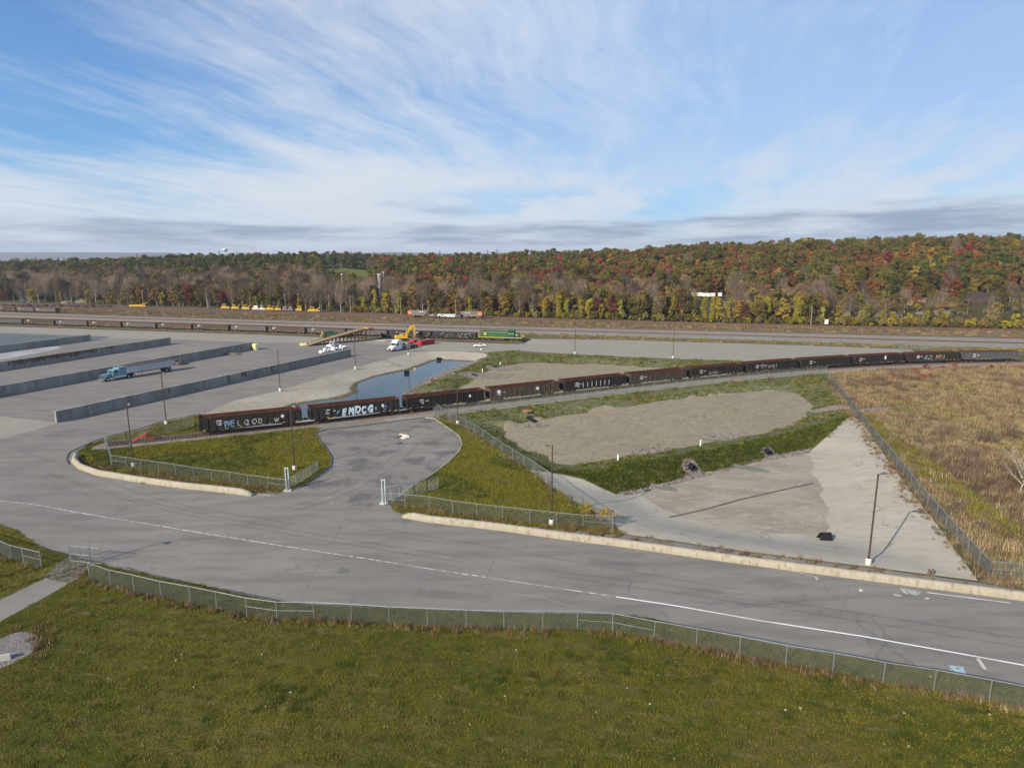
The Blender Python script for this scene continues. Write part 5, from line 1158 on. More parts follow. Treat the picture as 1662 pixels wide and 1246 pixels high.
# excavator
(c_, rz, L) = place(640, 554, 668, 552.5)
r = empty('excavator', (*c_, 0), rz, 'yellow crawler excavator with raised boom behind the white truck', 'excavator')
for s_ in (-1, 1):
    MB().prism([(-2.2, .5), (-1.8, .0), (1.8, .0), (2.2, .5), (1.8, .95), (-1.8, .95)], s_*1.5-.3, s_*1.5+.3).build('track', DARK, r)
MB().box((0, 0, .95), (1.6, 2.4, .4)).build('undercarriage', DARK, r); MB().prism([(-3, 1.2), (1.6, 1.2), (1.6, 1.9), (.2, 2.3), (-2.9, 2.3), (-3.1, 1.8)], -1.45, 1.3).build('engine_house', YEL, r)
MB().prism([(.1, 1.3), (1.8, 1.3), (1.8, 2.4), (1.4, 3.0), (.1, 3.0)], .35, 1.4).build('cab', YEL, r); MB().box((1.0, .88, 2.5), (1.4, 1.07, .7)).build('window', GLASS, r)
MB().prism([(.8, 1.6), (1.5, 1.6), (2.6, 3.6), (4.6, 5.9), (4.3, 6.4), (3.8, 6.2), (1.8, 4.2)], -.3, .3).build('boom', YEL, r); MB().prism([(4.0, 6.3), (4.6, 6.5), (5.2, 5.8), (5.3, 2.2), (4.9, 2.0), (4.5, 5.3)], -.22, .22).build('stick', YEL, r)
MB().cyl((1.4, 0, 2.2), (3.0, 0, 4.2), .14).cyl((3.2, 0, 6.2), (4.3, 0, 6.7), .12).build('hydraulic_ram', DARK, r); MB().prism([(4.6, 2.2), (5.4, 2.3), (5.6, 1.3), (5.0, .7), (4.3, 1.0), (4.2, 1.6)], -.6, .6).build('bucket', mat('bucket_steel', (.2, .12, .07), None), r)

# timber ramp up to the wagons
ra, rb = at(497, 561), at(603, 551.5); rz = math.atan2(rb[1]-ra[1], rb[0]-ra[0]); L = math.hypot(rb[0]-ra[0], rb[1]-ra[1])
r = empty('loading_ramp', (*ra, 0), rz, 'long timber decked loading ramp rising over the wagons on rusty legs', 'ramp'); hr = 4.5
rise = lambda x: hr*min(1, max(0, x/(L*.82)))**.9
pm = MB().box((0, 0, 0), (.34, 4.6, .12)).mesh('plank', WOOD); npl = 90
for i in range(npl):
    x = L*(i+.5)/npl; o = link('plank', pm, r, (x, random.uniform(-.06, .06), rise(x)+.14)); o.rotation_euler = (0, -math.atan2(rise(x+.5)-rise(x-.5), 1), 0)
for y in (-2.2, -.8, .8, 2.2):
    mb = MB(); 
    for i in range(24): 
        xa, xb = L*i/24, L*(i+1)/24; mb.cyl((xa, y, rise(xa)-.08), (xb, y, rise(xb)-.08), .16, n=4)
    mb.build('girder', RUST, r)
for y in (-2.25, 2.25):
    mb = MB()
    for i in range(24): xa, xb = L*i/24, L*(i+1)/24; mb.cyl((xa, y, rise(xa)+.32), (xb, y, rise(xb)+.32), .11, n=4)
    mb.build('kerb_beam', WOOD, r)
for i in range(3, 17):
    x = L*i/17
    for y in (-2.1, 2.1): MB().cyl((x, y, 0), (x, y, max(.3, rise(x)-.2)), .13, n=6).build('leg', RUST, r)
MB().box((L-1.2, 0, hr+.6), (2.6, 4.8, .5)).build('end_stop', mat('orange_timber', (.42, .2, .09), (.3, .16, .08), 1, .9), r)
# green shredder
(c_, rz, L) = place(523, 550, 561, 547.5)
r = empty('shredding_machine', (*c_, 0), rz, 'dark green and yellow scrap machine left of the timber ramp', 'machine'); GRM = mat('machine_green', (.04, .13, .1), (.03, .08, .06), 1.2, .7); OL = mat('olive_steel', (.22, .20, .07), (.13, .12, .05), 1.2, .8)
MB().box((-1.5, 0, 2.2), (3.4, 2.4, 2.), 0, .85).build('engine_box', GRM, r); MB().box((1, 0, .9), (10.5, 2.2, .5)).build('chassis', DARK, r); MB().prism([(-5.6, 1), (-4.9, 1), (-3.6, 3.4), (-4.4, 3.6)], -1, 1).build('hopper', OL, r)
mb = MB()
for i in range(7): mb.box((1.6+i*.75, random.uniform(-.4, .4), 1.5+random.random()*.8), (.35, 1.8, random.uniform(.8, 2.2)), random.uniform(-.3, .3))
mb.build('rollers', OL, r); MB().cyl((-5.5, -1.3, 3.4), (5.5, -1.3, 2.0), .12).cyl((-5.5, 1.3, 3.4), (5.5, 1.3, 2.0), .12).build('conveyor_arm', OL, r); wheel_set(r, [-3.5, 3.5, 4.8], 1.1, .5, .4, rim=OL)

# yard clutter
def simple(name, mb, m, loc, rz, label, cat, group=None, smooth=False):
    o = mb.build(name, m, smooth=smooth); o.location = loc; o.rotation_euler = (0, 0, rz); return tag(o, label, cat, group)
q = at(492, 560.5); simple('concrete_block', MB().box((0, 0, .45), (2.6, .9, .9)).box((1.1, .1, 1.05), (.3, .5, .12)), YELPALE, (*q, 0), .2, 'pale yellow concrete block at the lower left of the timber ramp', 'block')
q = at(504, 558.3); simple('concrete_block', MB().box((0, 0, .45), (1., .9, .9)), YELPALE, (*q, 0), .1, 'small yellow block beside the longer yellow block near the ramp', 'block')
q = at(414.5, 567.5); r = empty('plastic_tank', (*q, 0), 0, 'pale yellow upright tank at the end of the bunker wall', 'tank'); MB().cyl((0, 0, 0), (0, 0, 2.1), 1.05, n=18).build('drum', mat('tank_yellow', (.68, .66, .25), None, rough=.6), r); MB().cyl((0, 0, 2.1), (0, 0, 2.25), 1.0, .6, 18).build('lid', mat('tank_lid', (.6, .6, .4), None), r); MB().cyl((0, 0, 1.), (0, 0, 1.08), 1.075, n=18).build('hoop', YELPALE, r)
q = at(565, 577.5); simple('concrete_block', MB().box((0, 0, .5), (2.1, .9, 1.)), CONCB, (*q, 0), .1, 'tan concrete block at the right end of the nearest bunker wall', 'block')
bagm = mat('white_bag', (.75, .76, .76), (.6, .6, .6), 1.5, .7); base_ = at(520, 573.5); end_ = at(558, 565.5)
bags = ['leftmost white bag', 'second white bag from left', 'third white bag from left', 'fourth white bag from left', 'fifth white bag from left', 'sixth white bag from left', 'rightmost white bag']
for i in range(7):
    me = bpy.data.meshes.new('bag'); bmn = bmesh.new(); bmesh.ops.create_icosphere(bmn, subdivisions=2, radius=1)
    for v in bmn.verts: v.co = Vector((v.co.x*.9, v.co.y*.65, max(-.7, v.co.z)*.62))*(1+.18*noise.noise(v.co*1.7+Vector((i*3, 0, 0))))
    bmn.to_mesh(me); bmn.free(); me.materials.append(bagm); f_ = i/6; o = link('bulk_bag', me, None, (base_[0]+(end_[0]-base_[0])*f_, base_[1]+(end_[1]-base_[1])*f_+1.0, .95 if i % 2 else .4), i); tag(o, bags[i]+' behind the nearest bunker wall end', 'bag', 'white bulk bags behind the wall')
    if i % 2: MB().box((0, 0, -.7), (1.6, 1.1, .6)).build('pallet_stack', bagm, o)
def heap(px, py, rx, ry, h, m, label, cat='heap', name='scrap_heap', seed=0, z=0, group=None):
    bmn = bmesh.new(); bmesh.ops.create_icosphere(bmn, subdivisions=4, radius=1)
    for v in bmn.verts:
        n_ = 1+.35*noise.noise(v.co*2+Vector((seed, 0, 0)))+.2*noise.noise(v.co*5+Vector((seed, 2, 0))); v.co = Vector((v.co.x*rx*n_, v.co.y*ry*n_, v.co.z*h*n_ if v.co.z > 0 else v.co.z*.2))
    me = bpy.data.meshes.new(name); bmn.to_mesh(me); bmn.free(); me.materials.append(m); q = at(px, py, z); o = link(name, me, None, (*q, z)); return tag(o, label, cat, group)
h1 = heap(285, 591.5, 3.0, 1.6, 1.7, mat('dark_debris', (.04, .035, .035), (.12, .1, .09), 1.2, .9, bump=1), 'dark scrap heap behind the rear of the blue truck trailer', seed=3)
q = at(275, 592); simple('steel_bucket', MB().prism([(-1, 0), (1, 0), (1.2, 1.3), (.2, 1.9), (-1.1, 1.2)], -.8, .8), mat('pale_steel', (.36, .34, .31), (.22, .2, .18), 2, .7), (*q, 0), .5, 'pale steel loader bucket lying by the dark scrap heap', 'bucket')
heap(375, 575.5, 3.8, 1.2, .7, DEB, 'small grey rubble pile against the bunker wall', seed=5); heap(625, 553, 5, 1.2, .5, mat('pale_scrap', (.45, .44, .4), (.15, .13, .11), 2, .9, bump=1), 'pale scrap strips on the ground left of the excavator', seed=6)
for i, (px, py) in enumerate([(647, 708.5), (652, 707), (658, 708), (650, 710.5), (655, 711), (661, 710), (644, 711)]):
    heap(px, py, .55, .4, .35, CONCB if i % 3 else DEB, ['flattest', 'upper', 'darkest', 'front', 'middle', 'rightmost', 'leftmost'][i]+' lump of the broken rubble on the gateway apron', 'rubble', 'rubble_lump', seed=i*7, group='rubble lumps on the apron')
# red buffer stop
x, y, a = along(T1, 5.6, T1S); r = empty('buffer_stop', (x, y, .25), a, 'red steel bumper at the dead end of the nearest track', 'buffer stop')
for s_ in (-1, 1): MB().cyl((-2.0, s_*.8, .1), (.3, s_*.75, 1.25), .12, n=6).build('rear_strut', BUMPRED, r); MB().cyl((1.6, s_*.8, .1), (.3, s_*.75, 1.25), .12, n=6).build('front_strut', BUMPRED, r)
MB().box((.35, 0, 1.28), (.5, 2.1, .42)).build('head_beam', BUMPRED, r)
# culvert pipes, liners, markers
def pipe(px, py, z, r0, L, az, dip, label, m=HDPE):
    q = at(px, py, z); rt = empty('culvert_pipe', (*q, z), R(az), label, 'pipe', 'black culvert pipes'); d = R(dip); ax = Vector((math.cos(d), 0, -math.sin(d)))
    mb = MB(); n = 16
    for s_ in (0, 1):
        for i in range(n): 
            a_ = 2*math.pi*i/n; p = ax*(L*s_); up = Vector((math.sin(d), 0, math.cos(d))); sh = .6*r0*math.sin(a_) if s_ else 0
            for rr in (r0, r0*.86): mb.v.append(tuple(p+Vector((0, 1, 0))*rr*math.cos(a_)+up*rr*math.sin(a_)-ax*sh))
    for i in range(n):
        j = (i+1) % n; A, B = 2*i, 2*j; C_, D = 2*n+2*i, 2*n+2*j; mb.f += [(A, B, D, C_), (A+1, C_+1, D+1, B+1), (C_, D, D+1, C_+1)]; mb.m += [0]*3
    mb.f.append(tuple(2*i+1 for i in range(n))); mb.m.append(0); mb.build('barrel', m, rt)
    mb = MB()
    for k in range(4): mb.cyl(tuple(ax*(L*(.1+.22*k))), tuple(ax*(L*(.1+.22*k)+.05)), r0*1.07, n=16, cap=False)
    mb.build('corrugation', m, rt); return rt
pipe(1349, 871, -1.75, .6, 1.5, 172, 4, 'black culvert pipe at the lower right corner of the basin floor'); pipe(1120, 754, -1.0, .5, 1.2, -65, 25, 'black culvert mouth in the left stone notch of the green berm'); pipe(1243, 729.5, -1., .5, 1.2, -65, 25, 'black culvert mouth in the right stone notch of the green berm')
pipe(857, 677, -.3, .42, 2.6, -50, 14, 'black drain pipe below the red and white bowl'); pipe(767, 608, -.6, .5, 1.6, -30, 15, 'black culvert mouth by the middle stone pad near the pond'); pipe(801, 594.5, -.6, .5, 1.6, -30, 15, 'black culvert mouth by the upper stone pad near the pond'); pipe(747, 618, -.8, .5, 1.6, -60, 20, 'black culvert mouth on the grassy bank right of the pond')
pipe(689, 643.5, -1, .5, 1.6, 200, 10, 'black culvert mouth just above the third black wagon')
for px, py, lb in ((660, 607, 'dark inlet box at the left pond edge'), (712, 586, 'dark inlet box at the far pond edge')):
    q = at(px, py-3.5, -1.4); r = empty('inlet_box', (q[0], q[1], -1.9), .3, lb, 'inlet box', 'dark inlet boxes in the pond'); MB().box((0, 0, .5), (1.5, 1.3, 1.1)).build('box', HDPE, r); MB().cyl((0, -.6, .5), (0, -1.2, .5), .42, n=14).build('outlet', HDPE, r)
q = at(673, 601, -1.8); simple('marker_post', MB().box((0, 0, .3), (.35, .2, 1.3)), YEL, (*q, -1.8), 0, 'yellow marker standing in the pond water', 'marker')
q = at(855, 671.5, -.2); r = empty('overflow_cone', (*q, hz(*q)), 0, 'red and white plastic cone bowl above the drain pipe', 'drain bowl'); MB().cyl((0, 0, .05), (0, 0, .6), .15, .95, 18).build('bowl', WHITE, r); MB().cyl((0, 0, .6), (0, 0, .68), .8, .8, 18).build('red_cap', mat('brick_red', (.35, .07, .05), None), r)
for px, py, lb in ((1003, 744, 'white marker tube on the left of the berm crest'), (1137, 718, 'white marker tube on the middle of the berm crest'), (812, 589, 'white marker tube on the upper grassy pond bank'), (783, 600, 'white marker tube on the lower grassy pond bank')):
    q = at(px, py+2, -.5); simple('marker_tube', MB().cyl((0, 0, -.2), (0, 0, 1.0), .13, n=10).cyl((0, 0, 1.), (0, 0, 1.1), .16, n=10), PVC, (*q, hz(*q)), 0, lb, 'marker tube', 'white marker tubes')
for px, lb in ((1507, 'left stub of two short rusty posts beside the barrier'), (1513, 'right stub of two short rusty posts beside the barrier')):
    q = at(px, 935); simple('stub_post', MB().cyl((0, 0, 0), (0, 0, .75), .11, n=8).cyl((0, 0, .75), (0, 0, .82), .14, n=8), mat('stub_brown', (.13, .09, .07), None), (*q, 0), 0, lb, 'post', 'rusty stub posts')
# culvert headwall at lower left
q = at(8, 1076); simple('culvert_headwall', MB().box((0, 0, .3), (3.6, .35, .6)).box((-1, -1.6, .1), (2, .3, .5)), PALEB, (q[0]-1.6, q[1], -.1), .35, 'low concrete headwall in the gravel patch at lower left', 'headwall')

# ------------------------------------------------------------------ far machines, poles, buildings
def machine(px, py, wpx, label, kind, m1=YEL, m2=DARK, group='yellow track machines parked along the wood'):
    q = at(px, py); Dq = q[1]; L = wpx/F*Dq*1.02; r = empty('track_machine', (*q, .05), 0., label, 'machine', group); h = L/2; s_ = L/7
    MB().prism([(-h, .7), (h, .7), (h, 1.5), (h*.4, 1.9), (-h, 1.8)], -1.2, 1.2).build('body', m1, r)
    if kind in 'ac': MB().box((-h*.3, 0, 2.6), (L*.34, 2.2, 1.6), 0, .9).build('cab', m1, r); MB().box((-h*.3, -1.08, 2.75), (L*.24, .06, .8)).build('window', GLASS, r)
    if kind in 'bc': MB().prism([(h*.1, 1.6), (h*.35, 1.6), (h*1.1, 3.0), (h*.95, 3.2)], -.5, .5).build('arm', m1, r)
    if kind == 'd': MB().box((h*.15, 0, 2.6), (L*.6, 2.3, 1.9)).build('cab', m1, r); MB().box((h*.15, -1.17, 2.8), (L*.4, .04, .8)).build('window', GLASS, r)
    if kind == 'e': MB().cyl((-h*.6, 0, 2.2), (h*.6, 0, 2.2), .9, n=12).build('drum', m1, r)
    MB().box((h*.8, 0, 1.7), (L*.25, 2., 1.2)).build('engine', m2, r); wheel_set(r, [-h*.65, h*.65], 1.0, .5, .3, rim=m2); return r
PW = mat('off_white_machine', (.6, .58, .5), (.45, .43, .38), 1, .7)
YFAR = mat('faded_machine_yellow', (.50, .33, .035), (.38, .24, .03), .8, .6)
ML = [(367, 500.5, 14, 'a', YEL, 'leftmost yellow machine in the parked row by the wood'), (383, 501.3, 13, 'c', YEL, 'second yellow machine of the parked row'), (400, 502, 13, 'c', YEL, 'third yellow machine of the parked row'),
      (416, 502.5, 11, 'e', PW, 'white drum machine right of the third yellow machine'), (427, 502.8, 9, 'a', PW, 'off-white small machine in the middle of the parked row'), (439, 503, 13, 'c', YEL, 'yellow machine with white top in the middle of the parked row'),
      (452, 503.3, 10, 'a', YEL, 'narrow yellow and brown machine right of middle'), (463, 503.5, 8, 'e', HOPG, 'brown reel wagon in the parked row'), (472, 503.8, 8, 'e', HOPG, 'small brown reel wagon left of the boxy yellow machine'), (486, 504.3, 10, 'd', YEL, 'boxy yellow cabin machine with dark interior'),
      (510, 505.5, 19, 'c', YEL, 'rightmost large yellow machine of the parked row'), (225, 497.5, 26, 'b', YEL, 'large yellow ballast machine standing alone at left')]
for (px, py, wp, kd, m_, lb) in ML: machine(px, py+1.6, wp, lb, kd, YFAR if m_ is YEL else m_)
machine(38, 490.5, 11, 'dark blue box machine in front of the wood at far left', 'd', mat('navy', (.04, .06, .1), None))
# utility poles along the wood's edge
UPM = mat('utility_pole', (.34, .28, .2), (.26, .21, .15), 1, .9)
up = empty('utility_pole'); MB().cyl((0, 0, -.5), (0, 0, 10.5), .2, .14, 8).build('pole', UPM, up); MB().box((0, 0, 9.9), (1.9, .12, .14)).build('crossarm', UPM, up)
mb = MB()
for x in (-.8, -.3, .3, .8): mb.cyl((x, 0, 9.95), (x, 0, 10.15), .05, n=5)
mb.build('insulators', DARK, up)
UP = [(48, 491.5), (100, 494), (157, 494), (233, 497), (274, 496.5), (337, 500), (407, 501.5), (447, 501.5), (464, 503), (485, 503), (569, 507), (651, 511), (740, 512), (838, 512), (955, 516.5), (1071, 519.5), (1174, 523), (1316, 527)]
where = ['at the far left behind the dark blue machine', 'above the far short wagon row', 'between the far flat wagons and yellow ballast machine', 'just right of the lone yellow ballast machine', 'left of the low warehouse', 'left of the yellow machine row', 'above the third yellow machine', 'above the white topped yellow machine', 'beside the brown reels',
         'above the boxy yellow machine', 'right of the yellow machine row below the silo', 'left of the orange hopper wagons', 'above the graffiti gondola', 'among bare trees right of the locomotive', 'between the yellow vines in the middle', 'left of the white trailers', 'below the white trailers', 'just left of the white sign board']
for i, (px, py) in enumerate(UP):
    o = up if i == 0 else copy_tree(up); q = at(px, py); o.location = (*q, 0); o.rotation_euler = (0, R(random.uniform(-1.5, 1.5)), R(random.uniform(-20, 20))); o.scale = (1, 1, random.uniform(.85, 1.08)); tag(o, 'weathered wooden utility pole '+where[i], 'utility pole', 'utility poles along the edge of the wood')
q = at(1341, 528); r = empty('sign_board', (*q, 0), .1, 'white square board at the edge of the wood, right of a utility pole', 'sign'); MB().box((0, 0, 1.8), (2.0, .1, 2.4)).build('board', WHITE, r); MB().cyl((-.7, .1, 0), (-.7, .1, 1.8), .06).cyl((.7, .1, 0), (.7, .1, 1.8), .06).build('legs', DARK, r)
# water tower on the left skyline
q = hit(343, 413); r = empty('water_tower', (q[0], q[1]+60, 20), 0, 'pale round water tower rising above the trees on the left skyline', 'water tower'); Dq = q[1]+60; zt = HC+(415-406)/F*Dq*1.02-20
mb = MB(); n = 20; prof = [(a_*.78, b_*.78) for a_, b_ in [(0, 4.4), (2.5, 4.1), (4.8, 3.1), (6.2, 1.6), (6.6, 0), (6.2, -1.6), (4.6, -3.2), (1.8, -4.4)]]
for (rr, z) in prof:
    for i in range(n): mb.v.append((rr*math.cos(2*math.pi*i/n), rr*math.sin(2*math.pi*i/n), z+zt))
for j in range(len(prof)-1):
    for i in range(n): mb.f.append((j*n+i, (j+1)*n+i, (j+1)*n+(i+1) % n, j*n+(i+1) % n)); mb.m.append(0)
mb.build('tank', mat('tower_paint', (.42, .52, .52), None, rough=.5), r, True); mb = MB().cyl((0, 0, -5), (0, 0, zt-3.5), 1.2, n=12)
mb.build('stem', mat('tower_paint', (.42, .52, .52)), r)
# buildings glimpsed through the trees
def shed(px, py, wm, dm, h, label, m1=PALEB, m2=GREYB, cat='building', name='shed', rise_=1.2, n=5, dy=0.):
    q = hit(px, py); q = (q[0], q[1]+dy, q[2]); r = empty(name, q, 0, label, cat); MB().box((0, 0, h/2-.5), (wm, dm, h+1)).build('wall', m1, r)
    MB().prism([(-dm/2-.4, h+.02), (dm/2+.4, h+.02), (0, h+rise_)], -wm/2-.3, wm/2+.3, 'x').build('roof', m2, r); wm_ = MB().box((0, 0, 0), (wm/n*.4, .08, h*.3)).mesh('window', GLASS)
    for i in range(n): link('window', wm_, r, (-wm/2+wm*(i+.5)/n, -dm/2-.03, h*.55))
    return r
shed(335, 475, 46, 14, 6, 'long pale warehouse glimpsed among bare trees at left', m2=mat('pale_roof', (.42, .4, .36), None), n=9); shed(565, 476, 16, 9, 6, 'small pale building below the thin white mast', n=3); shed(665, 468, 30, 14, 7.5, 'grey industrial hall right of the silo', GREYB, n=6); shed(600, 478, 12, 8, 5, 'low cream shed between the mast and the silo', n=3)
shed(697, 473, 7, 5, 6.5, 'white cabin right of the grey hall', WHITE, WHITE, n=2)
q = hit(617, 478); r = empty('silo', (q[0], q[1], q[2]), 0, 'tall pale concrete silo tower standing above the bare trees', 'silo'); MB().cyl((0, 0, -2), (0, 0, 15), 1.6, n=16).build('shaft', GREYB, r); MB().cyl((0, 0, 15), (0, 0, 16.6), 1.9, 1.9, 16).build('head', PALEB, r); mb = MB()
for k in range(5): mb.cyl((0, 0, 2+3*k), (0, 0, 2.2+3*k), 2.0, n=16)
mb.build('bands', GREYB, r); MB().box((3.2, 0, 17.6), (1., 1., 1.1)).cyl((3.2, 0, 0), (3.2, 0, 17), .15).build('lift', PALEB, r)
q = hit(556, 476); r = empty('mast', (q[0], q[1], q[2]), 0, 'thin white mast left of the silo', 'mast'); MB().cyl((0, 0, -1), (0, 0, 15), .45, .3, 8).build('shaft', WHITE, r); MB().box((0, 0, 15.2), (1, 1, .8)).build('head', WHITE, r)
tr_l = ['first white box trailer from the left', 'second white box trailer', 'third white box trailer', 'fourth white box trailer, beside the gap', 'rightmost short white box trailer']
for i, (px, wp) in enumerate([(1122, 12), (1134, 11), (1146, 11), (1156, 7), (1168, 5)]):
    q = hit(px, 485); L = wp/F*q[1]*.95; r = empty('box_trailer', (q[0], q[1], q[2]), .03, tr_l[i]+' in the row seen between the trees', 'trailer', 'white box trailers behind the vines'); MB().box((0, 0, 2.7), (L, 2.5, 2.4)).build('box', WHITE, r); MB().box((0, 0, 1.3), (L*.9, 1.2, .3)).build('frame', DARK, r); wheel_set(r, [-L*.3, -L*.15], 1, .5, .4)
# excavators and mounds in the clearing at right
def far_exc(px, py, label, flip):
    q = hit(px, py); r = empty('orange_excavator', (q[0], q[1], q[2]), math.pi*flip, label, 'excavator', 'orange excavators in the clearing')
    for s_ in (-1, 1): MB().prism([(-2, .5), (-1.7, 0), (1.7, 0), (2, .5), (1.7, .9), (-1.7, .9)], s_*1.3-.3, s_*1.3+.3).build('track', DARK, r)
    OX = mat('excavator_orange', (.62, .17, .04), None, rough=.5); MB().box((-.4, 0, 1.8), (4.2, 2.6, 1.4)).box((.6, .6, 2.8), (1.4, 1.2, 1.)).build('body', OX, r); MB().prism([(1.2, 1.6), (1.8, 1.6), (4.8, 4.2), (7.6, 2.2), (7.3, 1.8), (4.7, 3.5)], -.3, .3).build('boom', OX, r); MB().box((7.4, 0, 1.2), (1, 1, 1.1)).build('bucket', DARK, r)
far_exc(1507, 482, 'left orange excavator in the clearing of the hillside', 0); far_exc(1526, 483, 'right orange excavator in the clearing of the hillside', 1)
def hill_heap(px, py, rx, ry, h, m, label, seed):
    q = hit(px, py); bmn = bmesh.new(); bmesh.ops.create_icosphere(bmn, subdivisions=4, radius=1)
    for v in bmn.verts: n_ = 1+.3*noise.noise(v.co*1.5+Vector((seed, 0, 0))); v.co = Vector((v.co.x*rx*n_, v.co.y*ry*n_, v.co.z*h*n_))
    me = bpy.data.meshes.new('earth_mound'); bmn.to_mesh(me); bmn.free(); me.materials.append(m); me.polygons.foreach_set('use_smooth', [True]*len(me.polygons)); tag(link('earth_mound', me, None, q), label, 'mound')
MG = mat('grey_mound', (.12, .10, .088), (.17, .145, .12), .15, .95, bump=.5); MD = mat('dark_mound', (.045, .03, .025), (.07, .045, .035), .2, .95, bump=.5); MT = mat('tan_mound', (.24, .165, .085), (.17, .12, .06), .15, .95, bump=.5)
hill_heap(1398, 513, 19, 9, 3.2, MG, 'grey earth mound behind the yellow bushes at right', 1); hill_heap(1530, 509, 14, 8, 2.4, MG, 'smaller grey mound right of the pale bare tree', 2); hill_heap(1580, 489, 30, 16, 5, MD, 'dark brown soil heap right of the orange excavators', 4); hill_heap(1485, 492, 34, 16, 3., MT, 'tan grass covered mound in the clearing left of the excavators', 5)
for i, (px, py, lb) in enumerate([(135, 491, 'pale rubble mound above the far flat wagons'), (108, 492, 'small pale rubble mound left of the larger one')]):
    q = at(px, py); heap(px, py, 6-2*i, 3, 2.6-i, mat('rubble_pale', (.26, .22, .17), (.2, .165, .125), .5, .95, bump=1), lb, 'mound', 'rubble_mound', seed=i*3)
# ------------------------------------------------------------------ tree prototypes (trunk with limbs, crown of leaf clumps)
def leaf_mat(name, c1, c2, c3, rand=.22):
    m, t, b = base_mat(name); v = t.node('ShaderNodeTexCoord').outputs['Object']
    oi = t.node('ShaderNodeObjectInfo'); off = t.node('ShaderNodeVectorMath', operation='ADD'); t.put(off.inputs[0], v); t.put(off.inputs[1], t.xyz(t.math('MULTIPLY', oi.outputs['Random'], 50), 0, 0))
    c = t.mix(t.ramp(t.noise(off.outputs[0], .35, 3), .35, .65), c1, c2); c = t.mix(t.ramp(t.noise(off.outputs[0], 1.6, 3), .52, .7), c, c3)
    h = t.node('ShaderNodeHueSaturation'); t.put(h.inputs['Color'], c); t.put(h.inputs['Value'], t.ramp(oi.outputs['Random'], 0, 1, 1-rand, 1+rand))
    t.put(h.inputs['Hue'], t.math('ADD', .5, t.math('MULTIPLY', t.math('SUBTRACT', t.math('FRACT', t.math('MULTIPLY', oi.outputs['Random'], 13.7)), .5), .05)))
    t.put(b.inputs['Base Color'], h.outputs[0]); b.inputs['Roughness'].default_value = .95; b.inputs['Specular IOR Level'].default_value = .02
    return m
BARK = mat('bark', (.16, .13, .105), (.1, .08, .065), 2, .95, rand=.2); BARKP = mat('pale_bark', (.34, .31, .27), (.22, .2, .17), 2, .95, rand=.15)
LM = {
 'olive': leaf_mat('olive_leaves', (0.101, 0.093, 0.027), (0.128, 0.103, 0.031), (0.072, 0.072, 0.023)),
 'green': leaf_mat('green_leaves', (0.051, 0.077, 0.021), (0.087, 0.097, 0.027), (0.036, 0.057, 0.016)),
 'rust': leaf_mat('rust_leaves', (0.195, 0.080, 0.031), (0.154, 0.084, 0.035), (0.118, 0.059, 0.024)),
 'red': leaf_mat('red_leaves', (0.257, 0.046, 0.041), (0.195, 0.046, 0.050), (0.164, 0.061, 0.031)),
 'gold': leaf_mat('gold_leaves', (0.277, 0.179, 0.031), (0.226, 0.154, 0.036), (0.154, 0.123, 0.031)),
 'lime': leaf_mat('lime_leaves', (0.211, 0.184, 0.027), (0.270, 0.216, 0.029), (0.126, 0.122, 0.025)),
 'twig': leaf_mat('twigs', (0.154, 0.122, 0.093), (0.123, 0.095, 0.076), (0.175, 0.118, 0.077), .35),
 'tan': leaf_mat('tan_leaves', (0.205, 0.159, 0.061), (0.169, 0.133, 0.051), (0.133, 0.108, 0.041)),
 'pine': leaf_mat('pine_needles', (0.024, 0.046, 0.023), (0.036, 0.059, 0.027), (0.019, 0.035, 0.016), .15),
 'maroon': leaf_mat('maroon_leaves', (0.118, 0.041, 0.035), (0.144, 0.057, 0.036), (0.087, 0.036, 0.029)),
}
def trunk_mesh(name, H, r0, m, limbs=7, spread=3., seed=0, start=.35):
    rr = random.Random(seed); mb = MB(); p = [Vector((0, 0, -.4))]; n = 5
    for i in range(n): p.append(p[-1]+Vector((rr.uniform(-.3, .3)*H*.05, rr.uniform(-.3, .3)*H*.05, H*.86/n)))
    for i in range(n): mb.cyl(p[i], p[i+1], r0*(1-.8*i/n), r0*(1-.8*(i+1)/n), 6, False)
    for i in range(limbs):
        f_ = start+(.9-start)*i/limbs; k = min(n-1, int(f_*n)); b0 = p[k].lerp(p[k+1], f_*n-k); a = i*2.4+rr.random(); L = spread*rr.uniform(.6, 1)*(1.15-f_*.5)
        mdl = b0+Vector((math.cos(a)*L*.55, math.sin(a)*L*.55, L*.45)); e = mdl+Vector((math.cos(a+.3)*L*.45, math.sin(a+.3)*L*.45, L*.5)); mb.cyl(b0, mdl, r0*.38*(1.1-f_), r0*.22, 4, False); mb.cyl(mdl, e, r0*.22, r0*.06, 4, False)
    return mb.mesh(name, m)
def leaves(mb, c, rad, n, size, rr, flat=1., up=.3):
    for _ in range(n):
        d = Vector((rr.gauss(0, 1), rr.gauss(0, 1), rr.gauss(0, 1)*.8+.15)); d.normalize(); q = c+Vector((d.x*rad, d.y*rad, d.z*rad*flat))*rr.uniform(.72, 1.05)
        nn = (d+Vector((rr.gauss(0, .5), rr.gauss(0, .5), rr.gauss(0, .5)+up))).normalized(); u = nn.orthogonal().normalized(); w_ = nn.cross(u); a = rr.random()*6.28; u2 = u*math.cos(a)+w_*math.sin(a); w2 = nn.cross(u2); s_ = size*rr.uniform(.6, 1.25)
        mb.add([q+u2*s_*.5, q+w2*s_*.36+nn*s_*.1, q-u2*s_*.5, q-w2*s_*.36+nn*s_*.1], [(0, 1, 2, 3)])
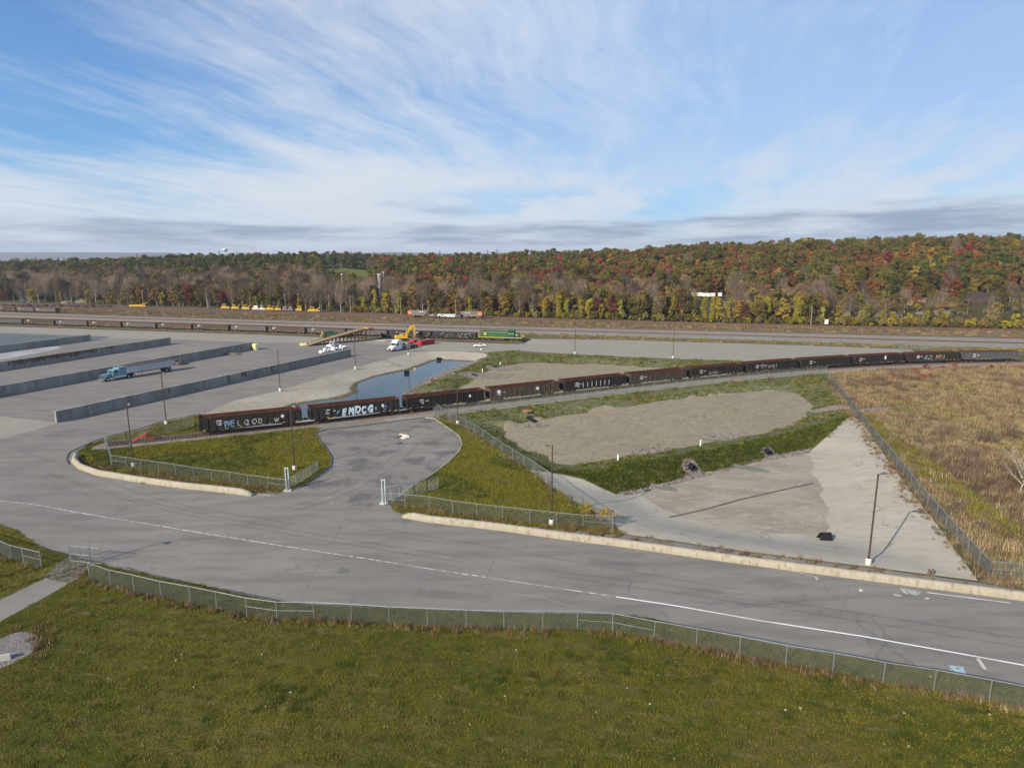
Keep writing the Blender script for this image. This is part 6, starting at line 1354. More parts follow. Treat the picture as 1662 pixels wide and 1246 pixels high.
def crown_mesh(name, H, Wd, m, n=1500, size=.62, clumps=22, low=.3, seed=0, shape='round'):
    rr = random.Random(seed); mb = MB(); cs = []
    for i in range(clumps):
        a = rr.random()*6.28; f_ = rr.random()**.8; z = low+(1-low)*f_
        if shape == 'round': rad = Wd*.5*math.sqrt(max(.05, 1-((z-(low+1)/2)/((1-low)/2*1.12))**2))
        elif shape == 'column': rad = Wd*.5*(1-.35*f_)*rr.uniform(.6, 1.2)
        else: rad = Wd*.5*(1-f_)+.15
        k = rr.random()**.45*.78; cs.append((Vector((math.cos(a)*rad*k, math.sin(a)*rad*k, z*H*.93)), rad))
    for c, rad in cs:
        cr = {'round': Wd*.17, 'column': Wd*.24, 'cone': max(.5, rad*.5)}[shape]*rr.uniform(.7, 1.25); leaves(mb, c, cr, int(n/clumps), size, rr, .75 if shape != 'column' else 1.2)
    return mb.mesh(name, m)
def pine_crown(name, H, Wd, m, seed):
    rr = random.Random(seed); mb = MB(); z = .18*H
    while z < H:
        f_ = (z-.18*H)/(H*.82); L = Wd*.5*(1-f_)**.8*rr.uniform(.75, 1.1)+.2; k = 7
        for i in range(k):
            a = 6.28*i/k+rr.random(); Lb = L*rr.uniform(.6, 1.1)
            for j in range(6):
                q = Lb*(j+.6)/6; c = Vector((math.cos(a)*q, math.sin(a)*q, z-.12*q+rr.uniform(-.15, .15)))
                for _ in range(3):
                    d = Vector((math.cos(a+rr.uniform(-1.2, 1.2)), math.sin(a+rr.uniform(-1.2, 1.2)), rr.uniform(-.3, .3))); s_ = .55*rr.uniform(.7, 1.2); w_ = d.cross(Vector((rr.uniform(-.4, .4), rr.uniform(-.4, .4), 1))).normalized()*.2*s_/.55
                    mb.add([c-w_, c+d*s_, c+w_], [(0, 1, 2)])
        z += H*.045*rr.uniform(.8, 1.2)
    return mb.mesh(name, m)
def bare_crown(name, H, Wd, m, seed, n=560):
    """fine upswept twigs filling the crown of a leafless tree"""
    rr = random.Random(seed); mb = MB()
    for i in range(n):
        a = rr.random()*6.28; f_ = rr.random(); z = .28+.66*f_; rad = Wd*.5*math.sqrt(max(.04, 1-((z-.6)/.42)**2))*rr.random()**.6*(.75+.5*noise.noise(Vector((a*1.2, z*4, seed))))*1.2
        q = Vector((math.cos(a)*rad, math.sin(a)*rad, z*H)); d = Vector((math.cos(a)*.5+rr.gauss(0, .3), math.sin(a)*.5+rr.gauss(0, .3), 1.1+rr.gauss(0, .3))).normalized(); L = rr.uniform(1.2, 3.2); s_ = d.orthogonal().normalized()*rr.uniform(.03, .075)
        mb.add([q-s_, q+s_, q+d*L], [(0, 1, 2)])
        if i % 2: e = q+d*L*.5; d2 = (d+Vector((rr.gauss(0, .6), rr.gauss(0, .6), 0))).normalized(); mb.add([e-s_*.6, e+s_*.6, e+d2*L*.6], [(0, 1, 2)])
    return mb.mesh(name, m)
PROTO = {}
def proto(key, H, tr, cr): PROTO[key] = (H, tr, cr)
sd_ = 0
for sp, H, Wd, n, lo_ in (('olive', 15, 10.5, 1700, .16), ('green', 15, 10, 1600, .22), ('rust', 14, 9.5, 1500, .25), ('red', 13, 9.5, 1500, .22), ('gold', 14, 8, 1300, .12), ('tan', 15, 8.5, 1000, .14), ('maroon', 13, 9, 1300, .25), ('lime', 11, 6.5, 1100, .12)):
    for k in range(3):
        sd_ += 1; proto((sp, k), H, trunk_mesh(sp+'_trunk', H, .22, BARK if k else BARKP, 8, Wd*.4, sd_), crown_mesh(sp+'_crown', H*(1+.08*(k-1)), Wd*(1-.1*k), LM[sp], n, .72, 20+4*k, lo_, sd_))
for k in range(4):
    sd_ += 1; proto(('bare', k), 16, trunk_mesh('bare_trunk', 16, .24, BARKP, 18, 4.2, sd_, .25), bare_crown('bare_crown', 16, 8.5-k*.9, LM['twig'], sd_))
for k in range(2):
    sd_ += 1; proto(('pine', k), 17, trunk_mesh('pine_trunk', 17, .25, BARK, 0, 1, sd_), pine_crown('pine_crown', 17, 8-k, LM['pine'], sd_))
for k in range(3):
    sd_ += 1; proto(('vine', k), 12, trunk_mesh('vine_trunk', 13, .2, BARKP, 5, 2, sd_, .6), crown_mesh('vine_crown', 11+k, 3.4+.5*k, LM['lime'], 900, .55, 18, .02, sd_, 'column'))
for k in range(3):
    sd_ += 1; proto(('bush', k), 5, trunk_mesh('bush_stem', 3, .1, BARK, 5, 1.5, sd_), crown_mesh('bush_crown', 4.6, 6-k*.7, (LM['lime'], LM['olive'], LM['tan'])[k], 700, .55, 14, .05, sd_))
WORDS = {'olive': 'olive green', 'green': 'dark green', 'rust': 'rust orange', 'red': 'crimson red', 'gold': 'golden yellow', 'tan': 'thin tan leaved', 'maroon': 'maroon', 'lime': 'yellow green', 'bare': 'bare grey twigged', 'pine': 'dark evergreen', 'vine': 'vine covered yellow', 'bush': 'low bushy'}
# where each kind grows ---------------------------------------------------------------
def kind_at(px, py, s_, x, y, r):
    """s_ = metres behind the wood's front edge"""
    n1_ = noise.noise(Vector((x*.012, y*.012, 3))); n2_ = noise.noise(Vector((x*.03, y*.03, 9)))
    if s_ < 16:
        if px > 1340: return 'bush' if r < .75 else ('lime' if r < .92 else 'tan')
        if px > 850: return ('vine' if r < .46 else 'lime' if r < .58 else 'bare' if r < .66 else 'tan' if r < .77 else 'maroon' if r < .81 else 'pine' if r < .84 else 'olive' if r < .93 else 'gold')
        if px > 560: return ('bare' if r < .22 else 'vine' if r < .38 else 'gold' if r < .52 else 'tan' if r < .68 else 'rust' if r < .80 else 'lime' if r < .94 else 'olive')
        return ('bare' if r < .50 else 'olive' if r < .62 else 'lime' if r < .74 else 'rust' if r < .84 else 'tan' if r < .96 else 'maroon')
    if s_ < 90:
        if px > 1340: return ('bush' if r < .45 else 'bare' if r < .62 else 'olive' if r < .78 else 'gold' if r < .85 else 'tan')
        if px > 640: return ('bare' if r < .27 else 'tan' if r < .55 else 'gold' if r < .73 else 'rust' if r < .87 else 'olive' if r < .95 else 'pine')
        return ('bare' if r < .54 else 'tan' if r < .70 else 'rust' if r < .80 else 'maroon' if r < .9 else 'olive' if r < .97 else 'green')
    if s_ < 190:
        if px > 620:
            if n1_ > .3: return 'red' if r < .3 else 'maroon' if r < .45 else 'rust' if r < .8 else 'olive'
            return ('rust' if r < .30 else 'olive' if r < .56 else 'bare' if r < .66 else 'gold' if r < .78 else 'maroon' if r < .84 else 'red' if r < .88 else 'green' if r < .97 else 'pine')
        return ('bare' if r < .40 else 'rust' if r < .54 else 'olive' if r < .74 else 'gold' if r < .82 else 'green' if r < .94 else 'maroon')
    if px > 620:
        if n2_ > .28: return 'red' if r < .4 else 'rust' if r < .7 else 'olive'
        if n2_ < -.38: return 'pine' if r < .2 else 'green'
        return ('olive' if r < .58 else 'green' if r < .68 else 'rust' if r < .82 else 'red' if r < .85 else 'gold' if r < .93 else 'maroon' if r < .97 else 'bare')
    return ('green' if r < .42 else 'olive' if r < .74 else 'pine' if r < .84 else 'gold' if r < .89 else 'rust' if r < .95 else 'bare')
trees = []; rr = random.Random(11)
s_row = 3.
while s_row < 420:
    step = 6.0 if s_row < 20 else 7.0 if s_row < 90 else 9.2
    x = -720.
    while x < 900:
        xx = x+rr.uniform(-.42, .42)*step; ss = s_row+rr.uniform(-.42, .42)*step; yy = y0(xx)+max(2.5, ss); zz = hill(xx, yy); px, py = proj(xx, yy, zz); x += step
        if px < -70 or px > 1735: continue
        # clearings
        if 518+10*noise.noise(Vector((ss*.03, 0, 0))) < px < 600 and 130 < ss < 352: continue
        if 1106 < px < 1183 and ss > 12 and py > 483.5: continue
        if 607 < px < 628 and ss > 10 and py > 478: continue
        if 548 < px < 562 and ss > 10 and py > 476: continue
        if 545 < px < 715 and 22 < ss < 50 and rr.random() < .5: continue
        if 290 < px < 380 and 22 < ss < 50 and rr.random() < .6: continue
        if px > 1360 and ss > 20 and py > 480 and rr.random() < .62: continue
        
        if px < 130 and ss < 24 and rr.random() < .5: continue
        u_ = .5+.5*math.erf(noise.noise(Vector((xx*.022, yy*.022, 17)))/.34); u_ = min(.999, max(0, .6*u_+.4*rr.random())) if rr.random() < .8 else rr.random(); u_ = .5+.5*math.erf((u_-.5)/.36) if u_ not in (0,) else 0
        k = kind_at(px, py, ss, xx, yy, rr.random() if ss < 60 else (u_*7.31+.13) % 1 if False else u_)
        sc = rr.uniform(.74, 1.16)
        if ss < 16 and k not in ('bush', 'vine'): sc *= .82+.25*rr.random()
        if k == 'bare' and ss < 90: sc *= 1.12
        if px > 1340 and ss < 95: sc *= .8
        if 90 < ss: sc *= 1.1
        trees.append((px, py, xx, yy, zz, k, sc, ss))
    s_row += step*(.8 if s_row < 20 else .92)
# a broken hedge of low growth along the front edge
for i in range(420):
    x = -300+650*i/420.+rr.uniform(-2, 2); ss = rr.uniform(.5, 5.5); yy = y0(x)+ss; px, py = proj(x, yy, 0)
    if -50 < px < 1700 and rr.random() < (.35 if px < 560 else .92) and (px > 560 or ss > 2.5): trees.append((px, py, x, yy, 0, 'hedge', rr.uniform(.35, .95), ss))
print('trees', len(trees))
nonh = [t for t in trees if t[5] != 'hedge']
nonh.sort(key=lambda t: -(PROTO[(t[5], 0)][0]*t[6])/t[3]*(1 if t[7] < 14 else .55))
NI = 300
indiv = [t for t in nonh if -10 < t[0] < 1672][:NI]; ids_ = set(map(id, indiv)); rest = [t for t in trees if id(t) not in ids_]
LMK = [(-99, 'the left frame edge'), (38, 'the dark blue machine'), (100, 'the far flat wagons'), (225, 'the lone yellow ballast machine'), (330, 'the low warehouse'), (400, 'the yellow machine row'), (486, 'the boxy yellow machine'), (556, 'the thin white mast'), (617, 'the silo'), (680, 'the left orange hopper wagon'),
       (722, 'the graffiti gondola'), (766, 'the right orange hopper wagon'), (838, 'the green locomotive'), (955, 'the middle utility pole'), (1071, 'the pole left of the white trailers'), (1145, 'the white trailers'), (1250, 'the eastern vines'), (1341, 'the white sign board'), (1398, 'the grey earth mound'), (1515, 'the orange excavators'), (1590, 'the dark soil heap'), (1662, 'the right frame edge')]
ORD = ['first', 'second', 'third', 'fourth', 'fifth', 'sixth', 'seventh', 'eighth', 'ninth', 'tenth', 'eleventh', 'twelfth', 'thirteenth', 'fourteenth', 'fifteenth', 'sixteenth', 'seventeenth', 'eighteenth', 'nineteenth', 'twentieth']
cells = {}
for t in indiv:
    lm = min(LMK, key=lambda q: abs(q[0]-t[0])) if t[0] > 15 else LMK[0]; side = 'left' if t[0] < lm[0] else 'right'
    cells.setdefault((lm[1], side, t[5]), []).append(t)
LABEL = {}
for (lm, side, k), L_ in cells.items():
    L_.sort(key=lambda t: abs(t[0])); noun = {'bush': 'bush', 'vine': 'tree'}.get(k, 'tree')
    if side == 'left': L_ = sorted(L_, key=lambda t: -t[0])
    for i, t in enumerate(L_):
        lb_ = f"{ORD[min(i,19)]} {WORDS[k]} {noun} {side} of {lm}, front of wood"; LABEL[id(t)] = lb_ if len(lb_.split()) < 17 else lb_.replace(', front of wood', '')
def new_tree(t):
    px, py, x, y, z, k, sc, ss = t; nv = len([1 for q in PROTO if q[0] == k]); v_ = rr.randrange(nv); H, tr, cr = PROTO[(k, v_)]
    name = {'pine': 'pine_tree', 'bush': 'bush', 'bare': 'bare_tree', 'vine': 'vine_covered_tree'}.get(k, 'autumn_tree')
    r = empty(name, (x, y, z), rr.random()*6.28, LABEL[id(t)], 'bush' if k == 'bush' else 'tree', 'trees along the front of the wood'); r.scale = (sc*rr.uniform(.9, 1.1), sc*rr.uniform(.9, 1.1), sc)
    link('trunk', tr, r); link('crown', cr, r)
for t in indiv: new_tree(t)

# ------------------------------------------------------------------ instanced masses
PC = bpy.data.collections.new('prototype_shapes')      # holds source meshes only, not part of the scene
def joined(name, meshes):
    bmn = bmesh.new(); mats = []
    for me in meshes:
        off = len(mats); mats += list(me.materials); n0 = len(bmn.faces); bmn.from_mesh(me); bmn.faces.ensure_lookup_table()
        for f_ in list(bmn.faces)[n0:]: f_.material_index += off
    me = bpy.data.meshes.new(name); bmn.to_mesh(me); bmn.free()
    for m in mats: me.materials.append(m)
    return me
def scatter(name, sources, P_, idx, sc, rz, kind='stuff', tilt=0.):
    """one object that instances the source meshes on its points"""
    c = bpy.data.collections.new(name+'_shapes')
    for i, me in enumerate(sources): c.objects.link(bpy.data.objects.new(f'{name}_{i:02d}', me))
    n = len(P_); me = bpy.data.meshes.new(name); me.from_pydata([tuple(p) for p in P_], [], [])
    for nm, typ, vals in (('idx', 'INT', idx), ('sc', 'FLOAT', sc), ('rz', 'FLOAT', rz)):
        a = me.attributes.new(nm, typ, 'POINT'); a.data.foreach_set('value', list(vals))
    o = link(name, me); o['kind'] = kind
    ng = bpy.data.node_groups.new(name, 'GeometryNodeTree'); ng.interface.new_socket('Geometry', in_out='INPUT', socket_type='NodeSocketGeometry'); ng.interface.new_socket('Geometry', in_out='OUTPUT', socket_type='NodeSocketGeometry')
    N_ = ng.nodes; L_ = ng.links; gi = N_.new('NodeGroupInput'); go = N_.new('NodeGroupOutput'); ip = N_.new('GeometryNodeInstanceOnPoints'); ci = N_.new('GeometryNodeCollectionInfo')
    ci.inputs['Collection'].default_value = c; ci.inputs['Separate Children'].default_value = True; ci.inputs['Reset Children'].default_value = True
    def attr(nm, typ):
        a = N_.new('GeometryNodeInputNamedAttribute'); a.data_type = typ; a.inputs['Name'].default_value = nm; return [q for q in a.outputs if q.enabled and q.name == 'Attribute'][0]
    cx = N_.new('ShaderNodeCombineXYZ'); L_.new(attr('rz', 'FLOAT'), cx.inputs[2])
    L_.new(gi.outputs[0], ip.inputs['Points']); L_.new(ci.outputs[0], ip.inputs['Instance']); ip.inputs['Pick Instance'].default_value = True
    L_.new(attr('idx', 'INT'), ip.inputs['Instance Index']); L_.new(cx.outputs[0], ip.inputs['Rotation']); L_.new(attr('sc', 'FLOAT'), ip.inputs['Scale']); L_.new(ip.outputs[0], go.inputs[0])
    md = o.modifiers.new('scatter', 'NODES'); md.node_group = ng; return o
def do_scatter(name, protos, items):
    """items: (x,y,z, proto index, scale)"""
    scatter(name, protos, [(i[0], i[1], i[2]) for i in items], [i[3] for i in items], [i[4] for i in items], [rr.random()*6.28 for _ in items])
keys = sorted(PROTO, key=str); jm = {k: joined('tree', [PROTO[k][1], PROTO[k][2]]) for k in keys}; kl = list(keys)
def pick(k): return kl.index(rr.choice([q for q in kl if q[0] == k]))
wood = [t for t in rest if t[5] != 'hedge']; do_scatter('wooded_hillside', [jm[k] for k in kl], [(t[2], t[3], t[4], pick(t[5]), t[6]) for t in wood])
hedge = [t for t in rest if t[5] == 'hedge']; do_scatter('hedge_undergrowth', [jm[k] for k in kl], [(t[2], t[3], t[4], pick('bush'), t[6]) for t in hedge])
def colpt(px, ss):
    x = -150.
    for _ in range(8): y = y0(x)+ss; x = (px-831)/F*(y*.981+6.5)
    return (x, y0(x)+ss)
patch('hay_field', ground_mat('hay_field', soil_b([(.12, .13, .035), (.15, .145, .05), (.10, .12, .03)], (.03, .1, .4))), [colpt(*q) for q in ((512, 190), (604, 190), (604, 345), (560, 352), (520, 335))])

# ------------------------------------------------------------------ grass and weeds
def tuft(name, m, n, h, spread, wd, seed, lean=.5, tri=True):
    r_ = random.Random(seed); mb = MB()
    for i in range(n):
        a = r_.random()*6.28; q = Vector((math.cos(a), math.sin(a), 0))*spread*math.sqrt(r_.random()); b = r_.random()*6.28; d = Vector((math.cos(b), math.sin(b), 0)); s_ = Vector((-d.y, d.x, 0))*wd*r_.uniform(.6, 1.2); hh = h*r_.uniform(.45, 1.15); e = q+d*lean*hh*r_.uniform(.3, 1)+Vector((0, 0, hh))
        mb.add([q-s_, q+s_, e], [(0, 1, 2)])
    return mb.mesh(name, m)
def blade(name, c1, c2, c3): return leaf_mat(name, c1, c2, c3, .28)
BG = blade('lawn_blades', (.14, .138, .016), (.19, .16, .026), (.10, .118, .013)); BY = blade('dry_lawn_blades', (.165, .13, .045), (.12, .11, .03), (.2, .165, .08)); BD = blade('lush_blades', (.045, .066, .013), (.06, .08, .017), (.08, .085, .02))
BB = blade('brown_weeds', (.155, .10, .05), (.19, .13, .068), (.11, .075, .04)); BS = blade('straw', (.27, .205, .115), (.215, .165, .09), (.31, .245, .15)); BR = blade('red_shrub', (.28, .03, .03), (.2, .03, .03), (.15, .05, .035)); BP = blade('purple_brown_shrub', (.13, .09, .07), (.16, .11, .08), (.10, .072, .05))
lawnp = [tuft('tuft', BG, 26, .15, .30, .014, 1), tuft('tuft', BG, 26, .12, .34, .016, 2), tuft('tuft', BY, 22, .13, .30, .013, 3), tuft('tuft', BD, 26, .17, .30, .017, 4)]
def grow(name, protos, regions, dens, pick_, sc=(.7, 1.3), box=None, poly=None, zo=-.02, mask=None):
    Q, area = sample_region(regions, 10, box, poly); n = int(area*dens); Q, _ = sample_region(regions, n, box, poly); it = []
    for x, y, z in Q:
        if mask and not mask(x, y): continue
        it.append((x, y, z+zo, pick_(x, y), rr.uniform(*sc)))
    do_scatter(name, protos, it); return len(it)
def lawn_pick(x, y):
    a = noise.noise(Vector((x*.09, y*.16, 5)))+.6*noise.noise(Vector((x*.25, y*.6, 2))); q = rr.random()
    row = ((y+.21*x+3.5*noise.noise(Vector((x*.03, y*.03, 1))))/2.3) % 1
    if row < .13 and noise.noise(Vector((x*.12, y*.4, 12))) > -.22: return 4 if q < .7 else 2
    if row > .88 and q < .35: return 3
    if a > .4: return 3 if q < .5 else 0
    if a < -.12: return 2 if q < .75 else 1
    return 0 if q < .4 else 1 if q < .68 else 2
lawnp.append(tuft('tuft', BY, 26, .14, .3, .02, 77))
grow('lawn_grass', lawnp, ('lawn',), 12., lawn_pick, box=(-52, 56, 34, 72), poly=[(-38, 34), (38, 34), (60, 40), (56, 58), (-58, 72), (-62, 60), (-42, 40)], sc=(.55, 1.6), mask=lambda x, y: noise.noise(Vector((x*1.7, y*1.7, 6))) > -.22)
grow('verge_grass', lawnp, ('grass_verge',), 7., lawn_pick, box=(-85, -30, 50, 90), sc=(.9, 1.7))
ISG = [tuft('tuft', BG, 24, .24, .5, .024, 5), tuft('tuft', BY, 20, .24, .5, .022, 6), tuft('tuft', BD, 24, .26, .5, .026, 7)]
grow('island_grass', ISG, ('grass_island',), 4.5, lambda x, y: (lambda a, q: 2 if a > .12 and q < .65 else 1 if a < -.25 and q < .5 else 0 if q < .84 else 1)(noise.noise(Vector((x*.09, y*.09, 8))), rr.random()), sc=(.8, 1.5))
BGP = [tuft('tuft', BD, 26, .5, .6, .045, 8), tuft('tuft', BG, 22, .45, .6, .04, 9), tuft('tuft', BB, 18, .5, .5, .035, 10)]
grow('berm_grass', BGP, ('basin_berm_grass',), 4.2, lambda x, y: 0 if rr.random() < .74 else 1 if rr.random() < .75 else 2, sc=(.6, 1.2))
def ring_pick(x, y): q = rr.random(); return 0 if q < .5 else 1 if q < .78 else 2
RG = [tuft('tuft', BD, 22, .4, .7, .05, 11), tuft('tuft', BG, 22, .35, .7, .05, 12), tuft('tuft', BS, 18, .35, .6, .04, 13)]
grow('basin_rim_grass', RG, ('south_basin_grass', 'north_basin_grass'), 1.5, ring_pick, box=(-45, 110, 90, 245), mask=lambda x, y: noise.noise(Vector((x*.11, y*.11, 1)))+.5*noise.noise(Vector((x*.4, y*.4, 1))) > .0)
FP = [tuft('clump', BS, 24, .75, .8, .04, 14), tuft('clump', BB, 22, .7, .8, .04, 15), tuft('clump', BG, 20, .45, .8, .05, 16), tuft('clump', BP, 30, 1.2, .7, .035, 17), tuft('clump', BR, 34, .95, .7, .07, 18), tuft('clump', BS, 24, .5, .9, .045, 19)]
def field_pick(x, y):
    px, py = proj(x, y, 0); a = noise.noise(Vector((x*.05, y*.05, 7)))+.4*noise.noise(Vector((x*.2, y*.2, 7))); q = rr.random()
    edge = (px-1605)*.0+0
    # green swale running parallel to the fence
    u = (px-1400)/(1662-1400); yy = 684+150*u
    if -20 < py-(716+(px-1440)*.72) < 15 and px < 1680 and q < .86: return 2
    if py > 716+(px-1440)*.72+13 and q < .9: return 0 if q < .5 else 5 if q < .7 else 1 if q < .78 else 2
    if a > .3: return 3 if q < .45 else 1 if q < .6 else 0
    if a < -.28: return 2 if q < .35 else 5
    if noise.noise(Vector((x*.09, y*.09, 31))) > .36 and q < .10: return 4
    return 0 if q < .42 else 5 if q < .84 else 1 if q < .94 else 3
grow('field_scrub', FP, ('field', 'field_shoulder'), 1.25, field_pick, box=(38, 260, 55, 215), sc=(.6, 1.45))
def line_growth(name, protos, lines, per_m, wd, sc, pk=None):
    it = []
    for L_, side in lines:
        s_ = arc(L_); n = int(s_[-1]*per_m)
        for i in range(n):
            x, y, a = along(L_, rr.random()*s_[-1], s_); o_ = rr.gauss(side, wd); x -= math.sin(a)*o_; y += math.cos(a)*o_; it.append((x, y, hz(x, y) if abs(x) > 20 or y > 70 else 0, pk() if pk else rr.randrange(len(protos)), rr.uniform(*sc)))
    do_scatter(name, protos, it)
WP = [tuft('weed', BB, 26, .6, .35, .022, 20), tuft('weed', BS, 24, .5, .35, .02, 21), tuft('weed', BG, 20, .35, .35, .025, 22), tuft('weed', BP, 26, .6, .3, .02, 23)]
near_edge = NF[:]
line_growth('fence_line_weeds', WP, [(near_edge, -.35), (LF, -.3)], 8., .32, (.45, 1.15), lambda: rr.choice([0, 0, 1, 2, 2, 3]))
line_growth('barrier_weeds', WP, [(W([(128, 750), (160, 763), (220, 772), (300, 784), (400, 797), (465, 797)]), .8), (W([(640, 830), (660, 833), (760, 846), (900, 862), (1010, 876)]), 1.2)], 10., .8, (.5, 1.2), lambda: rr.choice([0, 0, 0, 1, 2, 3]))
line_growth('basin_edge_weeds', WP, [(FR, 1.2), (FR, .0), (W([(1020, 876), (1200, 902), (1400, 928), (1580, 952)]), .5), (IB2, .3)], 2.6, .6, (.5, 1.3), lambda: rr.choice([0, 1, 1, 3]))
grow('sand_weeds', RG, ('sand_basin',), .22, lambda x, y: rr.choice([0, 1, 2, 2]), sc=(.3, .8), mask=lambda x, y: noise.noise(Vector((x*.08, y*.08, 41)))+.4*noise.noise(Vector((x*.5, y*.5, 4))) > .33)
STR = [tuft('scrub', BP, 24, .9, 1.1, .09, 24), tuft('scrub', BS, 22, .7, 1.1, .08, 25), tuft('scrub', BG, 22, .7, 1.1, .1, 26), tuft('scrub', BB, 22, .8, 1.1, .08, 27)]
grow('yard_strip_weeds', STR, ('far_scrub_strip',), .20, lambda x, y: rr.choice([0, 1, 1, 2, 3]), box=(-330, 330, 200, 480), sc=(.5, 1.4))
grow('yard_strip_weeds', STR, ('near_scrub_strip',), .30, lambda x, y: rr.choice([1, 1, 2, 2, 3]), box=(-10, 300, 200, 330), sc=(.5, 1.2))
# stones: riprap as real rocks
RKM = mat('riprap_rock', (.20, .175, .16), (.13, .113, .105), 1.5, .95, c3=(.27, .245, .23), rand=.3)
rocks = []
for k in range(4):
    bmn = bmesh.new(); bmesh.ops.create_icosphere(bmn, subdivisions=1, radius=.2)
    for v in bmn.verts: v.co = Vector((v.co.x*1.2, v.co.y, v.co.z*.75))*(1+.5*noise.noise(v.co*9+Vector((k*4, 0, 0))))
    me = bpy.data.meshes.new('rock'); bmn.to_mesh(me); bmn.free(); me.materials.append(RKM); rocks.append(me)
grow('riprap_stones', rocks, ('basin_riprap', 'riprap_pad'), 22., lambda x, y: rr.randrange(4), sc=(.3, .85), zo=.05)
grow('pond_bank_stones', rocks, ('pond_riprap',), 4., lambda x, y: rr.randrange(4), sc=(.45, 1.1), zo=.05)
grow('gravel_stones', rocks, ('gravel_patch',), 40., lambda x, y: rr.randrange(4), sc=(.1, .28), zo=.0)
STN = [joined('stone', [m_]) for m_ in rocks[:2]]; WSM = mat('pale_stone', (.32, .28, .2), (.24, .2, .13), 3, .9)
for s_ in STN: s_.materials.clear(); s_.materials.append(WSM)
grow('lawn_pale_stones', STN, ('lawn',), .04, lambda x, y: rr.randrange(2), box=(-45, 50, 36, 62), sc=(.2, .55), zo=.05, mask=lambda x, y: noise.noise(Vector((x*.2, y*.35, 4))) > -.1)
# culvert weeds at lower left
line_growth('gravel_patch_weeds', [tuft('weed', BB, 40, 1.1, .6, .03, 30), tuft('weed', BB, 34, .9, .6, .03, 31)], [(W([(0, 1032), (40, 1020), (70, 1030), (80, 1045), (66, 1062), (30, 1078)]), 0)], 2.6, .6, (.35, .8))

# individual plants one can point at -------------------------------------------------
def branchy(name, H, seed, m, spread=.55, n0=6, low=.15):
    r_ = random.Random(seed); mb = MB(); tips = []
    def br(p, d, L, r0, k):
        q = p; pts_ = [p]
        for i in range(4): d = (d+Vector((r_.gauss(0, .09), r_.gauss(0, .09), .05))).normalized(); q = q+d*L/4; pts_.append(q)
        for i in range(4): mb.cyl(pts_[i], pts_[i+1], r0*(1-.2*i), r0*(.8-.2*i), 5, False)
        tips.append(pts_[-1])
        if k > 0:
            for i in range(4+k):
                b = pts_[1+i % 3].lerp(pts_[2+i % 3], r_.random()); a = r_.random()*6.28; e = (d+Vector((math.cos(a)*1., math.sin(a)*1., .25))).normalized(); br(b, e, L*r_.uniform(.4, .62), r0*.42, k-1)
    d = Vector((0, 0, 1)); p = Vector((0, 0, -.1))
    br(p, d, H*.62, H*.018, 0)
    for i in range(n0):
        a = i*2.4; z = H*(low+.42*i/n0); br(Vector((0, 0, z)), Vector((math.cos(a), math.sin(a), .75)).normalized(), H*spread*r_.uniform(.75, 1.05)*(1-.35*i/n0), H*.010, 2)
    br(Vector((0, 0, H*.58)), Vector((.1, 0, 1)), H*.38, H*.008, 2)
    return mb.mesh(name, m), tips
q = at(1655, 806); tm, tips = branchy('trunk', 7.5, 5, BARKP, .55, 8); r = empty('bare_tree', (*q, hz(*q)), .4, 'pale barked young tree with sparse yellow leaves at the right frame edge', 'tree'); link('trunk', tm, r)
mb = MB(); r_ = random.Random(3)
for tp in tips:
    if r_.random() < .35: leaves(mb, tp, .22, 7, .13, r_)
mb.build('yellow_leaves', leaf_mat('sparse_yellow', (.34, .28, .03), (.28, .2, .03), (.22, .14, .03)), r)
for i, (px, py, H, lb) in enumerate([(953, 842, 2.0, 'small yellow leaved sapling behind the fence corner, left one'), (985, 852, 2.2, 'yellow leaved sapling at the fence corner beside the concrete basin')]):
    q = at(px, py); tm, tips = branchy('stems', H, 20+i, BARK, .7, 7, .05); r = empty('sapling', (*q, 0), i, lb, 'shrub'); link('stems', tm, r); mb = MB()
    for tp in tips:
        if r_.random() < .6: leaves(mb, tp, .16, 5, .15, r_)
    mb.build('leaves', MATS['sparse_yellow'], r)
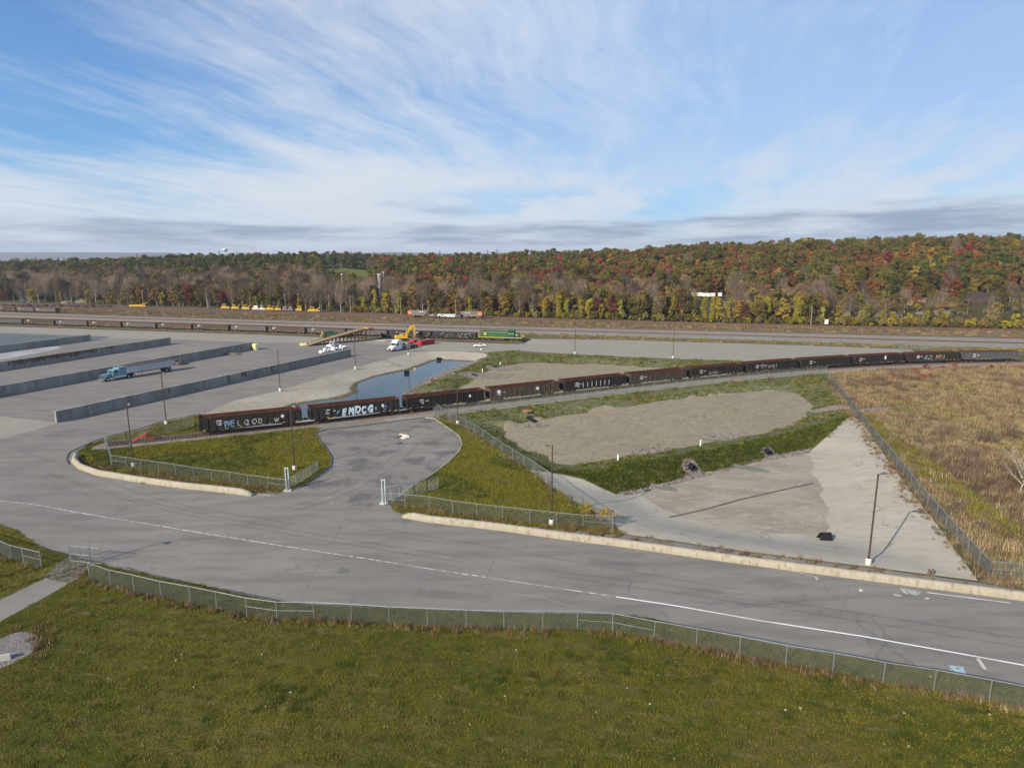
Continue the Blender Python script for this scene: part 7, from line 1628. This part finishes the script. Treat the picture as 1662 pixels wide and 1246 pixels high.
for i, (px, py, z, sc, lb) in enumerate([(1502, 596, 1, 1.5, 'bright red bush in front of the graffiti wagon, left one'), (1549, 593.5, 1.2, 1.8, 'largest red bush in front of the graffiti wagon'), (1530, 595, 1.1, .9, 'small red bush between two larger red bushes'), (1609, 597, 1.2, .9, 'low red bush below the blue grey wagon'), (1484, 602, .8, .8, 'low red bush at the left foot of the field mound'), (1497, 616, 1.1, .9, 'red bush on the slope of the brown field'), (1509, 613, 1.1, .7, 'tiny red bush beside another on the brown field')]):
    q = at(px, py, z); r = empty('red_bush', (*q, hz(*q)), i, lb, 'bush', 'red bushes on the brown field'); link('stems', tuft('stems', BARK, 14, .9*sc, .3*sc, .02, 50+i), r); mb = MB()
    for k in range(9): a = k*2.4; leaves(mb, Vector((math.cos(a)*.8*sc*(k/9), math.sin(a)*.6*sc*(k/9), .75*sc+.25*sc*math.sin(k*3))), .42*sc, 26, .26, r_)
    mb.build('foliage', BR, r)
for i, (px, py, z, H, lb) in enumerate([(1568, 742, 1, 3.2, 'leafless brown shrub left of the pale barked tree'), (1600, 722, 1, 3.4, 'taller leafless shrub behind the pale barked tree'), (1632, 768, .8, 2.6, 'leafless shrub directly left of the pale trunk'), (1535, 705, 1.1, 2.6, 'leafless shrub left of the shrub thicket'), (1590, 765, .8, 2.4, 'low leafless shrub in front of the thicket'), (1640, 715, 1, 3., 'leafless shrub at the right frame edge above the pale tree'), (1250, 617, 0, 1.6, 'small bare shrub in front of the eighth wagon')]):
    q = at(px, py, z); r = empty('bare_shrub', (*q, hz(*q)), i, lb, 'shrub', 'leafless shrubs on the brown field'); link('stems', tuft('stems', BP, 120, H, H*.5, .035, 70+i, .8), r); link('twigs', tuft('twigs', BARK, 60, H*1.05, H*.45, .02, 90+i, .6), r)

# ------------------------------------------------------------------ air
m = bpy.data.materials.new('haze_air'); m.use_nodes = True; t = NT(m.node_tree); pv = t.node('ShaderNodeVolumePrincipled'); pv.inputs['Color'].default_value = (.78, .87, 1, 1); pv.inputs['Density'].default_value = .00008; pv.inputs['Anisotropy'].default_value = .2
o_ = t.node('ShaderNodeOutputMaterial'); t.l.new(pv.outputs[0], o_.inputs['Volume'])
HAZE = True
if HAZE: MB().box((0, 5950, 55), (29000, 13000, 132)).build('haze', m)['kind'] = 'stuff'
